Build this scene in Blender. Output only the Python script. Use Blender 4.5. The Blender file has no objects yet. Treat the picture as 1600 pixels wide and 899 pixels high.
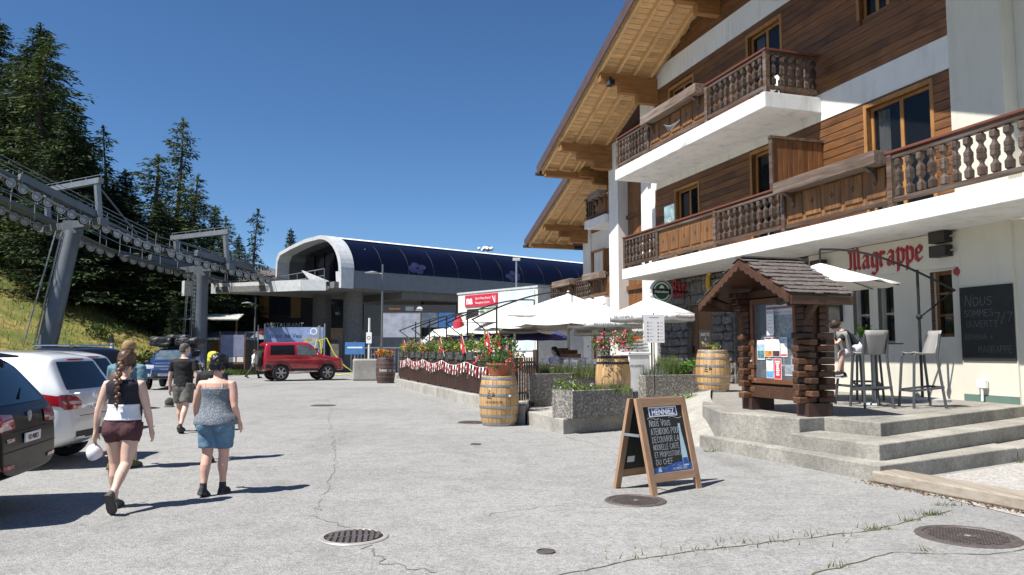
import bpy, bmesh, math, random
from mathutils import Vector, Matrix, Euler
from mathutils.bvhtree import BVHTree
R = math.radians
scene = bpy.context.scene
col = scene.collection
# ------------------------------------------------------------------ camera
cam_d = bpy.data.cameras.new('camera'); cam = bpy.data.objects.new('camera', cam_d); col.objects.link(cam)
cam_d.sensor_width = 36.0; cam_d.lens = 36.0*1200/1600; cam_d.clip_end = 3000; cam_d.clip_start = 0.1
cam.location = (0, 0, 1.6); cam.rotation_euler = (R(90) + math.atan(98.5/1200), 0, 0)
scene.camera = cam
# ------------------------------------------------------------------ sky, sun, exposure
SUN_H = Vector((-.84, -.54)).normalized(); SUN_EL = R(57)
world = bpy.data.worlds.new('World'); scene.world = world; world.use_nodes = True
wn = world.node_tree.nodes; wl = world.node_tree.links
bg = wn['Background']; sky = wn.new('ShaderNodeTexSky'); sky.sky_type = 'NISHITA'; sky.sun_disc = False
sky.sun_elevation = SUN_EL; sky.sun_rotation = math.atan2(SUN_H.x, SUN_H.y) % (2*math.pi)
sky.altitude = 2200; sky.air_density = 1.0; sky.dust_density = 0.0; sky.ozone_density = 5.0
hs_ = wn.new('ShaderNodeHueSaturation'); hs_.inputs['Saturation'].default_value = 1.12
wl.new(sky.outputs[0], hs_.inputs['Color']); wl.new(hs_.outputs[0], bg.inputs[0]); bg.inputs[1].default_value = 0.076
sd = bpy.data.lights.new('sun', 'SUN'); sun = bpy.data.objects.new('sun', sd); col.objects.link(sun)
sd.energy = 5.0; sd.angle = R(0.53); sd.color = (1.0, 0.955, 0.88)
sv = Vector((SUN_H.x*math.cos(SUN_EL), SUN_H.y*math.cos(SUN_EL), math.sin(SUN_EL)))
sun.rotation_euler = (-sv).to_track_quat('-Z', 'Y').to_euler(); sun.location = (-20, -20, 40)
scene.view_settings.view_transform = 'Standard'; scene.view_settings.look = 'None'
scene.view_settings.gamma = 1.0; scene.view_settings.use_curve_mapping = False
scene.view_settings.exposure = 0.74
rng = random.Random(7)
# ------------------------------------------------------------------ helpers
def tag(o, label=None, cat=None, group=None, kind=None):
    if label: o['label'] = label
    if cat: o['category'] = cat
    if group: o['group'] = group
    if kind: o['kind'] = kind
    return o
def thing(name, label, cat, loc=(0, 0, 0), rz=0, group=None, rot=None):
    o = bpy.data.objects.new(name, None); col.objects.link(o); o.empty_display_size = .2
    o.location = loc; o.rotation_euler = rot if rot else (0, 0, rz)
    return tag(o, label, cat, group)
def link(name, me, m=None, parent=None, loc=None, rot=None):
    o = bpy.data.objects.new(name, me); col.objects.link(o)
    if m is not None and len(me.materials) == 0: me.materials.append(m)
    if parent: o.parent = parent
    if loc is not None: o.location = loc
    if rot is not None: o.rotation_euler = rot
    return o
def copy_tree(o, parent=None):
    c = o.copy(); col.objects.link(c); c.parent = parent
    for ch in o.children: copy_tree(ch, c)
    return c
class MB:
    def __init__(s): s.v = []; s.f = []
    def add(s, vs, fs):
        n = len(s.v); s.v += [tuple(p) for p in vs]; s.f += [tuple(i+n for i in f) for f in fs]; return s
    def box(s, x0, x1, y0, y1, z0, z1):
        return s.add([(x0,y0,z0),(x1,y0,z0),(x1,y1,z0),(x0,y1,z0),(x0,y0,z1),(x1,y0,z1),(x1,y1,z1),(x0,y1,z1)],
              [(0,3,2,1),(4,5,6,7),(0,1,5,4),(1,2,6,5),(2,3,7,6),(3,0,4,7)])
    def beam(s, p, q, w, h, up=(0,0,1)):
        p = Vector(p); q = Vector(q); d = (q-p).normalized(); up = Vector(up)
        a = d.cross(up)
        if a.length < 1e-4: a = d.cross(Vector((1,0,0)))
        a.normalize(); b = a.cross(d).normalized()
        vs = []
        for c in (p, q):
            for sx, sy in ((-1,-1),(1,-1),(1,1),(-1,1)): vs.append(c + a*(sx*w/2) + b*(sy*h/2))
        return s.add(vs, [(0,1,2,3),(7,6,5,4),(0,4,5,1),(1,5,6,2),(2,6,7,3),(3,7,4,0)])
    def tube(s, pts, r, n=8, cap=True, sq=1.0):
        pts = [Vector(p) for p in pts]; m = len(pts)
        rs = r if isinstance(r, (list, tuple)) else [r]*m
        rings = []; ref = None
        for i, p in enumerate(pts):
            d = (pts[min(i+1, m-1)] - pts[max(i-1, 0)]).normalized()
            if ref is None: ref = Vector((0,0,1)) if abs(d.z) < .9 else Vector((1,0,0))
            a = d.cross(ref).normalized(); b = a.cross(d).normalized(); ref = b
            rings.append([p + a*(rs[i]*math.cos(2*math.pi*k/n)) + b*(rs[i]*sq*math.sin(2*math.pi*k/n)) for k in range(n)])
        return s.loft(rings, cap)
    def loft(s, rings, cap=True, closed=True):
        n = len(rings[0]); base = len(s.v)
        for r_ in rings: s.v += [tuple(p) for p in r_]
        for i in range(len(rings)-1):
            for k in range(n if closed else n-1):
                a = base+i*n+k; b = base+i*n+(k+1) % n
                s.f.append((a, b, b+n, a+n))
        if cap and closed:
            s.f.append(tuple(base+k for k in reversed(range(n)))); s.f.append(tuple(base+(len(rings)-1)*n+k for k in range(n)))
        return s
    def lathe(s, prof, n=20, c=(0,0,0), ph=0, cap=True, axis='z'):
        rings = []
        for r_, z in prof:
            ring = []
            for k in range(n):
                a = ph + 2*math.pi*k/n; x, y = r_*math.cos(a), r_*math.sin(a)
                if axis == 'z': p = (c[0]+x, c[1]+y, c[2]+z)
                elif axis == 'y': p = (c[0]+y, c[1]+z, c[2]+x)
                else: p = (c[0]+z, c[1]+x, c[2]+y)
                ring.append(p)
            rings.append(ring)
        return s.loft(rings, cap)
    def prism(s, poly, ext):
        n = len(poly); e = Vector(ext)
        vs = [Vector(p) for p in poly] + [Vector(p)+e for p in poly]
        nv = Vector((0,0,0))
        for i in range(n): nv += Vector(poly[i]).cross(Vector(poly[(i+1) % n]))
        if nv.dot(e) > 0: fs = [tuple(reversed(range(n))), tuple(range(n, 2*n))]; fl = False
        else: fs = [tuple(range(n)), tuple(reversed(range(n, 2*n)))]; fl = True
        for i in range(n):
            j = (i+1) % n; f = (i, j, j+n, i+n); fs.append(f if not fl else f[::-1])
        return s.add(vs, fs)
    def quad(s, *p): return s.add(p, [tuple(range(len(p)))])
    def ball(s, c, r, n=10, m=6, sc=(1,1,1)):
        prof = [(r*math.sin(math.pi*max(.02, min(.98, i/m))), -r*math.cos(math.pi*i/m)) for i in range(m+1)]
        b = len(s.v); s.lathe(prof, n)
        for i in range(b, len(s.v)):
            p = s.v[i]; s.v[i] = (c[0]+p[0]*sc[0], c[1]+p[1]*sc[1], c[2]+p[2]*sc[2])
        return s
    def xf(s, M, frm=0):
        for i in range(frm, len(s.v)): s.v[i] = tuple(M @ Vector(s.v[i]))
        return s
    def mesh(s, name, smooth=False):
        me = bpy.data.meshes.new(name); me.from_pydata(s.v, [], s.f); me.update()
        if smooth: me.polygons.foreach_set('use_smooth', [True]*len(me.polygons))
        return me
    def build(s, name, m, parent=None, smooth=False, bevel=0, loc=None, rot=None, seg=2, angle=35):
        me = s.mesh(name, smooth)
        if smooth:
            try: me.set_sharp_from_angle(angle=R(angle))
            except Exception: pass
        o = link(name, me, m, parent, loc, rot)
        if bevel:
            b = o.modifiers.new('bevel', 'BEVEL'); b.width = bevel; b.segments = seg; b.limit_method = 'ANGLE'
        return o
# ------------------------------------------------------------------ materials
_m = {}
def _nt(name):
    m = bpy.data.materials.new(name); m.use_nodes = True; nt = m.node_tree
    return m, nt, nt.nodes, nt.links, nt.nodes['Principled BSDF']
def _coord(nt, scale=(1,1,1), src='Object'):
    tc = nt.nodes.new('ShaderNodeTexCoord'); mp = nt.nodes.new('ShaderNodeMapping'); mp.inputs['Scale'].default_value = scale
    nt.links.new(tc.outputs[src], mp.inputs[0]); return mp.outputs[0]
def _noise(nt, vec, scale, detail=4, rough=.55):
    n = nt.nodes.new('ShaderNodeTexNoise'); n.inputs['Scale'].default_value = scale; n.inputs['Detail'].default_value = detail
    n.inputs['Roughness'].default_value = rough; nt.links.new(vec, n.inputs['Vector']); return n.outputs['Fac']
def _ramp(nt, fac, stops):
    r_ = nt.nodes.new('ShaderNodeValToRGB'); els = r_.color_ramp.elements
    while len(els) < len(stops): els.new(.5)
    for e, (p, c) in zip(els, stops): e.position = p; e.color = (*c, 1) if len(c) == 3 else c
    nt.links.new(fac, r_.inputs[0]); return r_.outputs[0]
def _mix(nt, a, b, fac, mode='MIX'):
    x = nt.nodes.new('ShaderNodeMix'); x.data_type = 'RGBA'; x.blend_type = mode
    for s_, val in ((6, a), (7, b), (0, fac)):
        if hasattr(val, 'is_linked') or hasattr(val, 'links'): nt.links.new(val, x.inputs[s_])
        else: x.inputs[s_].default_value = val if not isinstance(val, tuple) else ((*val, 1) if len(val) == 3 else val)
    return x.outputs[2]
def _bump(nt, h, bs, strength=.3, dist=.02):
    b = nt.nodes.new('ShaderNodeBump'); b.inputs['Strength'].default_value = strength; b.inputs['Distance'].default_value = dist
    nt.links.new(h, b.inputs['Height']); nt.links.new(b.outputs[0], bs.inputs['Normal'])
def _objrand(nt, colr, amt=.25):
    oi = nt.nodes.new('ShaderNodeObjectInfo'); hs = nt.nodes.new('ShaderNodeHueSaturation')
    mr = nt.nodes.new('ShaderNodeMapRange'); mr.inputs[3].default_value = 1-amt; mr.inputs[4].default_value = 1+amt
    nt.links.new(oi.outputs['Random'], mr.inputs[0]); nt.links.new(mr.outputs[0], hs.inputs['Value']); nt.links.new(colr, hs.inputs['Color'])
    return hs.outputs[0]
def plain(name, c, rough=.5, metal=0, var=.12, scale=3, bump=0, bscale=60, coat=0, spec=None):
    if name in _m: return _m[name]
    m, nt, N, L, bs = _nt(name); vec = _coord(nt)
    if var:
        f = _noise(nt, vec, scale)
        lo = tuple(max(0, x*(1-var)) for x in c); hi = tuple(min(1, x*(1+var)) for x in c)
        L.new(_ramp(nt, f, [(.3, lo), (.7, hi)]), bs.inputs['Base Color'])
    else: bs.inputs['Base Color'].default_value = (*c, 1)
    bs.inputs['Roughness'].default_value = rough; bs.inputs['Metallic'].default_value = metal
    if coat: bs.inputs['Coat Weight'].default_value = coat; bs.inputs['Coat Roughness'].default_value = .04
    if spec is not None: bs.inputs['Specular IOR Level'].default_value = spec
    if bump: _bump(nt, _noise(nt, vec, bscale, 5), bs, bump)
    _m[name] = m; return m
def wood(name, dark, light, axis='x', rough=.6, scale=1.0, rand=.22, knots=True, weather=None):
    if name in _m: return _m[name]
    m, nt, N, L, bs = _nt(name)
    st = {'x': (.6, 9, 9), 'y': (9, .6, 9), 'z': (9, 9, .6)}[axis]
    oi = N.new('ShaderNodeObjectInfo'); tc = N.new('ShaderNodeTexCoord'); ad = N.new('ShaderNodeVectorMath'); ad.operation = 'ADD'
    cb = N.new('ShaderNodeVectorMath'); cb.operation = 'SCALE'; cb.inputs[0].default_value = (7.3, 3.1, 5.7)
    L.new(oi.outputs['Random'], cb.inputs['Scale']); L.new(tc.outputs['Object'], ad.inputs[0]); L.new(cb.outputs[0], ad.inputs[1])
    mp = N.new('ShaderNodeMapping'); mp.inputs['Scale'].default_value = tuple(q*scale for q in st); L.new(ad.outputs[0], mp.inputs[0])
    f = _noise(nt, mp.outputs[0], 2.2, 6, .65)
    c = _ramp(nt, f, [(.28, dark), (.5, tuple((a+b)/2 for a, b in zip(dark, light))), (.72, light)])
    f2 = _noise(nt, ad.outputs[0], 1.1*scale, 3)
    c = _mix(nt, c, tuple(x*.55 for x in dark), _ramp(nt, f2, [(.52, (0,0,0)), (.75, (.6,.6,.6))]))
    if weather:
        f3 = _noise(nt, mp.outputs[0], 1.3, 5); c = _mix(nt, c, weather, _ramp(nt, f3, [(.45, (0,0,0)), (.62, (.85,.85,.85))]))
    c = _objrand(nt, c, rand); L.new(c, bs.inputs['Base Color']); bs.inputs['Roughness'].default_value = rough
    _bump(nt, f, bs, .25, .01); _m[name] = m; return m
def speckle(name, base, dots, scale, rough=.9, bump=.5, patch=.15, pscale=.35, dist=.01):
    if name in _m: return _m[name]
    m, nt, N, L, bs = _nt(name); vec = _coord(nt)
    vo = N.new('ShaderNodeTexVoronoi'); vo.inputs['Scale'].default_value = scale; L.new(vec, vo.inputs['Vector'])
    sep = N.new('ShaderNodeSeparateColor'); L.new(vo.outputs['Color'], sep.inputs[0])
    c = _ramp(nt, sep.outputs[0], [(i/max(1, len(dots)-1), d) for i, d in enumerate(dots)])
    c = _mix(nt, c, base, .45)
    f = _noise(nt, vec, pscale, 6, .6)
    c = _mix(nt, c, _ramp(nt, f, [(.3, (1-patch,)*3), (.7, (1+patch*.3,)*3)]), 1.0, 'MULTIPLY')
    f2 = _noise(nt, vec, scale*.25, 5)
    c = _mix(nt, c, _ramp(nt, f2, [(.35, (.82,.82,.82)), (.65, (1.06,1.06,1.06))]), 1.0, 'MULTIPLY')
    L.new(c, bs.inputs['Base Color']); bs.inputs['Roughness'].default_value = rough
    _bump(nt, vo.outputs['Distance'], bs, bump, dist); _m[name] = m; return m
def glass(name, c=(.02,.025,.03), rough=.03, alpha=1.0):
    if name in _m: return _m[name]
    m, nt, N, L, bs = _nt(name); bs.inputs['Base Color'].default_value = (*c, 1); bs.inputs['Roughness'].default_value = rough
    bs.inputs['IOR'].default_value = 1.5; bs.inputs['Specular IOR Level'].default_value = .6
    if alpha < 1: bs.inputs['Alpha'].default_value = alpha
    _m[name] = m; return m
def leafy(name, a, b, trans=.25):
    if name in _m: return _m[name]
    m, nt, N, L, bs = _nt(name); vec = _coord(nt)
    f = _noise(nt, vec, 1.4, 3); c = _ramp(nt, f, [(.3, a), (.7, b)])
    geo = N.new('ShaderNodeNewGeometry'); mr = N.new('ShaderNodeMapRange'); mr.inputs[3].default_value = .6; mr.inputs[4].default_value = 1.35
    L.new(geo.outputs['Random Per Island'], mr.inputs[0]); hs = N.new('ShaderNodeHueSaturation'); L.new(mr.outputs[0], hs.inputs['Value']); L.new(c, hs.inputs['Color'])
    L.new(hs.outputs[0], bs.inputs['Base Color']); bs.inputs['Roughness'].default_value = .65; bs.inputs['Specular IOR Level'].default_value = .25
    tr = N.new('ShaderNodeBsdfTranslucent'); L.new(hs.outputs[0], tr.inputs[0]); mx = N.new('ShaderNodeMixShader'); mx.inputs[0].default_value = trans
    L.new(bs.outputs[0], mx.inputs[1]); L.new(tr.outputs[0], mx.inputs[2]); L.new(mx.outputs[0], N['Material Output'].inputs[0])
    _m[name] = m; return m
def stucco(name, c, dirt=.22):
    m, nt, N, L, bs = _nt(name); v1 = _coord(nt); v2 = _coord(nt, (1.6, 1.6, .3))
    f = _noise(nt, v1, .8, 6, .6); cc = _ramp(nt, f, [(.3, tuple(x*.90 for x in c)), (.7, c)])
    g = _noise(nt, v2, 1.6, 6, .7); cc = _mix(nt, cc, _ramp(nt, g, [(.50, (1,1,1)), (.72, (1-dirt, 1-dirt, 1-dirt*1.1))]), 1.0, 'MULTIPLY')
    h = _noise(nt, v1, 9, 5, .7); cc = _mix(nt, cc, _ramp(nt, h, [(.62, (1,1,1)), (.75, (.86,.85,.83))]), 1.0, 'MULTIPLY')
    L.new(cc, bs.inputs['Base Color']); bs.inputs['Roughness'].default_value = .88; _bump(nt, _noise(nt, v1, 110, 5), bs, .18); return m
WHITE_WALL = stucco('white_render', (.78,.76,.72))
CREAM_WALL = stucco('cream_render', (.64,.61,.52), .10)
WOODX = wood('siding_wood', (.08,.030,.009), (.25,.105,.031), 'x', rand=.28)
WOODY = wood('siding_wood_y', (.10,.038,.011), (.30,.13,.038), 'y')
WOODZ = wood('siding_wood_vertical', (.095,.034,.010), (.28,.115,.034), 'z')
SOFFIT = wood('soffit_pine', (.50,.30,.13), (.72,.48,.24), 'x', rand=.14)
RAFTER = wood('rafter_pine', (.50,.30,.13), (.70,.47,.24), 'x', rand=.08)
PURLIN = wood('purlin_wood', (.20,.085,.022), (.40,.19,.06), 'y', rand=.08)
RAILW = wood('weathered_dark_wood', (.022,.013,.009), (.095,.052,.03), 'z', rand=.35, weather=(.12,.095,.08))
RAILX = wood('weathered_rail_wood', (.035,.02,.013), (.13,.07,.038), 'x', rand=.25, weather=(.14,.115,.10))
GREYW = wood('grey_weathered_wood', (.07,.045,.032), (.20,.135,.095), 'x', rand=.25, weather=(.22,.18,.15))
ORANGEW = wood('warm_panel_wood', (.10,.042,.013), (.31,.14,.042), 'z', rand=.2, weather=(.10,.055,.03))
REDRAIL = plain('red_brown_rail', (.15,.05,.03), .5)
ROOFDARK = plain('roof_fascia_brown', (.085,.055,.05), .5)
SHINGLE = speckle('roof_shingle', (.12,.10,.09), [(.06,.05,.05), (.13,.11,.10), (.2,.17,.15)], 40, .85, .4)
METAL = plain('galvanised_steel', (.36,.38,.40), .45, .6, var=.15)
DARKMETAL = plain('dark_metal', (.02,.02,.022), .4, .3, var=.1)
BLACKPL = plain('black_plastic', (.012,.012,.013), .45, var=.1)
GLASS = glass('window_glass')
CONC = speckle('concrete', (.40,.38,.34), [(.32,.30,.27), (.42,.40,.36), (.5,.48,.43)], 70, .9, .25, .35, 1.6)
ASPH = None
# chalet frame: u along the facade, v out from it
CA = R(17.3); CD = Vector((-math.sin(CA), math.cos(CA))); CO = Vector((-math.cos(CA), -math.sin(CA))); CB = -CO*13.3; CROT = R(107.3)
def W(u, v, z=0.0):
    p = CB + CD*u + CO*v; return Vector((p.x, p.y, z))
# single-stroke lettering (chalk / paint); grid 4 wide, 6 high
SF = {'A':[[(0,0),(2,6),(4,0)],[(.7,2),(3.3,2)]],'B':[[(0,0),(0,6),(2.6,6),(3.2,4.6),(2.4,3.2),(0,3.2)],[(2.4,3.2),(3.6,1.7),(2.6,0),(0,0)]],
'C':[[(3.8,5),(2.4,6),(.6,5),(0,3),(.6,1),(2.4,0),(3.8,1)]],'D':[[(0,0),(0,6),(2.4,5.6),(3.8,3),(2.4,.4),(0,0)]],'E':[[(3.4,6),(0,6),(0,0),(3.4,0)],[(0,3.1),(2.7,3.1)]],
'F':[[(3.4,6),(0,6),(0,0)],[(0,3.1),(2.6,3.1)]],'G':[[(3.8,5),(2.4,6),(.6,5),(0,3),(.6,1),(2.4,0),(3.8,1),(3.8,2.8),(2.2,2.8)]],'H':[[(0,0),(0,6)],[(3.6,0),(3.6,6)],[(0,3),(3.6,3)]],
'I':[[(1,0),(1,6)]],'J':[[(3,6),(3,1),(1.8,0),(.4,1)]],'K':[[(0,0),(0,6)],[(3.6,6),(0,2.6)],[(1.2,3.6),(3.8,0)]],'L':[[(0,6),(0,0),(3.2,0)]],'M':[[(0,0),(.4,6),(2.2,2),(4,6),(4.4,0)]],
'N':[[(0,0),(.2,6),(3.4,0),(3.7,6)]],'O':[[(2,6),(.4,5),(0,3),(.5,.9),(2,0),(3.5,.9),(4,3),(3.5,5),(2,6)]],'P':[[(0,0),(0,6),(2.6,6),(3.6,4.6),(2.6,3.1),(0,3)]],
'Q':[[(2,6),(.4,5),(0,3),(.5,.9),(2,0),(3.5,.9),(4,3),(3.5,5),(2,6)],[(2.4,1.5),(4.2,-.4)]],'R':[[(0,0),(0,6),(2.6,6),(3.5,4.6),(2.4,3.2),(0,3)],[(1.6,3.1),(3.8,0)]],
'S':[[(3.5,5.2),(2,6),(.4,5.2),(.5,3.9),(3.2,2.5),(3.4,.9),(1.8,0),(.1,.9)]],'T':[[(0,6),(4,6)],[(2,6),(2,0)]],'U':[[(0,6),(.2,1),(1.8,0),(3.4,1),(3.6,6)]],'V':[[(0,6),(2,0),(4,6)]],
'X':[[(0,0),(3.8,6)],[(0,6),(3.8,0)]],'Y':[[(0,6),(2,3),(4,6)],[(2,3),(2,0)]],'Z':[[(0,6),(3.8,6),(0,0),(3.8,0)]],'W':[[(0,6),(1,0),(2.2,4.5),(3.4,0),(4.6,6)]],
'7':[[(0,6),(3.6,6),(1.4,0)]],'/':[[(0,-1),(2.4,6.6)]],'1':[[(.3,4.6),(1.6,6),(1.6,0)]],'3':[[(.2,5.4),(2,6),(3.4,4.8),(1.6,3.2),(3.6,1.6),(2,0),(.1,.8)]],'9':[[(3.4,3.6),(1.4,2.9),(.2,4.4),(1.6,6),(3.4,5),(3.3,2),(1.8,0)]],
'5':[[(3.2,6),(.5,6),(.3,3.4),(2.4,3.7),(3.5,1.9),(2,0),(.1,.8)]],'8':[[(1.8,3.2),(.3,4.6),(1.8,6),(3.3,4.6),(1.8,3.2),(.1,1.5),(1.8,0),(3.5,1.5),(1.8,3.2)]],'6':[[(3.2,5.4),(1.6,6),(.2,3),(.5,.8),(2,0),(3.5,1.4),(2.2,3),(.4,2.2)]]}
def strokes(mb, text, x, z, h, pen=.08, fn=None, jit=0, seed=1, slant=0, wf=1.0):
    """flat pen strokes in the local x-z plane at y=0 (fn maps (x,z)->3d)"""
    rg = random.Random(seed); k = h/6; fn = fn or (lambda a, b: (a, 0, b)); w = pen*h/2
    for ch in text:
        if ch == ' ': x += 3.2*k*wf; continue
        gl = SF.get(ch.upper());
        if not gl: continue
        sc = 1.0 if ch.isupper() or ch.isdigit() or ch == '/' else .78
        dz = rg.uniform(-jit, jit)*h; mx = 0
        for st in gl:
            pts = [(x+(px*k+pz*k*slant)*sc*wf+rg.uniform(-jit, jit)*h*.3, z+dz+pz*k*sc) for px, pz in st]; mx = max(mx, max(p[0] for p in st))
            for a, b in zip(pts, pts[1:]):
                dx, dy = b[0]-a[0], b[1]-a[1]; l = math.hypot(dx, dy) or 1; nx, ny = -dy/l*w, dx/l*w; ex, ey = dx/l*w*.7, dy/l*w*.7
                mb.quad(fn(a[0]-nx-ex, a[1]-ny-ey), fn(b[0]-nx+ex, b[1]-ny+ey), fn(b[0]+nx+ex, b[1]+ny+ey), fn(a[0]+nx-ex, a[1]+ny-ey))
        x += (mx*sc+1.25)*k*wf
    return x
def fit_strokes(mb, text, x0, x1, z, h, pen, fn, jit, seed, slant=0, cap=1.0):
    w = strokes(MB(), text, 0, 0, h, pen, None, 0, 1, 0, 1.0); strokes(mb, text, x0, z, h, pen, fn, jit, seed, slant, min(cap, (x1-x0)/w))
def font_mesh(text, size, extrude=0.0, shear=0.0, bold=0.0, align='LEFT'):
    c = bpy.data.curves.new('lettering', 'FONT'); c.body = text; c.size = size; c.extrude = extrude; c.shear = shear; c.offset = bold; c.align_x = align
    c.resolution_u = 3
    o = bpy.data.objects.new('tmp', c); col.objects.link(o); dg = bpy.context.evaluated_depsgraph_get()
    me = bpy.data.meshes.new_from_object(o.evaluated_get(dg)); bpy.data.objects.remove(o); bpy.data.curves.remove(c); return me
def lettering(text, size, m, parent, loc, rot, extrude=.002, **k):
    me = font_mesh(text, size, extrude, **k); me.materials.clear(); return link('lettering', me, m, parent, loc, rot)
# leaves
def leaves(mb, pts, size, rg, flat=0.0, nseg=1):
    for p in pts:
        a = Vector((rg.gauss(0,1), rg.gauss(0,1), rg.gauss(0,1)*(1-flat))).normalized(); b = a.cross(Vector((rg.gauss(0,1), rg.gauss(0,1), rg.gauss(0,1)))).normalized()
        l = size*rg.uniform(.6, 1.3); w = l*.5; p = Vector(p)
        mb.quad(p-a*l*.5, p+b*w*.5, p+a*l*.5, p-b*w*.5)
    return mb
# ================================================================== SETTING
def softplus(t, k=1.6): return math.log1p(math.exp(min(40, t*k)))/k
def hillz(x, y):
    w = max(0, min(1, (y-8)/14))
    n = .5*math.sin(x*.31+y*.17)+.35*math.sin(x*.13-y*.41+1)
    h = .47*softplus(-x-22.4+.12*(y-40)+n*.6)*w
    h += .10*softplus(y-88+ .25*x, .8)*(1/(1+math.exp((x+6)/3)))
    return h - .35 + .08*n*w
GRASSG = None
def mk_ground():
    m, nt, N, L, bs = _nt('asphalt'); vec = _coord(nt)
    vo = N.new('ShaderNodeTexVoronoi'); vo.inputs['Scale'].default_value = 62; L.new(vec, vo.inputs['Vector'])
    sp = N.new('ShaderNodeSeparateColor'); L.new(vo.outputs['Color'], sp.inputs[0])
    c = _ramp(nt, sp.outputs[0], [(0, (.185,.183,.178)), (.3, (.275,.273,.265)), (.8, (.33,.328,.318)), (1, (.39,.388,.378))])
    c = _mix(nt, c, (.29,.287,.278), .35)
    f = _noise(nt, vec, .22, 7, .62); c = _mix(nt, c, _ramp(nt, f, [(.3, (.80,.80,.81)), (.5, (.97,.97,.97)), (.72, (1.06,1.055,1.04))]), 1.0, 'MULTIPLY')
    f = _noise(nt, vec, 2.6, 5, .7); c = _mix(nt, c, _ramp(nt, f, [(.33, (.84,.84,.84)), (.55, (1.02,1.02,1.02))]), 1.0, 'MULTIPLY')
    f5 = _noise(nt, vec, 16, 4, .7); c = _mix(nt, c, _ramp(nt, f5, [(.36, (.80,.80,.80)), (.52, (1.03,1.03,1.03))]), 1.0, 'MULTIPLY')
    # fine crack network
    wv = N.new('ShaderNodeTexVoronoi'); wv.feature = 'DISTANCE_TO_EDGE'; wv.inputs['Scale'].default_value = .55
    dn = N.new('ShaderNodeTexNoise'); dn.inputs['Scale'].default_value = 2.2; dn.inputs['Detail'].default_value = 6; L.new(vec, dn.inputs['Vector'])
    mxv = N.new('ShaderNodeMix'); mxv.data_type = 'RGBA'; mxv.blend_type = 'LINEAR_LIGHT'; mxv.inputs[0].default_value = .35; L.new(vec, mxv.inputs[6]); L.new(dn.outputs['Color'], mxv.inputs[7]); L.new(mxv.outputs[2], wv.inputs['Vector'])
    line = _ramp(nt, wv.outputs['Distance'], [(0, (1,1,1)), (.008, (0,0,0))]); gate = _ramp(nt, _noise(nt, vec, .3, 3), [(.55, (0,0,0)), (.66, (.55,.55,.55))])
    st_ = _noise(nt, _coord(nt, (.9, .16, 1)), .8, 6, .65); c = _mix(nt, c, _ramp(nt, st_, [(.56, (1,1,1)), (.70, (.80,.79,.78))]), 1.0, 'MULTIPLY')
    oil = _noise(nt, vec, 1.15, 3, .5); c = _mix(nt, c, _ramp(nt, oil, [(.70, (1,1,1)), (.78, (.70,.69,.68))]), 1.0, 'MULTIPLY')
    c = _mix(nt, c, (.12,.115,.11), _mix(nt, line, gate, 1.0, 'MULTIPLY'))
    L.new(c, bs.inputs['Base Color']); bs.inputs['Roughness'].default_value = .92; bs.inputs['Specular IOR Level'].default_value = .25
    _bump(nt, vo.outputs['Distance'], bs, .55, .012)
    global ASPH; ASPH = m
    # terrain far
    m2, nt, N, L, bs = _nt('meadow'); vec = _coord(nt)
    f = _noise(nt, vec, .35, 6, .65); c = _ramp(nt, f, [(.28, (.075,.115,.018)), (.45, (.15,.17,.03)), (.58, (.29,.235,.065)), (.75, (.38,.29,.11))])
    f2 = _noise(nt, vec, 3, 5, .7); c = _mix(nt, c, _ramp(nt, f2, [(.3, (.6,.65,.6)), (.7, (1.15,1.1,1.0))]), 1.0, 'MULTIPLY')
    L.new(c, bs.inputs['Base Color']); bs.inputs['Roughness'].default_value = .95; _bump(nt, f2, bs, .8, .15)
    global MEADOW; MEADOW = m2
    g = MB().box(-900, 900, -300, 1500, -1.5, -.45).build('ground', MEADOW); tag(g, kind='structure')
    p = MB(); nx, ny = 1, 1
    p.add([(-60,-25,0),(60,-25,0),(60,95,0),(-60,95,0),(-60,-25,-.4),(60,-25,-.4),(60,95,-.4),(-60,95,-.4)], [(0,1,2,3),(4,7,6,5),(0,4,5,1),(1,5,6,2),(2,6,7,3),(3,7,4,0)])
    p = p.build('plaza_pavement', ASPH); tag(p, 'pale worn asphalt plaza with cracks', kind='structure')
    vs = []; fs = []; xs = [-130+2.5*i for i in range(40)]+[-30+.8*i for i in range(28)]; ys = [5+1.6*i for i in range(60)]+[101+6*i for i in range(12)]
    for y in ys:
        for x in xs: vs.append((x, y, hillz(x, y)))
    nx = len(xs)
    for j in range(len(ys)-1):
        for i in range(nx-1): a = j*nx+i; fs.append((a, a+1, a+1+nx, a+nx))
    h = MB().add(vs, fs).build('grass_hill', MEADOW, smooth=True); tag(h, 'meadow slope rising behind the parked cars', kind='structure')
    # grass tufts on the slope
    rg = random.Random(3); gb = MB()
    for i in range(13000):
        x = rg.uniform(-46, -19); y = rg.uniform(22, 58); z = hillz(x, y)
        if z < .02: continue
        l = rg.uniform(.12, .5)*(1.2 if rg.random() < .2 else .8); a = rg.uniform(0, 6.28); w = .03; tx, ty = rg.gauss(0, .12), rg.gauss(0, .12)
        dx, dy = math.cos(a)*w, math.sin(a)*w
        gb.add([(x-dx, y-dy, z-.02), (x+dx, y+dy, z-.02), (x+tx, y+ty, z+l)], [(0,1,2)])
    o = gb.build('meadow_grass', leafy('grass_blades', (.14,.17,.03), (.40,.32,.11), .3)); tag(o, 'dry green and yellow grass on the slope', kind='stuff')
mk_ground()
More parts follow.
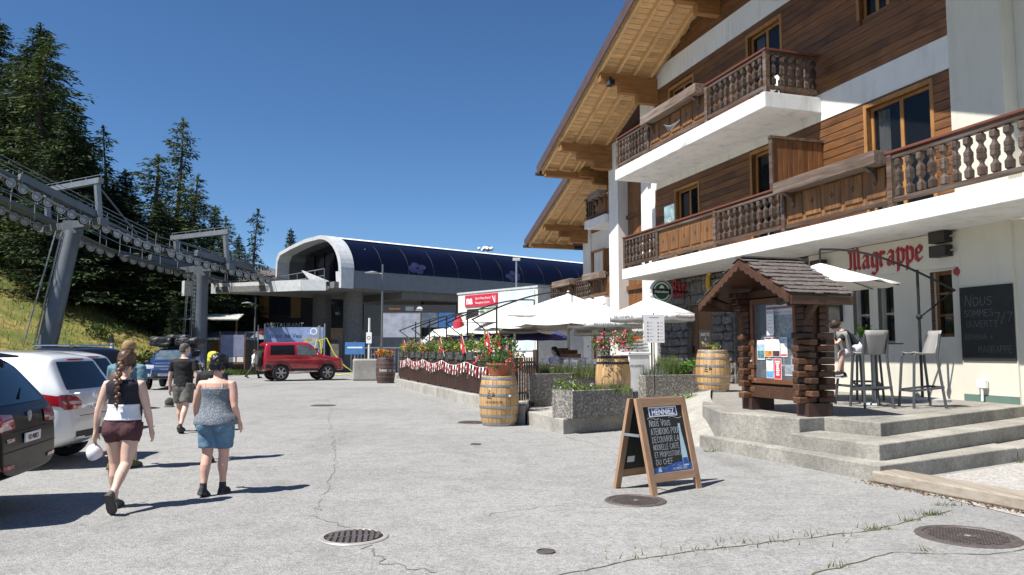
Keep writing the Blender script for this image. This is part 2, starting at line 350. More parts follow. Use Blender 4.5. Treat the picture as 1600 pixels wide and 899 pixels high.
def ribbon(pts, w, z, m, parent, name='crack', seed=0, sub=9, jit=.05):
    rg = random.Random(seed); P = []
    for a, b in zip(pts, pts[1:]):
        for i in range(sub): t = i/sub; P.append(Vector((a[0]+(b[0]-a[0])*t+rg.uniform(-jit, jit), a[1]+(b[1]-a[1])*t+rg.uniform(-jit, jit), z)))
    P.append(Vector((*pts[-1], z))); mb = MB(); n = len(P); L_ = []
    for i, p in enumerate(P):
        d = (P[min(i+1, n-1)]-P[max(0, i-1)]).normalized(); s = Vector((-d.y, d.x, 0))*w*rg.uniform(.25, 1); L_.append((p-s, p+s))
    for (a, b), (c, d) in zip(L_, L_[1:]): mb.quad(a, c, d, b)
    return mb.build(name, m, parent)
plaza = bpy.data.objects['plaza_pavement']
CRACKM = plain('crack_dirt', (.15,.145,.135), .95); MOSSM = plain('crack_moss', (.09,.085,.045), .95, var=.4, scale=9)
ribbon([(-6.5,27),(-5,21.5),(-4.0,17),(-3.1,13.5),(-2.57,11.4),(-2.2,9.3),(-2.0,8.1),(-1.9,7.6),(-1.45,7.1)], .006, .004, CRACKM, plaza, seed=1)
ribbon([(-1.2,6.45),(-1.0,6.0),(-.55,5.7)], .009, .004, CRACKM, plaza, seed=2)
ribbon([(-.5,5.1),(.47,5.72),(1.0,6.08),(1.6,6.35),(2.4,6.68),(3.27,7.03),(4.05,7.62),(4.4,7.85)], .011, .004, MOSSM, plaza, seed=3, jit=.018)
ribbon([(1.25,5.2),(2.1,5.62),(3.0,6.25),(3.7,6.2),(5,6.6)], .010, .004, MOSSM, plaza, seed=4, jit=.025)
ribbon([(.95,14.4),(1.6,12.9),(2.3,12.3)], .008, .004, CRACKM, plaza, seed=5)
ribbon([(-.3,7.6),(.4,8.1),(1.3,8.0)], .005, .004, CRACKM, plaza, seed=6)
ribbon([(-4.1,10.5),(-2.9,10.9),(-1.5,12.2),(0,12.4)], .005, .004, CRACKM, plaza, seed=8)
gravel = MB().add([(4.5,9.35,.005),(5.0,7.2,.005),(12,3,.005),(14,15.4,.005),(9.5,12.55,.005)], [(0,1,2,3,4)]).build('gravel_strip', speckle('gravel', (.40,.385,.36), [(.2,.19,.18), (.42,.40,.37), (.6,.57,.53)], 45, .95, .8, .12, .8)); tag(gravel, kind='structure')
# steps and platform
STEPM = speckle('old_concrete', (.34,.325,.285), [(.24,.225,.19), (.36,.34,.30), (.46,.44,.39)], 60, .93, .35, .45, 1.1)
def slab(name, pts, z0, z1, m, parent=None, bevel=.015):
    mb = MB().prism([(x, y, z0) for x, y in pts], (0, 0, z1-z0)); return mb.build(name, m, parent, bevel=bevel)
def w2(u, v): p = W(u, v); return (p.x, p.y)
K1, K2 = (4.24, 11.46), (4.72, 11.72)
plat = slab('terrace_platform', [(3.40,12.68), K1, K2, (5.11,10.77), w2(10.75,-.01), w2(25.2,-.01), w2(25.2,2.6), w2(17,3.0), w2(12.6,5.7)], -.02, .6, STEPM); tag(plat, 'raised concrete platform in front of the white wall', kind='structure')
PEB = speckle('pebble_floor', (.26,.245,.22), [(.14,.13,.12), (.28,.26,.24), (.42,.40,.36)], 55, .9, .5, .2, 1)
ins = slab('pebble_floor', [(3.75,13.0), (4.3,12.0), (5.3,11.45), w2(11.3,.02), w2(24.8,.02), w2(24.8,2.3), w2(17.1,2.75), w2(13,5.2)], .57, .604, PEB, bevel=0); tag(ins, 'exposed pebble paving of the platform', kind='structure')
st = bpy.data.objects.new('stone_steps', None); col.objects.link(st); tag(st, kind='structure')
slab('step', [(4.66,9.88), w2(10.12,-.005), w2(10.74,-.005), (5.12,10.8), (4.6,11.62), (4.03,11.2)], -.02, .41, STEPM, st)
slab('step', [(4.47,9.48), (7.3,11.25), (7.3,11.78), (4.75,9.93), (4.1,11.1), (3.4,12.7), (3.11,12.93)], -.02, .205, STEPM, st)
slab('step', [(7.31,11.26), w2(9.3,-.003), w2(10.1,-.003), (7.31,11.75)], -.02, .195, STEPM, st)
lo_ = [(3.11,12.93,-.01),(2.85,14.2,.0),(2.75,15.6,.02),(2.8,17.0,.16),(3.0,18.3,.36)]; hi_ = [(3.40,12.80,.06),(3.52,14.0,.38),(3.72,15.5,.55),(4.1,17.2,.592),(4.62,19.2,.594)]
rampm = MB().loft([[Vector(p).lerp(Vector(q), t_) for t_ in (0,.25,.5,.75,1,1.25)] for p, q in zip(lo_, hi_)], False, False).build('entrance_ramp', CONC, smooth=True, angle=60); tag(rampm, kind='structure')
pad = slab('planter_pad', [(.98,14.89), (2.5,16.25), (2.2,18.4), (.45,18.6), (.33,16.79)], -.02, .29, CONC); tag(pad, 'low concrete pad under the planter', kind='structure')
slab('kerb_stone', [(.02,16.95),(.28,16.75),(.42,18.3),(.16,18.5)], -.02, .42, CONC, pad)
tf = MB().prism([(*w2(17.2,7.5),-.02), (*w2(37.5,7.5),-.02), (*w2(37.5,-1.35),-.02), (*w2(25.3,-1.35),-.02), (*w2(25.3,2.7),-.02), (*w2(17.2,3.1),-.02)], (0,0,.42)).build('terrace_floor', PEB); tag(tf, kind='structure')
kb = bpy.data.objects.new('terrace_kerb', None); col.objects.link(kb); kb.location = W(0,0,0); kb.rotation_euler = (0,0,CROT); tag(kb, kind='structure')
u = 18.0
while u < 36: MB().box(u, u+1.46, 7.48, 7.80, -.02, .30+.05*(1-(u-18)/18)+rng.uniform(-.012,.012)).build('kerb_stone', CONC, kb, bevel=.015); u += 1.5
# plank and dirt beside it
pl = MB().beam((4.56,9.58,.075), (5.52,7.25,.075), .40, .13).beam((5.3,7.62,.015),(5.3,7.58,.015),.01,.01)
pl.v = pl.v[:8]; pl.f = pl.f[:6]
pl = pl.build('wooden_beam', wood('old_plank', (.20,.17,.13), (.40,.34,.27), 'y', rand=0, weather=(.36,.32,.27)), bevel=.018); tag(pl, 'long weathered grey timber beam lying by the lowest step', 'beam')
dm = MB(); rg = random.Random(5)
for i in range(420):
    t = rg.random(); x = 4.33+t*.98+rg.gauss(0,.07); y = 9.55-t*2.4+rg.gauss(0,.07)
    s = rg.uniform(.006, .03); a = rg.uniform(0, 3.1); dx, dy = math.cos(a)*s, math.sin(a)*s
    dm.add([(x-dx,y-dy,.006),(x+dy*.6,y-dx*.6,.008),(x+dx,y+dy,.006),(x-dy*.3,y+dx*.3,.02)], [(0,1,2),(0,2,3),(1,2,3),(0,1,3)])
o = dm.build('dry_leaf_litter', plain('litter', (.17,.105,.055), .95, var=.5, scale=20)); tag(o, 'brown dry litter along the timber beam', kind='stuff')
wd = MB(); rg = random.Random(9)
spots = [(1.62,6.37,12,.5), (2.1,6.55,14,.5), (2.65,6.8,10,.4), (3.27,7.05,22,.15), (3.75,7.4,14,.1), (4.1,7.66,30,.12), (4.5,8.1,14,.15), (3.3,6.3,8,.1), (2.4,5.85,6,.1), (3.2,12.35,22,.15), (2.85,12.85,14,.1), (7.3,11.15,18,.15), (7.9,11.5,10,.15),(1.0,6.1,8,.4),(3.0,16.6,10,.2)]
for x, y, n, sp in spots:
    for i in range(n*2):
        px, py = x+rg.gauss(0,1)*sp*.55, y+rg.gauss(0,1)*sp*.18; l = rg.uniform(.02,.075); a = rg.uniform(0,6.28); w = .005
        wd.add([(px-w*math.cos(a),py-w*math.sin(a),0),(px+w*math.cos(a),py+w*math.sin(a),0),(px+rg.gauss(0,.03),py+rg.gauss(0,.03),l)], [(0,1,2)])
o = wd.build('weeds', leafy('weed_green', (.07,.12,.02), (.16,.18,.05))); tag(o, 'small green weeds in the pavement cracks', kind='stuff')
# manholes
IRON = plain('cast_iron', (.115,.095,.09), .6, .35, var=.25, scale=14, bump=.2); IRONW = plain('worn_iron_rim', (.36,.34,.31), .5, .2, var=.2)
def manhole(x, y, r, label, grate=False, holes=True, name='manhole_cover'):
    t = thing(name, label, 'manhole', (x, y, 0), .3)
    MB().lathe([(r*.86,.004),(r*.88,.014),(r,.012),(r*1.03,.003)], 48, cap=False).build('frame', IRONW if grate else IRON, t, smooth=True)
    MB().lathe([(.001,.006),(r*.85,.006)], 48, cap=False).build('pit' if grate else 'lid', plain('drain_dark', (.006,.006,.006), .9, var=0) if grate else IRON, t)
    if grate:
        n = 9
        for i in range(n):
            px = -r*.8 + 1.6*r*(i+.5)/n; hw = math.sqrt(max(0, (r*.84)**2-px*px)); 
            MB().add([(px-r*.055+.10*r*q, sgn*(hw*q+.004), zz) for sgn in (1,) for q in (0,1) for zz in (.012,)]+[(px+r*.055+.10*r*q, hw*q+.004, .012) for q in (1,0)], [(0,1,2,3)]).build('bar', IRON, t)
            MB().add([(px-r*.055-.12*r*q, -hw*q-.004, .012) for q in (0,1)]+[(px+r*.055-.12*r*q, -hw*q-.004, .012) for q in (1,0)], [(3,2,1,0)]).build('bar', IRON, t)
        MB().box(-r*.84, r*.84, -r*.04, r*.04, .006, .013).build('crossbar', IRON, t)
    elif holes:
        g = MB(); s = r*.085; k = int(r*.84/s)
        for i in range(-k, k+1):
            for j in range(-k, k+1):
                if math.hypot(i*s, j*s) < r*.78 and math.hypot(i*s, j*s) > r*.2: g.box(i*s-s*.33, i*s+s*.33, j*s-s*.33, j*s+s*.33, .006, .0125)
        g.lathe([(r*.17,.006),(r*.17,.0125),(r*.11,.0125),(r*.11,.006)], 20, cap=False); o = g.build('tread_pattern', IRON, t); o['kind'] = 'stuff'
        MB().lathe([(r*.04,.006),(r*.07,.011)], 12).build('keyhole', IRONW, t)
    return t
manhole(-1.36, 6.76, .29, 'round slotted iron drain grate with pale worn rim', True, name='drain_grate')
manhole(3.93, 6.78, .40, 'large round iron manhole cover near the timber beam')
manhole(1.32, 8.36, .32, 'round iron manhole cover at the foot of the chalkboard stand')
manhole(.27, 6.27, .075, 'tiny round iron valve cap set alone in the asphalt', holes=False, name='valve_cap')
manhole(-.85, 17.3, .36, 'round iron manhole cover beside the flower barrel')
manhole(-5.5, 22.6, .36, 'round iron manhole cover out in the open plaza on the long crack')
manhole(-.62, 13.3, .09, 'small dark valve cap set in the asphalt before the flower barrel', holes=False, name='valve_cap')
# ================================================================== CHALET
chalet = thing('chalet', 'large timber and white chalet with carved balconies and red wall lettering', 'chalet', W(0,0,0), CROT)
PANE = glass('pane_glass', (.012,.014,.016), .02, .5); PANE.node_tree.nodes['Principled BSDF'].inputs['IOR'].default_value = 1.36
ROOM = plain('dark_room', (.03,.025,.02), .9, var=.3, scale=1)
FRAMEW = wood('window_frame_wood', (.22,.10,.03), (.46,.23,.07), 'z', rand=.08)
STONEM = speckle('grey_stone', (.17,.16,.15), [(.09,.085,.08), (.17,.16,.15), (.27,.26,.24)], 14, .9, .7, .3, 2, dist=.03)
def window(parent, u0, u1, z0, z1, v=0.0, cols=2, rows=1, fm=None, deep=.22, curtain=False, trim=.09):
    fm = fm or FRAMEW; w = bpy.data.objects.new('window', None); col.objects.link(w); w.parent = parent
    f = MB(); t = .07
    f.box(u0-trim, u0, v-.05, v+.05, z0, z1+trim); f.box(u1, u1+trim, v-.05, v+.05, z0, z1+trim); f.box(u0+.001, u1-.001, v-.05, v+.05, z1, z1+trim); f.build('casing', fm, w)
    vi = v-.13; f = MB()
    f.box(u0+.002, u0+t, vi-.03, vi+.03, z0+.002, z1-.002); f.box(u1-t, u1-.002, vi-.03, vi+.03, z0+.002, z1-.002); f.box(u0+t+.001, u1-t-.001, vi-.03, vi+.03, z1-t, z1-.002); f.box(u0+t+.001, u1-t-.001, vi-.03, vi+.03, z0+.002, z0+t)
    for i in range(1, cols): c = u0+(u1-u0)*i/cols; f.box(c-.05, c+.05, vi-.028, vi+.028, z0+t+.001, z1-t-.001)
    for i in range(1, rows): c = z0+(z1-z0)*i/rows; f.box(u0+t+.003, u1-t-.003, vi-.026, vi+.026, c-.025, c+.025)
    f.build('frame', fm, w)
    for i in range(cols):
        for j in range(rows):
            a = u0+t+(u1-u0-2*t)*i/cols+.006; b = u0+t+(u1-u0-2*t)*(i+1)/cols-.006; c = z0+t+(z1-z0-2*t)*j/rows; d = z0+t+(z1-z0-2*t)*(j+1)/rows
            MB().box(a, b, vi-.006, vi+.006, c, d).build('pane', PANE, w)
    if curtain:
        cb = MB(); n = 10; x0 = u1-.1; rings = []
        for k in range(n+1): rings.append([(x0-.035*k, vi-.10+.025*math.sin(k*1.9), zz) for zz in (z0+.08, z1-.1)])
        cb.loft(rings, False, False); cb.build('curtain', plain('curtain_white', (.8,.8,.78), .9), w)
    return w
def holes_wall(name, m, u0, u1, z0, z1, holes, v0, v1, parent):
    us = sorted(set([u0, u1]+[h[i] for h in holes for i in (0, 1)])); zs = sorted(set([z0, z1]+[h[i] for h in holes for i in (2, 3)])); mb = MB()
    for a, b in zip(us, us[1:]):
        run = None
        for c, d in zip(zs, zs[1:]):
            inside = any(h[0] <= a and b <= h[1] and h[2] <= c and d <= h[3] for h in holes)
            if not inside: mb.box(a, b, v0, v1, c, d)
    bm = bmesh.new(); me = mb.mesh(name); bm.from_mesh(me); bmesh.ops.remove_doubles(bm, verts=bm.verts, dist=1e-4)
    # drop interior faces shared by neighbouring boxes
    seen = {}
    for f in bm.faces: seen.setdefault(tuple(sorted(round(x, 4) for vv in f.verts for x in vv.co)), []).append(f)
    bmesh.ops.delete(bm, geom=[f for g in seen.values() if len(g) > 1 for f in g], context='FACES'); bm.to_mesh(me); bm.free()
    return link(name, me, m, parent)
_plk = {}
def planks(parent, u0, u1, z0, z1, holes=(), h=.2, v=0.0, m=None, zlim=None, name='plank', t=.03):
    z = z0
    while z < z1-.03:
        hh = min(h, z1-z); segs = [(u0, u1)]
        for a, b, c, d in holes:
            if c < z+hh-.02 and d > z+.02:
                ns = []
                for s, e in segs:
                    if b <= s or a >= e: ns.append((s, e)); continue
                    if a > s: ns.append((s, a))
                    if b < e: ns.append((b, e))
                segs = ns
        for s, e in segs:
            if zlim:
                s2, e2 = zlim(z+hh*.5); s = max(s, s2); e = min(e, e2)
            if e-s < .05: continue
            key = (round(e-s, 3), round(hh, 3), round(t, 3))
            if key not in _plk:
                mb = MB(); L_, H_ = e-s, hh
                mb.prism([(0, -.02, .004), (0, t*.6, .004), (0, t, .018), (0, t, H_-.014), (0, t*.6, H_-.004), (0, -.02, H_-.004)], (L_, 0, 0)); _plk[key] = mb.mesh('plank')
                _plk[key].materials.append(m or WOODX)
            link(name, _plk[key], None, parent, (s, v, z))
        z += h
def vplanks(parent, u0, u1, z0, z1, v=0.0, w=.22, m=None, ztop=None, name='board'):
    u = u0
    while u < u1-.03:
        ww = min(w, u1-u); zt = ztop(u+ww/2) if ztop else z1
        MB().box(u+.004, u+ww-.004, v-.02, v+rng.uniform(.018,.03), z0, zt).build(name, m or WOODZ, parent, bevel=.006, seg=1); u += w
def part(name, parent):
    o = bpy.data.objects.new(name, None); col.objects.link(o); o.parent = parent; return o
WIN_A = (12.62,14.45,4.46,7.30); WIN_B = (18.02,19.0,4.46,7.30); WIN_C = (22.0,23.45,4.46,7.1)
WIN_D = (17.55,19.05,8.1,10.85); WIN_E = (13.7,14.55,9.5,10.85); WIN_F = (22.2,23.75,8.1,10.8)
def zs_(u): return 9.35+.38*(31-u) if u > 19.7 else 9.35+.38*(31-19.7)-.38*(19.7-u)
# cores
gw = [(12.31,12.87,1.88,3.25), (13.88,14.36,1.75,3.12), (14.62,15.16,1.75,3.12)]
holes_wall('ground_floor_wall', CREAM_WALL, 9.9, 16.6, -.1, 4.05, gw, -.32, 0, chalet)
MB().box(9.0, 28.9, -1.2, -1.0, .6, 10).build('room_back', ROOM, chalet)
MB().box(12.1, 16.65, .0, .035, 3.32, 4.045).build('fascia_board', plain('fascia_cream', (.62,.59,.51), .7, var=.05), chalet)
MB().box(12.05, 12.72, .036, .075, 3.30, 4.0).build('cable_box', plain('fascia_cream', (.62,.59,.51), .7), chalet)
MB().box(10.9, 12.09, .05, .065, .6, .74).build('plinth', plain('plinth_green', (.10,.17,.14), .8), chalet)
for g in gw: window(chalet, *g, v=-.06, cols=1, rows=2 if g[0] > 13 else 3, fm=plain('painted_frame', (.33,.30,.26), .6) if g[0] > 13 else WOODZ, trim=.03)
holes_wall('upper_wall', WOODX, 12.1, 24.95, 4.42, 11.9, [WIN_A, WIN_B, WIN_C, WIN_D, WIN_E, WIN_F], -.32, -.025, chalet)
pw = part('wood_siding', chalet)
planks(pw, 12.1, 24.93, 4.42, 7.44, [WIN_A, WIN_B, WIN_C]); planks(pw, 12.1, 24.76, 8.16, 11.13, [WIN_D, WIN_E, WIN_F])
planks(pw, 12.1, 24.7, 11.93, 13.6, zlim=lambda z: (19.7-(13.55-z)/.38, 19.7+(13.55-z)/.38), h=.25)
window(chalet, *WIN_A, cols=2, curtain=True); window(chalet, *WIN_B, cols=1, rows=2, curtain=False); window(chalet, *WIN_C, cols=2, curtain=True)
window(chalet, *WIN_D, cols=2, curtain=True); window(chalet, *WIN_E, cols=2); window(chalet, *WIN_F, cols=2)
MB().box(12.1, 24.93, -.02, .04, 7.45, 8.15).build('wall_band', WHITE_WALL, chalet)
MB().box(12.1, 24.78, -.02, .04, 11.14, 11.92).build('wall_band', WHITE_WALL, chalet)
MB().box(10.9, 12.098, -.32, .05, -.1, 10.2).build('pillar', CREAM_WALL, chalet)
MB().box(24.95, 26.05, -.32, .05, .55, 11.2).build('pillar', WHITE_WALL, chalet)
MB().box(28.1, 28.98, -.5, .05, .3, 10.15).build('pillar', WHITE_WALL, chalet)
holes_wall('right_wing_wall', CREAM_WALL, 2, 10.895, -.1, 9.2, [(9.3,10.2,1.0,3.2)], -.6, -.3, chalet)
MB().box(28.62, 28.97, -15, -.505, .3, 10.3).build('end_wall', WHITE_WALL, chalet); MB().box(2, 28.6, -15.3, -15, .3, 9.9).build('rear_wall', WHITE_WALL, chalet)
MB().box(26.05, 28.1, -.6, -.42, .4, 10.6).build('recess_wall', WOODZ, chalet)
rp = part('recess_panel', chalet); vplanks(rp, 26.06, 28.09, .6, 4.0, -.40, .34); vplanks(rp, 26.06, 28.09, 4.1, 10.4, -.40, .26)
MB().box(26.06, 28.09, -.37, -.28, 4.0, 4.18).box(26.06, 28.09, -.37, -.30, 6.9, 7.05).build('ledge', WOODX, chalet)
# ground floor bar front: stone, doors
holes_wall('bar_wall', STONEM, 16.6, 24.94, .55, 4.05, [(19.0,20.2,.6,3.1), (21.4,22.85,.6,3.1)], -.32, -.05, chalet)
sw = part('stone_cladding', chalet); rg = random.Random(21)
def stones(u0, u1, z0, z1, s=.42):
    z = z0
    while z < z1-.05:
        h = rg.uniform(.6, 1.2)*s*.8; h = min(h, z1-z); u = u0
        while u < u1-.03:
            w = min(rg.uniform(.6, 1.6)*s, u1-u)
            if u1-u-w < .12: w = u1-u
            j = lambda q: rg.uniform(-q, q)
            pts = [(u+.012+abs(j(.04)), -.06, z+.012+abs(j(.05))), (u+w*.5, -.06, z+.008+abs(j(.03))), (u+w-.012-abs(j(.04)), -.06, z+.012+abs(j(.05))), (u+w-.01, -.06, z+h*.5+j(.04)), (u+w-.012-abs(j(.05)), -.06, z+h-.012), (u+w*.4, -.06, z+h-.008-abs(j(.03))), (u+.012+abs(j(.05)), -.06, z+h-.012), (u+.01, -.06, z+h*.5)]
            MB().prism(pts, (j(.01), .07+rg.uniform(0,.05), j(.01))).build('stone', STONEM, sw, bevel=.015, seg=1); u += w
        z += h
stones(22.87, 24.93, .62, 3.15); stones(16.62, 18.95, .62, 3.15); stones(20.25, 21.35, .62, 3.15); stones(16.62, 24.93, 3.16, 4.03, .5)
for a, b in ((19.02, 20.18), (21.42, 22.83)):
    d = part('door', chalet); vplanks(d, a, b, .62, 3.08, -.16, .24, ORANGEW, name='board'); MB().box(b-.16, b-.13, -.14, -.06, 1.5, 1.75).build('handle', DARKMETAL, d)
# slabs
SLABM = stucco('slab_white', (.76,.76,.75), .30)
MB().box(2, 24.28, .001, 1.72, 4.06, 4.42).build('balcony_slab', SLABM, chalet, bevel=.01)
MB().box(15.97, 24.76, .041, 1.72, 7.66, 8.05).build('balcony_slab', SLABM, chalet, bevel=.01)
# carved balusters
pr = [(.04,0),(.078,.03),(.082,.15),(.05,.19),(.036,.225),(.055,.27),(.08,.30),(.08,.375),(.068,.385),(.08,.395),(.08,.46),(.055,.50),(.036,.545),(.048,.575),(.08,.61),(.078,.70),(.04,.74)]
_bal = {}
def baluster_mesh(h):
    k = round(h, 3)
    if k not in _bal:
        mb = MB().lathe([(r_, z*h/.74) for r_, z in pr], 4, ph=math.pi/4); _bal[k] = mb.mesh('baluster'); _bal[k].materials.append(RAILW)
    return _bal[k]
def rail_run(rl, u0, u1, v, z, H=1.13, sp=.262, handrail=True, axis='u', hm=None):
    """baluster run from u0 to u1 at outward offset v standing on z"""
    def B(a, b, w0, w1, c, d): return MB().box(a, b, w0, w1, c, d) if axis == 'u' else MB().box(w0, w1, a, b, c, d)
    B(u0, u1, v-.05, v+.05, z+.10, z+.19).build('bottom_rail', RAILX, rl, bevel=.008, seg=1)
    B(u0, u1, v-.055, v+.055, z+H-.17, z+H-.08).build('upper_rail', RAILX, rl, bevel=.008, seg=1)
    n = max(1, round((u1-u0)/sp)); hb = H-.17-.19
    for i in range(n):
        c = u0+(i+.5)*(u1-u0)/n
        link('baluster', baluster_mesh(hb), None, rl, (c, v, z+.19) if axis == 'u' else (v, c, z+.19), (0, 0, rng.uniform(-.06, .06)))
def box_run(rl, u0, u1, v, z, H=1.13, box=True, m=None):
    m = m or ORANGEW
    MB().box(u0+.001, u1-.001, v-.03, v, z+.14, z+H-.12).build('panel_back', m, rl)
    n = max(2, round((u1-u0)/.62)); w = (u1-u0)/n
    for i in range(n):
        a = u0+i*w+.06; b = u0+(i+1)*w-.06
        MB().prism([(a, v+.0005, z+.27), (b, v+.0005, z+.27), (b, v+.0005, z+H-.27), (a, v+.0005, z+H-.27)], (0, .028, 0)).build('carved_board', m, rl, bevel=.012, seg=1)
        c = (a+b)/2; q = MB()
        for dx, dz in ((0, .05), (-.035, 0), (.035, 0), (0, -.045)): q.lathe([(.022, .029), (.022, .031)], 8, (c+dx, v, z+H*.52+dz), axis='y')
        q.build('trefoil', plain('cutout_dark', (.015,.01,.008), .9, var=0), rl)
    MB().box(u0, u1, v-.04, v+.04, z+.08, z+.17).build('bottom_rail', RAILX, rl, bevel=.008, seg=1)
    if box:
        MB().box(u0-.02, u1+.02, v+.04, v+.36, z+H-.25, z+H+.03).build('flower_box', GREYW, rl, bevel=.015)
        for c in (u0+.3, u1-.3):
            MB().prism([(c-.04, v+.041, z+H-.26), (c-.04, v+.30, z+H-.26), (c-.04, v+.22, z+H-.33), (c-.04, v+.12, z+H-.37), (c-.04, v+.041, z+H-.55)], (.08, 0, 0)).build('bracket', RAILX, rl)
    else: MB().box(u0, u1, v-.045, v+.055, z+H-.17, z+H-.08).build('upper_rail', RAILX, rl, bevel=.008, seg=1)
def posts(rl, us, v, z, H):
    for c in us: MB().box(c-.06, c+.06, v-.07, v+.07, z+.01, z+H-.05).build('post', RAILX, rl, bevel=.01, seg=1)
r1 = part('balcony_railing', chalet); z1_ = 4.42
rail_run(r1, 2.6, 12.05, 1.62, z1_); box_run(r1, 12.2, 15.4, 1.62, z1_); rail_run(r1, 15.55, 18.4, 1.62, z1_); box_run(r1, 18.55, 21.75, 1.62, z1_, box=False); rail_run(r1, 21.9, 24.15, 1.62, z1_, sp=.25)
posts(r1, (12.12, 15.47, 18.47, 21.82, 24.2), 1.62, z1_, 1.13); posts(r1, (2.5,7.2), 1.62, z1_, 1.13)
MB().box(2.5, 24.3, 1.53, 1.71, z1_+1.071, z1_+1.125).build('handrail', REDRAIL, r1, bevel=.01)
rail_run(r1, .1, 1.5, 24.2, z1_, axis='v')
r2 = part('balcony_railing', chalet); z2_ = 8.05
rail_run(r2, 16.1, 18.7, 1.62, z2_); box_run(r2, 18.85, 22.25, 1.62, z2_); rail_run(r2, 22.4, 24.6, 1.62, z2_, sp=.25); rail_run(r2, .1, 1.55, 16.03, z2_, axis='v')
posts(r2, (16.03, 18.77, 22.33, 24.68), 1.62, z2_, 1.13)
MB().box(15.95, 24.75, 1.53, 1.71, z2_+1.071, z2_+1.125).build('handrail', REDRAIL, r2, bevel=.01); MB().box(15.95, 16.11, .05, 1.525, z2_+1.071, z2_+1.125).build('handrail', REDRAIL, r2, bevel=.01)
dv = part('balcony_screen', chalet); v = .05
while v < 1.5: MB().box(15.97, 16.01, v+.003, v+.147, 4.45, 6.86).build('board', WOODZ, dv, bevel=.006, seg=1); v += .15
MB().box(15.93, 16.05, .03, 1.62, 6.862, 6.93).build('screen_cap', RAILX, dv); MB().box(15.93, 16.05, 1.545, 1.6, 5.6, 6.86).build('screen_post', RAILX, dv)
# roofs
def roof(th, ue, ur, ze, sl, vw, vv, vb, purl, ulim=None, right=True, half=None):
    """left slope from ridge ur down to eave ue; soffit height ze at eave"""
    rf = part('roof', th); zr = ze+sl*(ue-ur); ln = math.hypot(1, sl)
    dd_ = Vector((1, 0, -sl)).normalized(); nn = Vector((sl, 0, 1)).normalized()
    def S(u, v, h=0): p = Vector((u, v, ze+sl*(ue-u)))+nn*h; return p
    MB().prism([S(ur, vv, .03), S(ue, vv, .03), S(ue+.02, vv, .24), S(ur, vv, .24)], (0, vb-vv, 0)).build('roof_deck', ROOFDARK, rf)
    # soffit boards run out from the wall, laid side by side down the slope
    n = int((ue-ur)*ln/.24); me = MB().box(.009, .231, vw-.05, vv-.02, -.012, .028).mesh('soffit_board'); me.materials.append(wood('soffit_pine_v', (.50,.30,.13), (.74,.50,.26), 'y', rand=.13))
    ang = math.atan(sl)
    for i in range(n):
        p = S(ur, 0)+dd_*(i*.24); link('soffit_board', me, None, rf, p, (0, ang, 0))
    for k in range(4):
        vvv = vw+.28+(vv-vw-.42)*k/3; a = S(ur+.05, vvv, -.10); b = S(ue-.08, vvv, -.10)
        MB().beam(a, b, .10, .17, up=nn).build('rafter', RAFTER, rf, bevel=.008, seg=1)
    MB().prism([S(ur, vv, -.10), S(ue+.03, vv, -.10), S(ue+.05, vv, .29), S(ur, vv, .29)], (0, .06, 0)).build('verge_board', ROOFDARK, rf)
    MB().prism([S(ue+.03, vb, -.08), S(ue+.03, vv+.06, -.08), S(ue+.05, vv+.06, .26), S(ue+.05, vb, .26)], (.05, 0, 0)).build('eave_board', ROOFDARK, rf)
    e = S(ue+.16, 0, -.02); MB().tube([(e.x, vb, e.z), (e.x, vv+.1, e.z)], .08, 10).build('gutter', plain('gutter_copper', (.09,.065,.06), .45, .4), rf)
    for pu, steps in purl:
        top = ze+sl*(ue-pu)-.19; pp = part('purlin', th)
        for q, (out, hgt) in enumerate(steps):
            MB().box(pu-.13+.002*q, pu+.13-.002*q, vw+.005, vw+out, top-hgt+.002, top).build('beam', PURLIN, pp, bevel=.012, seg=1); top -= hgt
    if right:
        MB().prism([(ur-.002, vb, zr+.03), (ur-.002, vb, zr+.24), (half, vb, zr+.24-sl*(ur-half)), (half, vb, zr+.03-sl*(ur-half))], (0, vv-vb, 0)).build('roof_deck', ROOFDARK, rf)
        MB().prism([(ur-.001, vv+.002, zr-.11), (ur-.001, vv+.002, zr+.29), (half, vv+.002, zr+.29-sl*(ur-half)), (half, vv+.002, zr-.11-sl*(ur-half))], (0, .06, 0)).build('verge_board', ROOFDARK, rf)
        MB().box(10.6, 10.9, -.25, 2.2, 9.7, 10.0).build('purlin_end', PURLIN, rf)
    return rf
st3 = [(2.32, .34), (1.55, .32), (.85, .30)]
roof(chalet, 31.0, 19.7, 9.35, .38, 0, 2.42, -15.2, [(20.6, st3), (24.75, st3), (28.72, st3), (30.62, [(2.3, .26)])], half=8.6)
# floodlight, dish antenna and cable on the purlin / balcony
fl = thing('floodlight', 'small black floodlight fixed to the carved roof beam', 'lamp', W(24.55, 1.95, 11.15), CROT); MB().box(-.16, .16, -.1, .1, -.1, .1).build('housing', BLACKPL, fl, bevel=.02); MB().box(-.03,.03,-.03,.03,.1,.22).build('bracket', DARKMETAL, fl); MB().box(-.13,.13,.101,.112,-.07,.07).build('lens', METAL, fl)
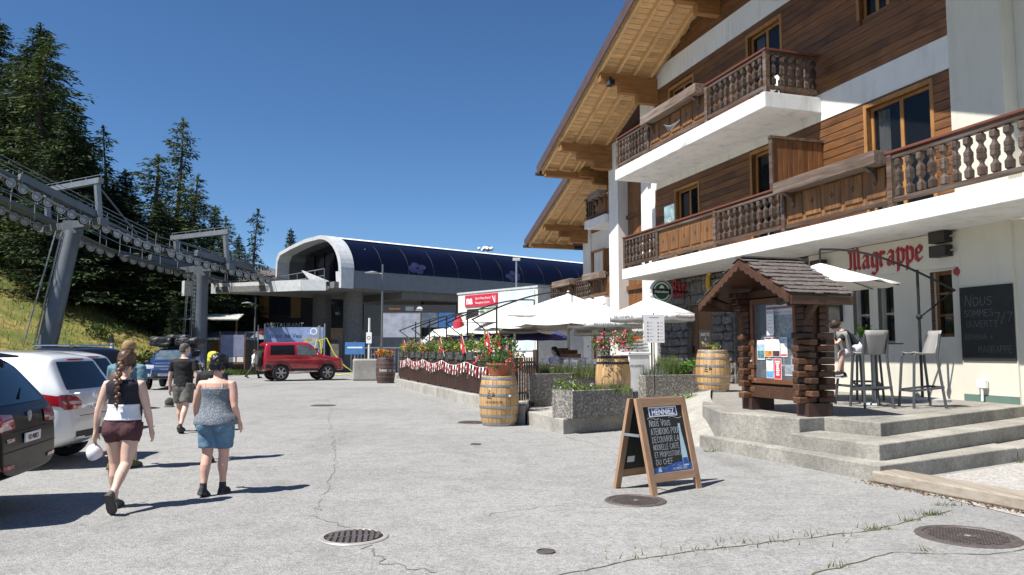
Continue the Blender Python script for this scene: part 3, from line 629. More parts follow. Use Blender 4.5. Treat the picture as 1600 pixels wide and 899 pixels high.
# ------------------------------------------------------------------ farther wing
wing = thing('chalet_wing', 'farther and lower chalet wing with its own gable and two short balconies', 'chalet', W(0,0,0), CROT)
roof(wing, 37.3, 29.02, 7.05, .36, -1.5, .92, -14, [(30.3, [(2.3,.3),(1.7,.28),(1.0,.26)]), (34.9, [(2.3,.3),(1.5,.28),(.9,.26)]), (36.8, [(2.3,.22)])], right=False)
MB().box(34.45, 35.4, -1.9, -1.45, .3, 7.75).build('pillar', WHITE_WALL, wing); MB().box(29.02, 34.44, -1.9, -1.52, .3, 9.0).build('wall', WHITE_WALL, wing); MB().box(35.0, 35.38, -14, -1.91, .3, 7.6).build('end_wall', WHITE_WALL, wing)
window(wing, 32.9, 34.2, 4.2, 6.3, v=-1.45, cols=2); window(wing, 31.0, 32.2, 7.4, 9.0, v=-1.45, cols=2); window(wing, 29.6, 31.2, 4.2, 6.2, v=-1.45, cols=2)
pw = part('wood_siding', wing); planks(pw, 29.05, 34.4, 3.9, 6.35, [(32.9,34.2,3,6.4), (29.6,31.2,3,6.3)], v=-1.5); planks(pw, 29.05, 34.4, 7.3, 9.0, [(31.0,32.2,7.2,9.1)], v=-1.5)
MB().box(29.02, 31.25, -1.49, .2, 6.95, 7.28).build('balcony_slab', SLABM, wing); MB().box(29.02, 36.0, -1.48, .2, 3.35, 3.8).build('balcony_slab', SLABM, wing)
r3 = part('balcony_railing', wing); box_run(r3, 29.1, 30.2, .12, 7.28, H=1.0); rail_run(r3, 30.25, 31.2, .12, 7.28, H=1.0, sp=.25); MB().box(29.05,31.25,.04,.2,8.22,8.28).build('handrail', RAILX, r3)
r4 = part('balcony_railing', wing); box_run(r4, 29.1, 30.9, .12, 3.8, H=1.05); rail_run(r4, 30.95, 32.4, .12, 3.8, H=1.05); box_run(r4, 32.45, 34.7, .12, 3.8, H=1.05); rail_run(r4, 34.75, 35.9, .12, 3.8, H=1.05); rail_run(r4, -1.4, .0, 35.95, 3.8, H=1.05, axis='v'); MB().box(29.05,36,.04,.2,4.79,4.85).build('handrail', RAILX, r4)
vplanks(wing, 30.0, 31.1, .6, 2.9, -1.48, .3, WOODZ, name='board'); window(wing, 32.0, 34.0, 1.2, 2.8, v=-1.46, cols=3)
# ------------------------------------------------------------------ signs on the facade
def nib(mb, glyphs, text, x, z, k, fn, depth, nv=(.33,.33)):
    for ch in text:
        w = 0
        for st in glyphs[ch]:
            w = max(w, max(p[0] for p in st))
            for (a, b) in zip(st, st[1:]):
                pts = [(a[0]-nv[0], a[1]-nv[1]), (a[0]+nv[0], a[1]+nv[1]), (b[0]+nv[0], b[1]+nv[1]), (b[0]-nv[0], b[1]-nv[1])]
                if abs((pts[1][0]-pts[0][0])*(pts[2][1]-pts[0][1])-(pts[1][1]-pts[0][1])*(pts[2][0]-pts[0][0])) < .12: 
                    pts = [(a[0]-.1, a[1]+.1), (a[0]+.1, a[1]-.1), (b[0]+.1, b[1]-.1), (b[0]-.1, b[1]+.1)]
                P = [Vector(fn(x+p[0]*k, z+p[1]*k, 0)) for p in pts]; mb.prism(P, Vector(fn(0, 0, depth*rng.uniform(.9,1.1)))-Vector(fn(0, 0, 0)))
        x += (w+.95)*k
    return x
BL = {'a':[[(.4,3.2),(1,4),(2,3.4),(2,.6),(2.5,0)],[(2,2.2),(.9,2.2),(.3,1.4),(.3,.6),(.9,0),(2,.7)]],'g':[[(2.1,3.6),(1,4),(.3,3.3),(.3,.8),(.9,.1),(2,.6)],[(2.1,3.8),(2.1,-1.2),(1.3,-2),(.2,-1.5)]],
'r':[[(0,3.4),(.4,4),(.4,.6),(.8,0)],[(.5,3.2),(1.2,4),(1.9,3.4)]],'p':[[(0,3.4),(.4,4.3),(.4,-1.8)],[(.5,3.4),(1.4,4),(2.2,3.3),(2.2,.7),(1.4,0),(.5,.5)]],
'e':[[(2.1,.7),(1.2,0),(.3,.7),(.3,3.3),(1.2,4),(2.1,3.2),(1.9,2.5),(.5,1.8)]],'M':[[(0,.4),(.6,0),(1,1),(1,5),(.3,5.6)],[(1,5.2),(1.8,6),(2.5,5.2),(2.5,.6),(3,0)],[(2.6,5.2),(3.5,6),(4.1,5.2),(4.1,.6),(4.7,0)]],
'B':[[(.2,.3),(.8,0),(.8,5.4),(.2,6)],[(.8,5.3),(2,6),(2.9,5.2),(2.7,4),(1,3.3)],[(1.6,3.5),(2.9,2.7),(2.9,.9),(1.9,0),(.8,.5)]],'C':[[(2.6,5.2),(1.6,6),(.5,5),(.4,1.2),(1.4,0),(2.6,.9)],[(1.5,5.4),(1.5,.6)]]}
REDL = plain('red_letter', (.34,.018,.028), .45, var=.08); GOLDL = plain('gold_letter', (.62,.38,.04), .4)
s = thing('wall_lettering', 'red gothic letters spelling Magrappe on the cream fascia', 'sign', W(15.2, .04, 3.42), CROT)
mb = MB(); nib(mb, BL, 'Magrappe', 0, .1, .082, lambda x, z, d: (-x, d, z+.004*x), .03); mb.build('lettering', REDL, s)
s = thing('wall_lettering', 'red gothic letters spelling Bar over the stone entrance', 'sign', W(23.6, .10, 3.40), CROT)
mb = MB(); nib(mb, BL, 'Bar', 0, .05, .092, lambda x, z, d: (-x, d, z), .06); mb.build('lettering', REDL, s)
s = thing('wall_lettering', 'single gold gothic letter C on the stone lintel', 'sign', W(21.45, .10, 3.45), CROT)
mb = MB(); nib(mb, BL, 'C', 0, .05, .095, lambda x, z, d: (-x, d, z), .06); mb.build('lettering', GOLDL, s)
hs = thing('beer_sign', 'round green and white beer sign on a bracket by the red Bar letters', 'sign', W(22.75, 1.05, 3.55), CROT)
MB().lathe([(.38,-.06),(.40,-.05),(.40,.05),(.38,.06)], 40, axis='x').build('housing', plain('sign_rim_grey', (.5,.52,.5), .4), hs, smooth=True)
MB().lathe([(.34,-.064),(.34,-.061)], 40, axis='x').build('face', plain('sign_green', (.02,.10,.045), .4), hs); MB().lathe([(.30,-.067),(.26,-.067)], 40, axis='x', cap=False).build('ring', plain('sign_white', (.8,.8,.78), .5, var=0), hs)
MB().box(-.072, -.066, -.34, .34, -.10, .08).build('band', plain('sign_black', (.01,.01,.01), .4, var=0), hs); MB().add([(-.071, -.1, .1), (-.071, .1, .1), (-.071, .04, .2), (-.071, -.04, .2)], [(0,1,2,3)]).build('emblem', plain('sign_white', (.8,.8,.78), .5), hs)
lettering('Heineken', .135, plain('sign_white', (.8,.8,.78), .5), hs, (-.075, .005, -.055), (R(90), 0, R(-90)), .001, align='CENTER', bold=.002)
MB().beam((0,-.4,0),(0,-1.0,0),.05,.05).build('bracket', DARKMETAL, hs)
cbd = thing('wall_chalkboard', 'large black chalkboard with white handwriting hung on the cream wall', 'chalkboard', W(12.08, .05, 1.40), CROT)
MB().box(-1.17, 0, .006, .03, 0, 1.46).build('board', plain('chalkboard', (.018,.02,.02), .75, var=.35, scale=2), cbd, bevel=.006)
ch = MB(); fnc = lambda x, z: (-x, .034, z)
strokes(ch, 'Nous', .12, 1.08, .22, .05, fnc, .02, 3, .12); strokes(ch, 'SOMMES', .10, .87, .13, .07, fnc, .02, 4); strokes(ch, 'OUVERTS', .14, .66, .12, .06, fnc, .02, 5); strokes(ch, '7/7', .76, .74, .18, .05, fnc, .01, 6, .1); strokes(ch, 'BIENVENUE A', .10, .42, .10, .05, fnc, .02, 7, wf=.75); strokes(ch, 'MAGRAPPE', .38, .16, .13, .05, fnc, .02, 8, wf=.85)
ch.build('chalk_writing', plain('chalk', (.15,.16,.165), .95, var=.3, scale=20), cbd)['kind'] = 'stuff'
for (uu, zz, lab) in ((12.38, 3.93, 'upper dark louvred speaker box on the cream fascia beside the red lettering'), (12.38, 3.64, 'lower dark louvred speaker box on the cream fascia beside the red lettering'), (16.1, 3.75, 'dark louvred speaker box where the cream wall meets the stone')):
    b = thing('speaker', lab, 'speaker', W(uu, .08, zz), CROT); MB().box(-.2, .2, 0, .22, -.12, .12).build('cabinet', plain('speaker_brown', (.025,.018,.014), .5), b, bevel=.012)
    for k in range(3): MB().box(-.22, -.203, .03, .19, -.09+.065*k, -.05+.065*k).build('slat', DARKMETAL, b)
    MB().box(-.30,-.201,.06,.10,-.02,.02).build('bracket', METAL, b)
b = thing('alarm_bell', 'round red alarm bell on the cream wall above the chalkboard', 'bell', W(12.14, .0, 3.20), CROT); MB().lathe([(.03,.09),(.075,.07),(.085,.03),(.085,.002)], 20, axis='y', cap=True).build('dome', plain('bell_red', (.30,.03,.035), .35, var=.05), b, smooth=True)
b = thing('wall_outlet', 'white outlet box with pipe low on the cream wall', 'outlet', W(11.62, .05, .62), CROT); MB().box(-.10, .10, .021, .12, .25, .42).build('box', plain('outlet_white', (.75,.75,.72), .5), b, bevel=.015); MB().tube([(0,.08,.25),(0,.08,.0)], .025, 10).build('pipe', plain('outlet_white', (.75,.75,.72), .5), b)
b = thing('wall_screen', 'flat black screen on the wall behind the seated person', 'screen', W(15.75, .01, 2.3), CROT); MB().box(-.26,.26,0,.08,0,.48).build('panel', BLACKPL, b, bevel=.015); MB().box(-.24,.24,.081,.084,.03,.45).build('display', glass('screen_glass', (.008,.008,.01), .08), b)
b = thing('balcony_notice', 'pale poster clipped behind the first floor balcony handrail', 'poster', W(21.55, 1.35, 5.45), CROT); MB().box(-.32,.32,-.01,.01,0,.75).build('sheet', plain('poster_glass', (.25,.36,.38), .25, var=.5, scale=4), b); MB().box(-.34,.34,-.015,.015,-.03,0).build('clip', METAL, b); lettering('C', .22, plain('sign_white', (.8,.8,.78), .5), b, (-.02,.012,.2), (R(90),0,R(180)), .001, align='CENTER')
b = thing('dish_rack', 'folded wire airer hung on the upper balcony flower box', 'rack', W(19.9, 2.02, 8.25), CROT)
for k in range(5): MB().tube([(-.3+.05*k,.02+.05*k,.1-.04*k),(.3,.05+.04*k,.05*k-.1)], .008, 6).build('wire', plain('wire_grey', (.5,.52,.54), .4, .5), b)
for lab, uu, vv, zz in (('white plastic chair on the upper balcony behind its balusters', 17.0, .9, 8.05), ('white plastic chair on the lower balcony behind its balusters', 16.6, .9, 4.42)):
    b = thing('balcony_chair', lab, 'chair', W(uu, vv, zz), CROT); wp = plain('white_plastic', (.8,.8,.78), .4, var=.04)
    for sx in (-1,1):
        for sy in (-1,1): MB().beam((sx*.22,sy*.22,0),(sx*.2,sy*.2,.44),.04,.04).build('leg', wp, b)
    MB().box(-.24,.24,-.24,.24,.441,.47).build('seat', wp, b, bevel=.01); MB().prism([(-.24,-.22,.471),(-.24,-.26,.471),(-.24,-.36,.9),(-.24,-.32,.9)],(.48,0,0)).build('backrest', wp, b)
# ================================================================== KIOSK
KW = wood('kiosk_wood', (.022,.009,.005), (.080,.030,.012), 'x', rand=.2); KWZ = wood('kiosk_wood_z', (.022,.009,.005), (.075,.028,.012), 'z', rand=.2); KWY = wood('kiosk_wood_y', (.032,.014,.008), (.105,.046,.022), 'y', rand=.25)
KLOG = wood('kiosk_log_end', (.032,.013,.006), (.13,.056,.025), 'y', rand=.5)
k = thing('menu_kiosk', 'dark wooden menu display shelter with shingled gable roof and glass case', 'kiosk', W(10.68, 5.5, .6), CROT)
# local x=u, y=out, z up from platform
for sx in (-1, 1):
    for ya, yb in ((-.38,.06),): MB().box(sx*.72-.14, sx*.72+.14, ya, yb, 0, .2).build('foot', plain('kiosk_foot', (.045,.018,.014), .6), k)
for sx in (-1, 1):   # notched log corners
    lg = part('log_corner', k)
    for y0 in (-.02, -.32):
        for i in range(11):
            z = .2+i*.098; o = .10 if i % 2 else .0
            if i % 2: MB().box(sx*.72-.18-rng.uniform(0,.05), sx*.72+.18+rng.uniform(0,.05), y0-.06-rng.uniform(0,.02), y0+.06+rng.uniform(0,.03), z+rng.uniform(0,.006), z+.092).build('log', KLOG, lg, bevel=.014, seg=1)
            else: MB().box(sx*.72-.075, sx*.72+.075, y0-.19 if y0 < -.1 else y0-.12, y0+.12 if y0 < -.1 else y0+.2, z, z+.094).build('log', KLOG, lg, bevel=.014, seg=1)
        for i in range(7):
            z = 1.28+i*.1; q = .08*i if i > 3 else 0
            MB().box(sx*.72-.09, sx*.72+.09, y0-.09, y0+.09+q*.5, z, z+.096).build('log', KW, lg, bevel=.012, seg=1)
MB().box(-.64, .64, -.06, .03, .22, .42).build('lower_beam', KWY, k, bevel=.012); MB().box(-.64, .64, -.37, -.31, .22, 1.95).build('back_panel', KW, k)
for sx in (-1, 1): MB().box(sx*.72-.03, sx*.72+.03, -.26, -.10, .22, 1.95).build('side_panel', KWZ, k)
MB().box(-.62, .62, -.30, -.04, .40, .46).build('case_floor', KW, k)
# case frame, glass, posters
cf = part('display_case', k)
f = MB(); f.box(-.60, -.52, -.02, .05, .46, 1.86); f.box(.52, .60, -.02, .05, .46, 1.86); f.box(-.519, .519, -.02, .05, .46, .54); f.box(-.519, .519, -.02, .05, 1.78, 1.86); f.build('frame', wood('case_frame', (.09,.032,.014), (.19,.075,.03), 'z', rand=0), cf, bevel=.008)
MB().box(-.52, .52, -.10, -.09, .54, 1.78).build('backing', plain('case_back', (.05,.055,.06), .6, var=.3), cf)
MB().box(-.515, .515, .0, .006, .545, 1.775).build('pane', glass('case_glass', (.4,.45,.5), .02, .12), cf)
PAP = plain('paper_white', (.78,.78,.77), .7, var=.03); 
def poster(x0, x1, z0, z1, bands, y=.009, lines=0):
    """x measured left to right as seen from the front"""
    o = MB().box(-x1, -x0, y, y+.003, z0, z1).build('poster', PAP, cf); h = z1-z0
    for a, b, c, nm in bands: MB().box(-x1+.008, -x0-.008, y+.0032, y+.0038, z0+a*h, z0+b*h).build('print', plain('print_'+nm, c, .6, var=.5, scale=18), o)
    if lines:
        m = MB(); rg = random.Random(int(x0*1000+z0*77))
        for i in range(lines): zz = z1-h*(.12+.7*i/lines); m.box(-x1+.03+rg.uniform(0,.02), -x0-.03-rg.uniform(0,(x1-x0)*.4), y+.0032, y+.0037, zz-.004, zz+.002)
        m.build('text_lines', plain('print_grey', (.25,.25,.27), .7), o)
poster(-.32, .36, .72, 1.75, [(.93,.97,(.30,.05,.06),'crimson')], -.085, 14); poster(-.22, .42, .6, 1.6, [(.02,.98,(.30,.33,.36),'slate')], -.07, 12)
poster(-.19, -.0, 1.25, 1.66, [(.85,.97,(.45,.45,.45),'midgrey')], .009, 5)
poster(-.46, -.26, .85, 1.17, [(.05,.45,(.10,.20,.22),'valley'),(.45,.8,(.35,.5,.62),'mountain')], .0085)
poster(-.25, -.06, .90, 1.22, [(.02,.3,(.55,.20,.02),'orange'),(.9,.98,(.12,.03,.04),'maroon')], .009, 4); poster(-.05, .14, .90, 1.22, [(.02,.3,(.09,.03,.03),'brown'),(.9,.98,(.12,.03,.04),'maroon')], .009, 4)
poster(.16, .33, .90, 1.21, [(.04,.14,(.5,.05,.06),'scarlet'),(.7,.95,(.32,.42,.55),'sky')], .009, 4); poster(-.22, -.04, .55, .87, [(.03,.36,(.10,.30,.62),'blue'),(.9,.98,(.12,.03,.04),'maroon')], .009, 4)
poster(-.02, .17, .54, .87, [(.02,.98,(.55,.03,.05),'red')], .009)
o = MB(); rg = random.Random(4)
for i in range(7): z = .6+i*.035; w_ = rg.uniform(.03,.07); o.box(-.075-w_, -.075+w_, .0135, .0138, z, z+.024)
o.build('poster_figure', PAP, cf)
MB().ball((.57, .06, .82), .025, 8, 6).build('lock', METAL, cf); MB().box(.46,.50,.052,.056,.50,.53).build('maker_plate', METAL, cf)
# gable roof: ridge along y
kr = part('roof', k); ze, zr, hw_ = 1.84, 2.48, 1.24; y0, y1 = .62, -.47
sl = (zr-ze)/hw_; L_ = math.hypot(hw_, zr-ze)
for sx in (-1, 1):
    MB().prism([(0, y0, zr-.03), (sx*hw_, y0, ze-.03), (sx*hw_, y0, ze), (0, y0, zr)], (0, y1-y0, 0)).build('roof_board', KWY, kr)
    rows = 9
    for r_ in range(rows):
        for c_ in range(8):
            t0 = r_/rows; t1 = (r_+1.25)/rows; dy = (y0-y1+.06)/8; ya = y0+.03-c_*dy-(.5*dy if r_ % 2 else 0); yb = ya-dy+.008
            ya = min(ya, y0+.03); yb = max(yb, y1-.03)
            if ya-yb < .03: continue
            def P(t, y, h): return (sx*(hw_+.05)*t, y, zr-(zr-ze)*t*(hw_+.05)/hw_+h)
            j = rng.uniform(0, .012); t1 = min(t1, 1.0); t1j = t1+rng.uniform(-.012,.006)
            MB().prism([P(t0, ya, .006), P(t1j, ya, .022+j), P(t1j, ya, .034+j), P(t0, ya, .016)], (0, yb-ya, 0)).build('shingle', SHINGLE, kr)
    # scalloped verge board
    pts = [(0, y0+.002, zr-.02)]; n = 9
    bot = []
    for i in range(n*4+1):
        t = i/(n*4); d = .13+.035*abs(math.sin(math.pi*t*n)); bot.append((sx*hw_*t, y0+.002, zr-(zr-ze)*t-d))
    MB().prism([(0, y0+.002, zr-.03)]+[(sx*hw_, y0+.002, ze-.03)]+bot[::-1], (0, .03, 0)).build('verge_board', KWY, kr)
    MB().box(sx*hw_-.03 if sx > 0 else -hw_-.03, hw_+.03 if sx > 0 else -hw_+.03, y1, y0, ze-.16, ze-.035).build('eave_board', KWY, kr)
    MB().beam((sx*.7, .42, ze-.1), (sx*1.1, .42, ze+.02), .1, .1).build('brace', KW, kr)
    MB().beam((sx*.72, .0, 1.45), (sx*1.12, .0, 1.84), .09, .1).build('brace', KW, kr)
MB().box(-.06, .06, y1, y0-.03, zr-.18, zr-.05).build('ridge_beam', KW, kr); MB().box(-.1, .1, y1-.03, y0+.03, zr+.012, zr+.036).build('ridge_cap', SHINGLE, kr)
MB().box(-.8, .8, -.05, .05, 1.88, 2.0).build('tie_beam', KW, k); MB().prism([(-.7, -.02, 2.0), (.7, -.02, 2.0), (0, -.02, zr-.1)], (0, -.03, 0)).build('gable_panel', KW, k)
# ================================================================== BARRELS, PLANTERS
OAK = wood('barrel_oak', (.40,.24,.10), (.62,.40,.19), 'z', rand=.12); OAKD = wood('barrel_dark', (.05,.025,.018), (.13,.06,.04), 'z', rand=.15); HOOP = plain('hoop_steel', (.33,.35,.37), .4, .7); HOOPD = plain('hoop_black', (.03,.03,.03), .5, .3)
INK = plain('brand_ink', (.03,.02,.012), .8, var=0)
def barrel(loc, h, r, label, m, hoopm, rz=0, hoops=(.04,.2,.38,.62,.8,.95), grp=None):
    t = thing('wine_barrel', label, 'barrel', loc, rz); n = 26
    def rad(q): return r*(1-.17*(2*q-1)**2)
    for i in range(n):
        a0, a1 = 2*math.pi*(i+.03)/n, 2*math.pi*(i+.97)/n; mb = MB(); rings = []
        for q in [j/8 for j in range(9)]:
            R0 = rad(q); rings.append([(R0*math.cos(a0), R0*math.sin(a0), q*h), (R0*math.cos(a1), R0*math.sin(a1), q*h), ((R0-.03)*math.cos(a1), (R0-.03)*math.sin(a1), q*h), ((R0-.03)*math.cos(a0), (R0-.03)*math.sin(a0), q*h)])
        if i == 0 or True: mb.loft(rings, True).build('stave', m, t)
    for hq in hoops:
        w_ = .022 if h > .7 else .03; MB().lathe([(rad(hq-w_)+.006, (hq-w_)*h), (rad(hq+w_)+.006, (hq+w_)*h)], 32, cap=False).build('hoop', hoopm, t, smooth=True)
    MB().lathe([(.001, h*.97), (rad(.97)-.02, h*.97)], 28, cap=False).build('head', m, t)
    return t
def on_barrel(t, r, h, z, ang, mk):
    """wrap flat marks (x,z) on the barrel at angle ang"""
    mb = MB(); mk(mb)
    for i, (x, y, zz) in enumerate(mb.v):
        q = (z+zz)/h; R0 = r*(1-.17*(2*q-1)**2)+.008; a = ang+x/R0; mb.v[i] = (R0*math.cos(a), R0*math.sin(a), z+zz)
    return mb.build('brand_mark', INK, t)
def blade_marks(mb):
    for i in range(4): zz = .05*i; mb.quad((-.10+.01*i,0,zz), (.0-.01*i,0,zz-.012), (-.0-.01*i,0,zz+.004), (-.10+.01*i,0,zz+.022))
    mb.quad((.0,0,.03),(.08,0,.04),(.09,0,.10),(.03,0,.05)); mb.quad((.01,0,.06),(.05,0,.13),(.06,0,.13),(.03,0,.06))
b1 = barrel((-.28, 16.75, 0), 1.06, .43, 'light oak wine barrel at the fence corner carrying red geraniums', OAK, HOOP)
on_barrel(b1, .43, 1.06, .60, R(-112), blade_marks); on_barrel(b1, .43, 1.06, .50, R(-106), lambda mb: strokes(mb, 'LES CELLIERS DE SION', -.17, 0, .035, .14, wf=.75))
MB().lathe([(.03,0),(.03,.03)], 10, (.24,-.36,.63)).build('bung', plain('bung_white',(.7,.68,.62),.6), b1)
b2 = barrel((-6.25, 38.2, 0), 1.28, .48, 'dark brown wine barrel at the far fence end with orange flowers', OAKD, plain('hoop_dull',(.13,.12,.12),.5,.4), hoops=(.05,.25,.4,.62,.78,.95)); on_barrel(b2, .48, 1.28, .58, R(-84), lambda mb: strokes(mb, 'Chene de Sion', -.3, 0, .12, .12)).data.materials[0] = PAP
p3 = W(15.6, 6.0, .36); b3 = barrel((2.15, 16.45, .5), 1.0, .375, 'pale oak barrel with black hoops behind the concrete planters, full of pink geraniums', OAK, HOOPD, hoops=(.22,.84,.96)); 
on_barrel(b3, .375, 1.0, .42, R(-108), lambda mb: strokes(mb, 'Les Fils', -.02, .0, .06, .08)); on_barrel(b3, .375, 1.0, .35, R(-108), lambda mb: strokes(mb, 'CHARLES FAVRE', -.04, .0, .05, .08, wf=.7))
on_barrel(b3, .375, 1.0, .30, R(-118), lambda mb: [mb.quad((-.02+.09*math.cos(a),0,.17+.11*math.sin(a)),(-.02+.09*math.cos(a+.3),0,.17+.11*math.sin(a+.3)),(-.02+.08*math.cos(a+.3),0,.17+.10*math.sin(a+.3)),(-.02+.08*math.cos(a),0,.17+.10*math.sin(a))) for a in [.6+.3*i for i in range(9)]])
b4 = barrel((4.92, 18.9, .6), 1.02, .42, 'oak barrel with a small slate sign by the stone bar entrance', OAK, HOOP); on_barrel(b4, .42, 1.02, .50, R(-120), blade_marks)
LEAF = leafy('geranium_leaf', (.04,.10,.02), (.10,.19,.04)); LEAFL = leafy('light_leaf', (.10,.17,.03), (.22,.30,.07)); LEAFG = leafy('lavender_leaf', (.12,.15,.10), (.22,.25,.17)); LEAFD = leafy('dark_leaf', (.025,.055,.015), (.06,.11,.03))
def petal(name, c): return plain(name, c, .6, var=.2, scale=10)
RED_P = petal('petal_red', (.60,.035,.015)); PINK_P = petal('petal_pink', (.66,.16,.30)); ORANGE_P = petal('petal_orange', (.68,.16,.01)); WHITE_P = petal('petal_white', (.75,.62,.66)); YEL_P = petal('petal_yellow', (.7,.42,.02)); LAV_P = petal('petal_lavender', (.22,.17,.38))
def plant(label, loc, rad, h, leaf, blooms=(), nl=500, size=.055, cat='plant', name='potted_flowers', seed=1, z0=0, sq=(1,1), pot=None, spiky=False, droop=0, bsize=.035):
    rg = random.Random(seed); t = thing(name, label, cat, loc); fb = MB(); pts = []
    cl = [(rg.uniform(-.85,.85)*rad*sq[0], rg.uniform(-.85,.85)*rad*sq[1], rg.uniform(.25,.8)*h) for _ in range(9)]
    for i in range(nl):
        if spiky:
            x, y = rg.uniform(-1,1)*rad*sq[0], rg.uniform(-1,1)*rad*sq[1]; l = h*rg.uniform(.4,1); a = rg.uniform(0,6.28); w_ = size*.15
            fb.add([(x-w_*math.cos(a), y-w_*math.sin(a), z0), (x+w_*math.cos(a), y+w_*math.sin(a), z0), (x+rg.gauss(0,.12)*h, y+rg.gauss(0,.12)*h, z0+l)], [(0,1,2)]); pts.append((x, y, z0+l)); continue
        c = rg.choice(cl); s = rad*.42; p = (c[0]+rg.gauss(0,1)*s*.6*sq[0], c[1]+rg.gauss(0,1)*s*.6*sq[1], z0+max(-droop*rg.random(), c[2]+rg.gauss(0,1)*h*.16)); pts.append(p)
    if not spiky: leaves(fb, pts, size, rg)
    o = fb.build('foliage', leaf, t); o['kind'] = 'stuff'
    for bm_, n in blooms:
        b = MB()
        for i in range(n):
            c = rg.choice(pts); d = Vector((c[0], c[1], c[2]-z0-h*.3)); d = d.normalized()*.04 if d.length > .01 else d
            cc = Vector(c)+Vector((d.x, d.y-.03, abs(d.z)+.01)); leaves(b, [cc+Vector((rg.gauss(0,1), rg.gauss(0,1), rg.gauss(0,1)))*bsize*.45 for _ in range(9)], bsize, rg)
        b.build('blossoms', bm_, t)['kind'] = 'stuff'
    if pot: pot(t)
    return t
def terracotta(t): MB().lathe([(.20,.0),(.27,.22),(.285,.22),(.285,.26),(.25,.26)], 24).build('pot', plain('terracotta', (.30,.12,.06), .8), t, smooth=True)
plant('red and pink geraniums in a terracotta bowl on the oak barrel', (-.28,16.75,1.07), .44, .55, LEAF, [(RED_P, 22), (PINK_P, 12), (WHITE_P, 6)], 900, .07, seed=2, z0=.12, pot=terracotta, droop=.15, bsize=.055)
plant('orange marigolds on the dark barrel', (-6.25,38.2,1.28), .42, .35, LEAF, [(ORANGE_P, 46), (YEL_P, 8)], 300, .09, seed=3, bsize=.08)
plant('pink and red geraniums on the black hooped barrel', (2.15,16.45,1.5), .45, .52, LEAF, [(PINK_P, 34), (RED_P, 26), (WHITE_P, 4)], 1100, .065, seed=4, droop=.05, bsize=.055)
pt = plant('small potted succulent with slate sign on the entrance barrel', (4.92,18.9,1.62), .2, .16, LEAFL, [(YEL_P, 4)], 90, .06, seed=5)
sl_ = thing('slate_sign', 'small dark slate sign propped on the entrance barrel', 'sign', (4.78,19.05,1.6), .3); MB().box(-.15,.15,-.01,.01,0.0,.5).build('slate', plain('slate', (.06,.065,.07), .8), sl_); q = MB(); strokes(q, 'BUVETTE', -.12, .36, .07, .12, lambda x, z: (x,-.012,z), wf=.6); strokes(q, 'A', -.02, .25, .07, .12, lambda x, z: (x,-.012,z)); strokes(q, 'VINS', -.1, .1, .09, .1, lambda x, z: (x,-.012,z), wf=.8); q.build('chalk_writing', plain('chalk_bright', (.5,.5,.5), .9), sl_)['kind'] = 'stuff'
AGG = speckle('exposed_aggregate', (.20,.185,.165), [(.06,.055,.05), (.17,.155,.14), (.27,.25,.225), (.62,.60,.55)], 42, .92, .9, .2, 1.2)
def planter(loc, rz, L_, D_, H_, label):
    t = thing('concrete_planter', label, 'planter', loc, rz); tk = .07
    MB().box(0, L_, 0, tk, 0, H_).build('front_slab', AGG, t, bevel=.012); MB().box(0, L_, D_-tk, D_, 0, H_).build('back_slab', AGG, t, bevel=.012)
    MB().box(0, tk, tk+.001, D_-tk-.001, 0, H_-.001).build('end_slab', AGG, t, bevel=.012); MB().box(L_-tk, L_, tk+.001, D_-tk-.001, 0, H_-.001).build('end_slab', AGG, t, bevel=.012)
    MB().box(tk+.001, L_-tk-.001, tk+.001, D_-tk-.001, .02, H_-.06).build('soil', plain('soil', (.05,.035,.025), .95, bump=.4), t); return t
def pl_at(t, x, y, z): M = Matrix.Translation(t.location) @ Matrix.Rotation(t.rotation_euler.z, 4, 'Z'); return M @ Vector((x, y, z))
pA = planter((1.16,14.85,.29), R(36), 1.62, .62, .54, 'low aggregate planter standing on the concrete pad')
pB = planter((.42,18.0,.40), R(31), 2.3, .6, .66, 'aggregate planter of lavender between the fence end and the hooped barrel')
pC = planter((3.15,18.25,.40), R(25), 1.75, .75, .62, 'aggregate planter with rosemary and bright herbs by the menu sheet')
MB().box(.2, 1.6, .15, .6, -.41, -.005).build('plinth', plain('plinth_dark', (.05,.045,.04), .9), pC)
MB().box(.1, 2.2, .1, .5, -.41, -.005).build('plinth', plain('plinth_dark', (.05,.045,.04), .9), pB)
plant('bright green bushy herb at one end of the low planter', pl_at(pA, .28, .3, .47), .3, .28, LEAFL, [(WHITE_P, 6)], 420, .05, seed=11, droop=.08)
plant('fine grassy lavender along the low planter', pl_at(pA, 1.0, .3, .45), .6, .24, leafy('grassy', (.09,.13,.04), (.19,.22,.09)), [(LAV_P, 26)], 1100, .07, seed=12, sq=(1,.35), spiky=True, bsize=.02)
plant('lavender bed in flower in the planter behind the fence end', pl_at(pB, 1.15, .3, .56), 1.0, .42, leafy('grassy', (.09,.13,.04), (.19,.22,.09)), [(LAV_P, 170)], 2000, .06, seed=13, sq=(1,.26), spiky=True, bsize=.025)
plant('grey lavender clump in the tall planter', pl_at(pC, .45, .4, .55), .32, .34, LEAFG, [], 700, .05, seed=14, spiky=True)
plant('upright rosemary bush in the tall planter', pl_at(pC, .95, .4, .55), .26, .62, leafy('rosemary', (.08,.13,.04), (.18,.24,.08)), [], 1100, .05, seed=15, spiky=True)
plant('bright green leafy mint bush in the tall planter', pl_at(pC, 1.4, .38, .55), .27, .42, leafy('mint', (.06,.16,.02), (.17,.33,.06)), [(ORANGE_P, 3)], 900, .07, seed=16, droop=.05)
plant('broad leaved weed growing below the tall planter', (4.0,17.6,.3), .22, .28, leafy('weed_leaf', (.07,.14,.03), (.14,.24,.05)), [], 120, .13, seed=17, name='weed_plant')
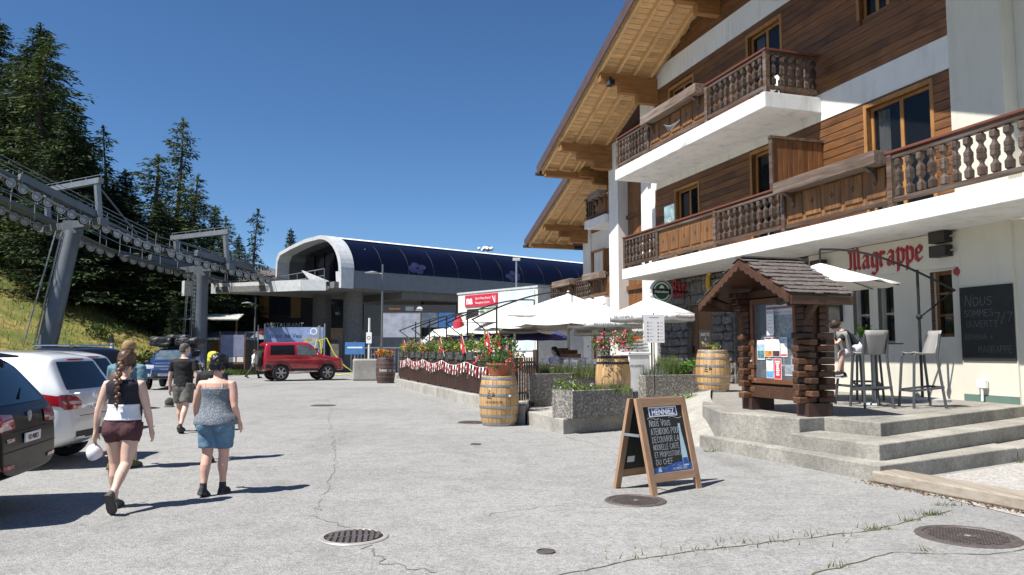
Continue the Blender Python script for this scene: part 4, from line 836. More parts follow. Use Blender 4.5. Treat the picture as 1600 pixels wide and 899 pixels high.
# ================================================================== A-BOARD
ab = thing('sandwich_board', 'wooden sandwich board with black chalk panel and blue bottle advert', 'sign', (1.53,8.65,0), math.atan2(9.16-8.65, 2.2-1.53))
ABW = wood('aboard_pine', (.28,.155,.085), (.43,.27,.165), 'z', rand=.05); ABX = wood('aboard_pine_x', (.28,.155,.085), (.43,.27,.165), 'x', rand=.05)
AW, AH, lean = .84, 1.05, .30
def aside(name, front):
    sg = 1 if front else -1; y0 = 0 if front else .54
    def Q(x, z, d=0): t = z/AH; n = Vector((0, -sg*AH, -0)).normalized(); y = y0+sg*(.24)*t; return (x, y-sg*d, z)
    p = part(name, ab)
    def bar(x0, x1, z0, z1, m, nm, d0=0, d1=.04):
        MB().add([Q(x0,z0,d0),Q(x1,z0,d0),Q(x1,z1,d0),Q(x0,z1,d0),Q(x0,z0,d1),Q(x1,z0,d1),Q(x1,z1,d1),Q(x0,z1,d1)], [(0,1,2,3),(4,7,6,5),(0,4,5,1),(1,5,6,2),(2,6,7,3),(3,7,4,0)]).build(nm, m, p)
    bar(0, .085, 0, AH, ABW, 'leg'); bar(AW-.085, AW, 0, AH, ABW, 'leg'); bar(.0851, AW-.0851, AH-.095, AH-.002, ABX, 'rail', .001, .039); bar(.0851, AW-.0851, .13, .22, ABX, 'rail', .001, .039)
    bar(.0852, AW-.0852, .2201, AH-.0951, plain('chalkboard', (.018,.02,.02), .75), 'panel', .008, .024)
    return p, Q
pf_, Q = aside('front_board', True); pb_, Qb = aside('rear_board', False)
fq = lambda x, z: Q(x, z, .0265)
c = MB(); ls = [('Nous Vous', .19, .80, .085), ('ATENDONS POUR', .17, .70, .075), ('DECOUVRIR LA', .17, .605, .07), ('NOUVELLE CARTE', .17, .515, .065), ('ET PROPOSITIONS', .17, .43, .06), ('DU CHEF', .17, .34, .065)]
for i, (tx, x, z, hh) in enumerate(ls): fit_strokes(c, tx, .16, [.52,.66,.62,.60,.60,.45][i], z*.915, hh*.9, .085, fq, .015, 30+i, .08)
for (x0, x1, z) in ((.14,.34,.82),(.50,.72,.82),(.17,.33,.275),(.42,.62,.285)):
    for j in range(8): xa = x0+(x1-x0)*j/8; xb = x0+(x1-x0)*(j+1)/8; fz = lambda q: z+.012*math.sin((q-x0)/(x1-x0)*6.28); c.quad(fq(xa, fz(xa)-.003), fq(xb, fz(xb)-.003), fq(xb, fz(xb)+.003), fq(xa, fz(xa)+.003))
c.build('chalk_writing', plain('chalk_bright', (.5,.5,.5), .9), pf_)['kind'] = 'stuff'
BLUE = plain('advert_blue', (.02,.09,.33), .4, var=.3, scale=6); BLUED = plain('advert_navy', (.02,.035,.16), .4, var=0); LBLUE = plain('bottle_blue', (.45,.60,.68), .35, var=.15); WHT = plain('print_white', (.8,.8,.8), .5, var=0)
pts = [fq(.086, .221), fq(AW-.086, .221)]+[fq(AW-.086-(AW-.172)*i/10, .30+.02*math.sin(i*.55)) for i in range(11)]
MB().add(pts, [tuple(range(len(pts)))]).build('advert_wave', BLUE, pf_)
fq2 = lambda x, z: Q(x, z, .028)
g = MB(); prof = [(.045,.27),(.05,.33),(.048,.42),(.032,.56),(.018,.66),(.016,.72),(.02,.725),(.02,.745)]; bx = .655
lf = [fq2(bx-r_, z) for r_, z in prof]; rt = [fq2(bx+r_, z) for r_, z in prof]
for i in range(len(prof)-1): g.quad(lf[i], rt[i], rt[i+1], lf[i+1])
g.build('bottle_picture', LBLUE, pf_); MB().quad(Q(bx-.045,.29,.029),Q(bx+.045,.29,.029),Q(bx+.04,.36,.029),Q(bx-.04,.36,.029)).build('bottle_label', BLUE, pf_)
MB().quad(fq2(.18,.838),fq2(.66,.838),fq2(.66,.948),fq2(.18,.948)).build('logo_border', WHT, pf_); MB().quad(Q(.195,.852,.029),Q(.645,.852,.029),Q(.645,.934,.029),Q(.195,.934,.029)).build('logo_field', BLUED, pf_)
o = font_mesh('HENNIEZ', .098, 0.0, bold=.0025, align='CENTER'); o.materials.clear()
for v_ in o.vertices: x, z = v_.co.x*.95+.42, v_.co.y+.859; v_.co = Vector(Q(x, z, .0305))
link('lettering', o, WHT, pf_)
q = MB(); strokes(q, 'EAU MINERALE SUISSE', .42, .24, .025, .15, lambda x, z: Q(x, z, .029), wf=.7); q.quad(Q(.17,.235,.029),Q(.23,.235,.029),Q(.22,.275,.029),Q(.18,.275,.029)); q.build('small_print', plain('print_pale', (.4,.55,.7), .5), pf_)['kind'] = 'stuff'
MB().quad(Qb(.12,.3,-.001),Qb(.24,.3,-.001),Qb(.24,.37,-.001),Qb(.12,.37,-.001)).build('maker_label', PAP, pb_)
MB().beam((-.006,.15,.64),(-.006,.40,.64),.012,.03).build('strap', METAL, ab)
# ================================================================== UMBRELLAS
CANV = plain('canvas_white', (.70,.69,.66), .85, var=.04, scale=2); 
def canopy_mesh(t, n, r, zt, ze, valance=.0, sag=.05, m=None, name='canopy', c=(0,0), ph=0, tip=True):
    mb = MB(); rings = []; K = 5
    for i in range(K+1):
        q = max(.02, i/K); ring = []
        for k_ in range(n):
            for s_ in range(4):
                f = s_/4; a0 = ph+2*math.pi*k_/n; a1 = ph+2*math.pi*(k_+1)/n
                p0 = Vector((math.cos(a0), math.sin(a0))); p1 = Vector((math.cos(a1), math.sin(a1))); p = p0.lerp(p1, f)
                z = zt-(zt-ze)*(q**1.12)-sag*q*math.sin(math.pi*f)*.8-sag*math.sin(math.pi*q)*.5
                ring.append((c[0]+p.x*r*q, c[1]+p.y*r*q, z))
        rings.append(ring)
    mb.loft(rings, False)
    if valance:
        mb.loft([rings[-1], [(x*1.01 if c == (0,0) else x, y*1.01 if c == (0,0) else y, z-valance) for x, y, z in rings[-1]]], False)
    o = mb.build(name, m or CANV, t, smooth=True, angle=25); o.modifiers.new('thickness', 'SOLIDIFY').thickness = .006
    for k_ in range(n):
        a = ph+2*math.pi*k_/n; MB().tube([(c[0], c[1], zt-.14), (c[0]+math.cos(a)*r*.97, c[1]+math.sin(a)*r*.97, ze-.03)], .011, 5).build('rib', DARKMETAL, t)
    return o
def cantilever(u, v, z, label, r=1.75, reach=2.3, zt=2.95, ze=2.25, ang=-90, arc=.5, base=True, mh=2.55, n=8, grp=None):
    t = thing('cantilever_umbrella', label, 'umbrella', W(u, v, z), CROT+R(ang), grp)   # arm reaches along local +x
    MB().tube([(0,0,.0),(0,0,mh)], .028, 10).build('pole', DARKMETAL, t, smooth=True)
    pts = [(-.75+ (reach+.75)*i/12, 0, mh-.42+ (zt+.28-mh+.42)*math.sin(math.pi/2*min(1, i/11))) for i in range(13)]
    MB().tube(pts, .024, 8).build('arm', DARKMETAL, t, smooth=True); MB().tube([(-.72,0,mh-.42),(-.02,0,mh-.95)], .018, 8).build('strut', DARKMETAL, t)
    MB().ball((0,0,mh-.95), .06, 10, 6).build('clamp', DARKMETAL, t); MB().tube([(reach,0,zt+.27),(reach,0,zt-.15)], .02, 8).build('hanger', DARKMETAL, t)
    canopy_mesh(t, n, r, zt, ze, 0, .06, c=(reach,0), ph=math.pi/n)
    MB().lathe([(.5,0),(.5,.05),(.1,.08)], 20).build('base', plain('umbrella_base', (.35,.37,.37), .7), t)
    return t
for i, (u, lab) in enumerate(((34.6,'far end'),(31.4,'second from the far end'),(28.1,'middle'),(24.9,'second from the corner barrel'),(21.4,'corner barrel end'))):
    cantilever(u, 7.1, .4, 'white cantilever umbrella on the terrace fence, '+lab+' of the row', r=1.85, reach=2.35, zt=2.55 if i < 3 else 2.65, ze=1.85 if i < 3 else 1.95, mh=2.5, grp=None)
cantilever(12.25, .95, .6, 'white cantilever umbrella over the bar stools beside the kiosk', r=1.45, reach=1.95, zt=2.75, ze=2.3, ang=73, mh=2.62)
def parasol(u, v, z, label, r, zt, ze, m, valance=.0, n=8, pole=.03, pm=None, name='parasol', words=None):
    t = thing(name, label, 'umbrella', W(u, v, z), CROT); MB().tube([(0,0,0),(0,0,zt+.05)], pole, 10).build('pole', pm or DARKMETAL, t, smooth=True); canopy_mesh(t, n, r, zt, ze, valance, .03, m)
    MB().ball((0,0,zt+.06), .05, 8, 6).build('finial', m, t); MB().lathe([(.3,0),(.3,.06),(.06,.1)], 18).build('base', plain('umbrella_base', (.35,.37,.37), .7), t)
    if words:
        ap = r*math.cos(math.pi/n)
        for k_ in range(n):
            a = 2*math.pi*(k_+.5)/n
            lettering(words, .115, plain('print_charcoal', (.05,.05,.06), .7, var=0), t, ((ap*1.012+.012)*math.cos(a), (ap*1.012+.012)*math.sin(a), ze-valance*.75), (R(90), 0, a+R(90)), .0005, align='CENTER')
    return t
WPOLE = plain('white_pole', (.7,.7,.68), .4)
parasol(22.6, 4.4, .4, 'large white centre pole parasol nearest the bar end of the terrace', 2.05, 2.98, 2.28, CANV, .0, 4, .05, WPOLE); parasol(27.6, 4.6, .4, 'large white centre pole parasol in the middle of the terrace', 2.05, 2.98, 2.25, CANV, .0, 4, .05, WPOLE)
parasol(31.9, 3.4, .4, 'large white centre pole parasol before the wing entrance', 2.1, 3.0, 2.3, CANV, .0, 4, .05, WPOLE)
parasol(17.9, 3.95, .55, 'white lettered parasol above the hanging menu sheet', 1.12, 2.42, 1.98, CANV, .17, 8, .02, None, words='MÖVENPICK')
parasol(20.3, 4.2, .4, 'white lettered parasol behind the one with the menu sheet', 1.12, 2.5, 2.02, CANV, .17, 8, .02, None, words='MÖVENPICK'); parasol(22.0, 3.3, .4, 'white lettered parasol beside the chalet corner column', 1.12, 2.3, 1.85, CANV, .17, 8, .02, None, words='MÖVENPICK')
NAVY = plain('canvas_navy', (.04,.035,.16), .85); parasol(31.0, 5.0, .4, 'purple blue parasol under the white canopies, lighter one', 1.2, 2.2, 1.72, plain('canvas_violet', (.13,.11,.36), .85), .12); parasol(29.0, 3.2, .4, 'dark navy parasol under the white canopies', 1.3, 2.25, 1.75, NAVY, .12); parasol(36.3, 5.8, .4, 'pale lilac parasol at the far end behind the fence', 1.1, 1.9, 1.5, plain('canvas_lilac', (.42,.40,.60), .85), .1)
# hanging menu sheet, freezer cabinet
ms = thing('menu_sheet', 'white hanging menu sheet with small ice cream pictures', 'menu', (3.28,17.75,1.78), R(12)); ms.scale = (.6,1,.66); MB().box(-.42,.42,-.006,.006,0,.98).build('sheet', PAP, ms); rg = random.Random(8)
q = MB(); q2 = MB()
for cx in (-.26,.16):
    for i in range(6): z = .1+.12*i; q.ball((cx,-.008,z), .03, 8, 4, (1,.1,1)); q2.box(cx+.07,cx+.07+rg.uniform(.1,.17),-.0085,-.007,z-.004,z+.004)
q2.box(-.2,.2,-.0085,-.007,.87,.89); q.build('ice_pictures', plain('print_berry', (.35,.12,.10), .7, var=.7, scale=9), ms)['kind'] = 'stuff'; q2.build('text_lines', plain('print_grey', (.25,.25,.27), .7), ms)['kind'] = 'stuff'; MB().tube([(0,.02,-1.8),(0,.02,1.05)], .018, 8).build('stand_pole', DARKMETAL, ms)
fz = thing('freezer_cabinet', 'white ice cream cabinet wrapped in clear plastic beside the menu sheet', 'cabinet', (2.98,18.75,.62), R(20)); fz.scale = (.8,.8,1.05); MB().box(-.36,.36,-.3,.3,0,.82).build('body', plain('cabinet_white', (.78,.78,.76), .4), fz, bevel=.03); MB().box(-.38,.38,-.32,.32,.821,.90).build('lid', plain('cabinet_white', (.78,.78,.76), .4), fz, bevel=.02)
rg = random.Random(77); mb = MB(); 
for i in range(4): mb.box(-.36+.02*i, .36-.02*i, -.28, .28, .901+.075*i, .901+.075*i+.06)
mb.build('plastic_wrap', plain('wrap_grey', (.45,.47,.48), .2, var=.5, scale=8, bump=.8, bscale=14), fz, bevel=.02); lettering('MÖVENPICK', .085, plain('print_charcoal', (.05,.05,.06), .7), fz, (-.32,-.302,.55), (R(90),0,0), .0005)
# ================================================================== FENCE
FEN = wood('fence_brown', (.045,.022,.018), (.10,.05,.04), 'z', rand=.2)
fn = thing('terrace_fence', 'brown picket fence along the terrace kerb', 'fence', W(0,0,0), CROT)
fu0, fu1, fv = 18.05, 35.9, 7.64
pm_ = MB().box(-.022, .022, -.012, .012, 0, .98).mesh('picket'); pm_.materials.append(FEN); u = fu0+.1
while u < fu1: link('picket', pm_, None, fn, (u, fv, .40), (0, rng.uniform(-.012,.012), 0)); u += .115
for z in (.50, .72, 1.28): MB().box(fu0, fu1, fv-.05, fv-.015, z, z+.05).build('rail', FEN, fn)
for i in range(9): c_ = fu0+(fu1-fu0)*i/8; MB().box(c_-.04, c_+.04, fv-.11, fv-.052, .30, 1.40).build('post', FEN, fn)
fn2 = thing('terrace_fence', 'short brown picket fence turning in beside the corner barrel', 'fence', (.10,17.55,.40), R(62))
for i in range(8): link('picket', pm_, None, fn2, (.05+i*.12, 0, .06))
for z in (.2, .9): MB().box(0, 1.0, .014, .04, z, z+.05).build('rail', FEN, fn2)
MB().box(-.06, .02, .0, .08, 0, 1.15).build('post', FEN, fn2); MB().box(.98, 1.08, -.03, .07, 0, 1.22).build('post', FEN, fn2)
# window boxes on the fence
BOXM = plain('box_dark_grey', (.05,.05,.055), .7)
rg = random.Random(31); u = 19.3; i = 0; FL = [(RED_P,), (ORANGE_P,), (YEL_P,), (PINK_P,)]
while u < 35.8:
    p = W(u, 7.56, 1.42); t = plant('trailing plant trough on the fence top, %s from the corner barrel' % ['first','second','third','fourth','fifth','sixth','seventh','eighth','ninth','tenth','eleventh','twelfth'][i], p, .42, .42, LEAFL if i % 2 else leafy('mix_leaf', (.06,.12,.03), (.17,.23,.06)), [(rg.choice(FL)[0], 3+ (18 if i > 8 else 3))], 430, .09, seed=50+i, sq=(.7,1), droop=.15, z0=.1, name='flower_trough', bsize=.06)
    t['group'] = 'flower troughs along the fence'; t.rotation_euler = (0,0,CROT-R(90))
    MB().box(-.14,.14,-.5,.5,-.1,.14).build('trough', BOXM, t)
    tl = MB(); 
    for q in range(60): x, y, z = .17+rg.uniform(-.03,.02), rg.uniform(-.4,.4), .1-rg.random()**1.5*.75; leaves(tl, [(-x, y, z)], .055, rg)
    tl.build('trailing_stems', LEAFG, t)['kind'] = 'stuff'
    c_ = MB(); 
    for q in range(70): h_ = rg.random()**1.3; leaves(c_, [(rg.gauss(0,.09)*(1-h_), .25+rg.gauss(0,.09)*(1-h_), .2+h_*.55)], .075, rg)
    c_.build('small_conifer', leafy('lime_conifer', (.20,.24,.03), (.36,.38,.07)), t)['kind'] = 'stuff'
    u += 1.42; i += 1
# flags, bunting
FRED = plain('flag_red', (.52,.015,.03), .8, var=.1); FW = plain('flag_white', (.8,.78,.77), .8, var=0)
for i, (u, lab) in enumerate(((19.6,'nearest the corner barrel'),(22.6,'second from the corner barrel'),(25.8,'third from the corner barrel'),(29.4,'fourth from the corner barrel'),(33.4,'at the far end'))):
    t = thing('swiss_flag', 'small red flag with white cross on the fence, '+lab, 'flag', W(u, 7.68, 1.55), CROT, 'flags on the fence'); s = 1.15 if i == 0 else 1.0
    MB().tube([(0,0,-.15),(.42*s,.05,.5*s)], .009, 6).build('stick', plain('stick_white', (.6,.55,.48), .6), t)
    P = [(.42*s,.05,.5*s),(.12*s,.03,.04*s),(.30*s,.06,-.10*s+.0),(.56*s,.09,.22*s)]; g = MB(); 
    a, b, c_, d = [Vector(p) for p in P]; rows = []
    for x in range(7):
        rows.append([a.lerp(b, y/6).lerp(d.lerp(c_, y/6), x/6)+Vector((0,.02*math.sin(x*1.3+y*.5),0)) for y in range(7)])
    g.loft(rows, False, False); g.build('cloth', FRED, t, smooth=True); cr = MB()
    def FP(x, y): return a.lerp(b, y).lerp(d.lerp(c_, y), x)+Vector((0, .035, 0))
    for x0,x1,y0_,y1_ in ((.44,.56,.3,.7),(.3,.7,.44,.56)): cr.quad(FP(x0,y0_),FP(x1,y0_),FP(x1,y1_),FP(x0,y1_))
    cr.build('cross', FW, t)
bt = thing('bunting', 'string of red and white pennants sagging along the fence', 'bunting', W(0,0,0), CROT); n = 44; pts = []
for i in range(n+1): u = 19.2+i*(35.3-19.2)/n; pts.append((u, 7.70, 1.27-.14*abs(math.sin(i*math.pi/9.5))))
MB().tube(pts, .006, 5).build('string', FW, bt)
for i in range(n):
    x, y, z = pts[i]; P = [(x-.085,y+.004,z),(x+.085,y+.004,z),(x+.05,y+.03,z-.30),(x-.05,y+.03,z-.30)]; MB().quad(*P).build('pennant', FRED if i % 3 == 0 else FW, bt)
    q = MB(); mc = FW if i % 3 == 0 else FRED
    for a_,b_,c_,d_ in ((-.02,.02,-.22,-.08),(-.06,.06,-.17,-.13)): q.quad((x+a_,y+.036,z+d_),(x+b_,y+.036,z+d_),(x+b_,y+.042,z+c_),(x+a_,y+.042,z+c_))
    if i < 40: q.build('emblem', mc, bt)
# ================================================================== BAR STOOLS, TABLES
GREYP = plain('stool_grey', (.075,.08,.088), .45, .2, var=.06); TAUPE = plain('stool_taupe', (.27,.26,.25), .55, var=.06)
def stool(u, v, rz, label, back=TAUPE):
    t = thing('bar_stool', label, 'stool', W(u, v, .604), CROT+rz, 'grey bar stools on the platform'); k_ = 1.1
    for sx in (-1,1):
        MB().tube([(sx*.25,.26,0),(sx*.21,.20,.82*k_),(sx*.20,.16,.85*k_)], .024, 8).build('leg', GREYP, t, smooth=True)
        MB().tube([(sx*.25,-.30,0),(sx*.21,-.20,.8*k_),(sx*.20,-.27,1.17*k_)], .024, 8).build('leg', GREYP, t, smooth=True)
    for a, b in (((-.24,.25,.3),(.24,.25,.3)),((-.24,-.28,.36),(.24,-.28,.36)),((-.24,.25,.3),(-.24,-.28,.36)),((.24,.25,.3),(.24,-.28,.36))): MB().beam(a, b, .025, .04).build('footrest', GREYP, t)
    rows = [[(sx_*.21*(1.0), y, .86*k_-.025*math.cos(sx_*1.4)+(.02 if y > .12 else 0)) for sx_ in (-1,-.5,0,.5,1)] for y in (.2,.1,0,-.1,-.19)]
    rows += [[(sx_*.205, -.22-.012*j+.04*abs(sx_)**2-.02*j, .88*k_+.085*j*k_) for sx_ in (-1,-.5,0,.5,1)] for j in range(5)]
    o = MB().loft(rows, False, False).build('seat_shell', back, t, smooth=True); o.modifiers.new('th','SOLIDIFY').thickness = .018
    return t
stool(10.85, 2.4, R(-17), 'taupe backed bar stool standing alone toward the cream wall'); stool(11.15, 3.2, R(-107), 'grey bar stool with its mesh back to the plaza'); stool(11.72, 2.98, R(-190), 'grey bar stool carrying the seated person'); stool(12.9, 1.7, R(60), 'grey bar stool on the far side of the high table')
tb = thing('high_table', 'dark high bistro table with square top and single column', 'table', W(11.85, 2.5, .604), CROT); MB().box(-.38,.38,-.38,.38,1.11,1.135).build('tabletop', BLACKPL, tb, bevel=.006); MB().tube([(0,0,.04),(0,0,1.11)], .035, 12).build('column', METAL, tb, smooth=True); MB().lathe([(.28,0),(.27,.02),(.06,.05)], 24).build('foot', METAL, tb)
plant('bright lime green potted plant on the high table', W(11.95, 2.5, 1.74), .15, .2, leafy('lime_leaf', (.16,.30,.03), (.34,.50,.07)), [], 160, .075, seed=70, z0=.1, pot=lambda t: MB().lathe([(.05,0),(.06,.1),(.05,.1)], 14).build('pot', plain('pot_white', (.75,.75,.73), .5), t))
mc = thing('menu_card', 'small white menu card standing on the high table', 'card', W(12.1, 2.6, 1.74), CROT); MB().box(-.045,.045,-.012,-.006,0,.2).box(-.045,.045,.006,.012,0,.2).build('card', PAP, mc)
# terrace furniture under the umbrellas
TW = wood('terrace_table', (.14,.08,.05), (.30,.19,.12), 'x', rand=.1); GCH = plain('terrace_chair', (.20,.24,.23), .55)
def tchair(u, v, rz, label):
    t = thing('terrace_chair', label, 'chair', W(u, v, .4), CROT+rz, 'chairs at the terrace tables')
    for sx in (-1,1):
        for sy in (-1,1): MB().beam((sx*.22,sy*.22,0),(sx*.21,sy*.21,.44),.035,.035).build('leg', GCH, t)
    MB().box(-.23,.23,-.23,.23,.441,.47).build('seat', GCH, t); 
    for sx in (-1,1): MB().beam((sx*.22,-.22,.471),(sx*.22,-.30,.95),.03,.03).build('back_post', GCH, t)
    MB().beam((-.205,-.30,.92),(.205,-.30,.92),.03,.06).build('back_rail', GCH, t)
    for q in range(5): MB().beam((-.16+.08*q,-.225,.472),(-.16+.08*q,-.295,.89),.02,.012).build('slat', GCH, t)
for i, (u, v) in enumerate(((20.0,6.3),(22.4,5.6),(25.2,6.2),(28.4,6.0),(31.4,6.2),(24.6,3.2))):
    t = thing('terrace_table', ['wooden terrace table, %s from the corner barrel' % q for q in ('first','second','third','fourth','fifth')][i] if i < 5 else 'wooden terrace table set apart by the chalet', 'table', W(u, v, .4), CROT, 'tables on the terrace')
    for q in range(5): MB().box(-.6,.6,-.38+.155*q,-.235+.155*q,.71,.74).build('slat', TW, t)
    for sx in (-1,1):
        for sy in (-1,1): MB().beam((sx*.52,sy*.32,0),(sx*.52,sy*.32,.71),.05,.05).build('leg', GCH, t)
    for sx, sy, rz in ((-.35,-.62,0),(.35,-.62,0),(-.35,.62,R(180)),(.35,.62,R(180))): tchair(u+sx, v+sy, rz, ['grey green slatted chair at the terrace table %s from the corner barrel' % q for q in ('first','second','third','fourth','fifth')][i] if i < 5 else 'grey green slatted chair at the table set apart by the chalet')
sv_ = thing('service_cabinet', 'pale serving station with stacked baskets under the parasols', 'cabinet', W(22.2, 4.55, .4), CROT); MB().box(-.7,.7,-.3,.3,0,.95).build('body', plain('cabinet_cream', (.6,.58,.52), .6), sv_, bevel=.02); MB().box(-.75,.75,-.34,.34,.951,.99).build('top', plain('cabinet_cream', (.6,.58,.52), .6), sv_); 
for z in range(4): MB().lathe([(.17,0),(.21,.07),(.2,.07)], 14, (.5,0,.992+.072*z)).build('basket', wood('wicker', (.09,.05,.03), (.2,.12,.07), 'x'), sv_)
MB().box(-.5,.2,-.2,.2,.992,1.10).build('tray', wood('tray_wood', (.25,.13,.05), (.4,.24,.1), 'x'), sv_); MB().box(-.35,-.05,-.15,.15,1.102,1.22).build('box', plain('box_dark_red', (.15,.03,.03), .6), sv_)
# ================================================================== LIFT
LB = Vector((-17.9, 59.6)); LD = Vector((-.5, -.866)); LN = Vector((.866, -.5))   # centre line start at station, direction outwards, near side normal
ZP = [(-6,6.8), (0,6.75), (3,6.9), (9,7.6), (14,8.5), (18.5,9.7), (22,11.0), (30,14.4)]
def lz(t):
    for (a, za), (b, zb) in zip(ZP, ZP[1:]):
        if t <= b: f = (t-a)/(b-a); return za+(zb-za)*f
    return ZP[-1][1]
def LP(t, n, dz=0): p = LB+LD*t+LN*n; return Vector((p.x, p.y, lz(t)+dz))
STEEL = plain('pylon_steel', (.125,.14,.16), .5, .35, var=.12, scale=1.5); STEELL = plain('catwalk_steel', (.24,.255,.27), .45, .5, var=.15); RUB = plain('sheave_rubber', (.025,.025,.027), .6); RIM = plain('sheave_rim', (.40,.41,.40), .45, .4)
def seg(t0, t1, n, dz, w, h, name, m, parent, org):
    return MB().beam(LP(t0, n, dz)-org, LP(t1, n, dz)-org, w, h).build(name, m, parent)
def sheave_meshes():
    a = MB().lathe([(.16,-.06),(.27,-.06),(.30,-.045),(.285,0),(.30,.045),(.27,.06),(.16,.06)], 20, axis='x', cap=False).mesh('tyre', True); a.materials.append(RUB)
    b = MB().lathe([(.06,-.062),(.10,-.062),(.10,-.05),(.19,-.05),(.19,-.066),(.255,-.064),(.255,.064),(.19,.066),(.19,.05),(.10,.05),(.10,.062),(.06,.062)], 20, axis='x', cap=True).mesh('rim'); b.materials.append(RIM); return a, b
SHT, SHR = sheave_meshes()
def train(parent, org, t0, t1, n, sgn, step=.62):
    """row of sheaves on one side, with beams and catwalk"""
    sd_ = part('sheave_train', parent); out = 1 if n > 0 else -1; ang = math.atan2(LN.y, LN.x)
    t = t0; 
    while t < t1-.3:
        p = LP(t, n, -.32)-org; link('sheave', SHR, None, sd_, p, (0, 0, ang)); link('tyre', SHT, None, sd_, p, (0, 0, ang)); t += step if int(round((t-t0)/step)) % 2 else step*1.15
    seg(t0-.2, t1+.1, n-out*.12, -.22, .10, .26, 'sheave_beam', STEEL, sd_, org)
    t = t0
    while t < t1-.5:
        seg(t, min(t+1.3, t1), n+.11, -.2, .05, .10, 'rocker', STEELL, sd_, org); t += 1.42
    c = .5*(t0+t1); seg(c-2.3, c+2.3, n-.0, .24, .36, .40, 'main_beam', STEEL, sd_, org)
    # catwalk inside with railing
    w = n-out*.75; seg(t0, t1, w, -.35, .55, .05, 'catwalk', STEEL, sd_, org)
    for dz in (.25, .75): seg(t0, t1, w-out*.25, dz, .035, .035, 'handrail', STEELL, sd_, org)
    t = t0
    while t <= t1+.01: MB().beam(LP(t, w-out*.25, -.35)-org, LP(t, w-out*.25, .75)-org, .035, .035).build('rail_post', STEELL, sd_, ); t += 1.35
    for dz in (.2, .65): seg(t0+.2, t1-.2, w+out*.9, dz-.1, .03, .03, 'handrail', STEELL, sd_, org)
    t = t0+.2
    while t <= t1: MB().beam(LP(t, w+out*.9, -.35)-org, LP(t, w+out*.9, .55)-org, .03, .03).build('rail_post', STEELL, sd_); t += 1.6
    return sd_
def pylon(t, label, spans, colr, lean):
    b = LB+LD*t; zb = max(-.1, hillz(b.x, b.y)-.3); org = Vector((b.x, b.y, zb)); top = lz(t)-.55-zb
    th = thing('lift_pylon', label, 'pylon', org, 0, 'lift pylons'); foot = Vector((LD.x, LD.y, 0))*lean
    MB().tube([foot, Vector((0,0,top))], [colr, colr*.86], 20).build('column', STEEL, th, smooth=True)
    c1 = LP(t, 3.1, -.15)-org; c2 = LP(t, -3.1, -.15)-org; MB().beam(c1, c2, .5, .42).build('crossarm', STEEL, th)
    MB().beam(Vector((0,0,top-.1)), Vector((0,0,lz(t)-zb+.1)), .8, .8).build('head', STEEL, th)
    # lifting frame (gantry) above the crossarm
    for n in (-2.6, 2.6):
        q = LP(t, n, .1)-org; MB().beam(q, q+Vector((LD.x*.25, LD.y*.25, 2.15)), .26, .26).build('gantry_leg', STEELL, th)
        MB().beam(LP(t-2.4, n, .1)-org, q+Vector((0,0,1.7)), .07, .07).build('gantry_stay', STEEL, th)
    a = LP(t, -3.0, 2.2)-org+Vector((LD.x*.25,LD.y*.25,0)); bb = LP(t, 3.0, 2.2)-org+Vector((LD.x*.25,LD.y*.25,0)); MB().beam(a, bb, .3, .32).build('gantry_beam', STEELL, th)
    for k_ in range(5): p = a.lerp(bb, k_/4); MB().beam(p, p+Vector((0,0,.35)), .03, .03).build('rail_post', STEELL, th)
    MB().beam(a+Vector((0,0,.35)), bb+Vector((0,0,.35)), .03, .03).build('handrail', STEELL, th)
    for n in (-1.2, 1.2): MB().beam(LP(t-.4, n, .1)-org, LP(t-.4, n, 1.2)-org, .04, .04).build('platform_post', STEELL, th)
    for dz in (.6, 1.2): MB().beam(LP(t-.4, -2.2, dz)-org, LP(t-.4, 2.2, dz)-org, .035, .035).build('handrail', STEELL, th)
    # ladders
    for k_, (side, off) in enumerate(((-1, 0), (-1, .55))):
        base = foot+Vector((LN.x*side*0, LN.y*side*0, 0)); ld = part('ladder', th); d = Vector((-.80, -.60, 0)); w = Vector((.6, -.8, 0)); p0 = foot+d*(colr+.10+off); p1 = Vector((0,0,top))+d*(colr*.86+.10+off*.55)
        for s in (-1, 1): MB().beam(p0+w*(.2*s), p1+w*(.2*s), .045, .045).build('stringer', STEELL, ld)
        n = 26
        for i in range(n): q = p0.lerp(p1, (i+.5)/n); MB().beam(q-w*.2, q+w*.2, .03, .03).build('rung', STEELL if k_ else STEEL, ld)
    for t0, t1 in spans:
        train(th, org, t0, t1, 2.4, 1); train(th, org, t0, t1, -2.4, -1)
    return th
pylon(7.4, 'grey lift pylon with sheave rows beside the blue roof box car', [(2.9, 12.0)], .52, 0)
pylon(16.5, 'leaning grey lift pylon standing on the grass slope', [(12.6, 24.6)], .54, 1.3)
for n, lab in ((2.4, 'thin steel haul rope on the sheaves facing the plaza'), (-2.4, 'thin steel haul rope on the sheaves facing the forest')):
    o = thing('haul_rope', lab, 'cable', LP(-4, n)); MB().tube([LP(-4+1.5*i, n, .02)-LP(-4, n) for i in range(23)], .03, 6).build('rope', plain('rope_steel', (.1,.1,.1), .5, .5), o)
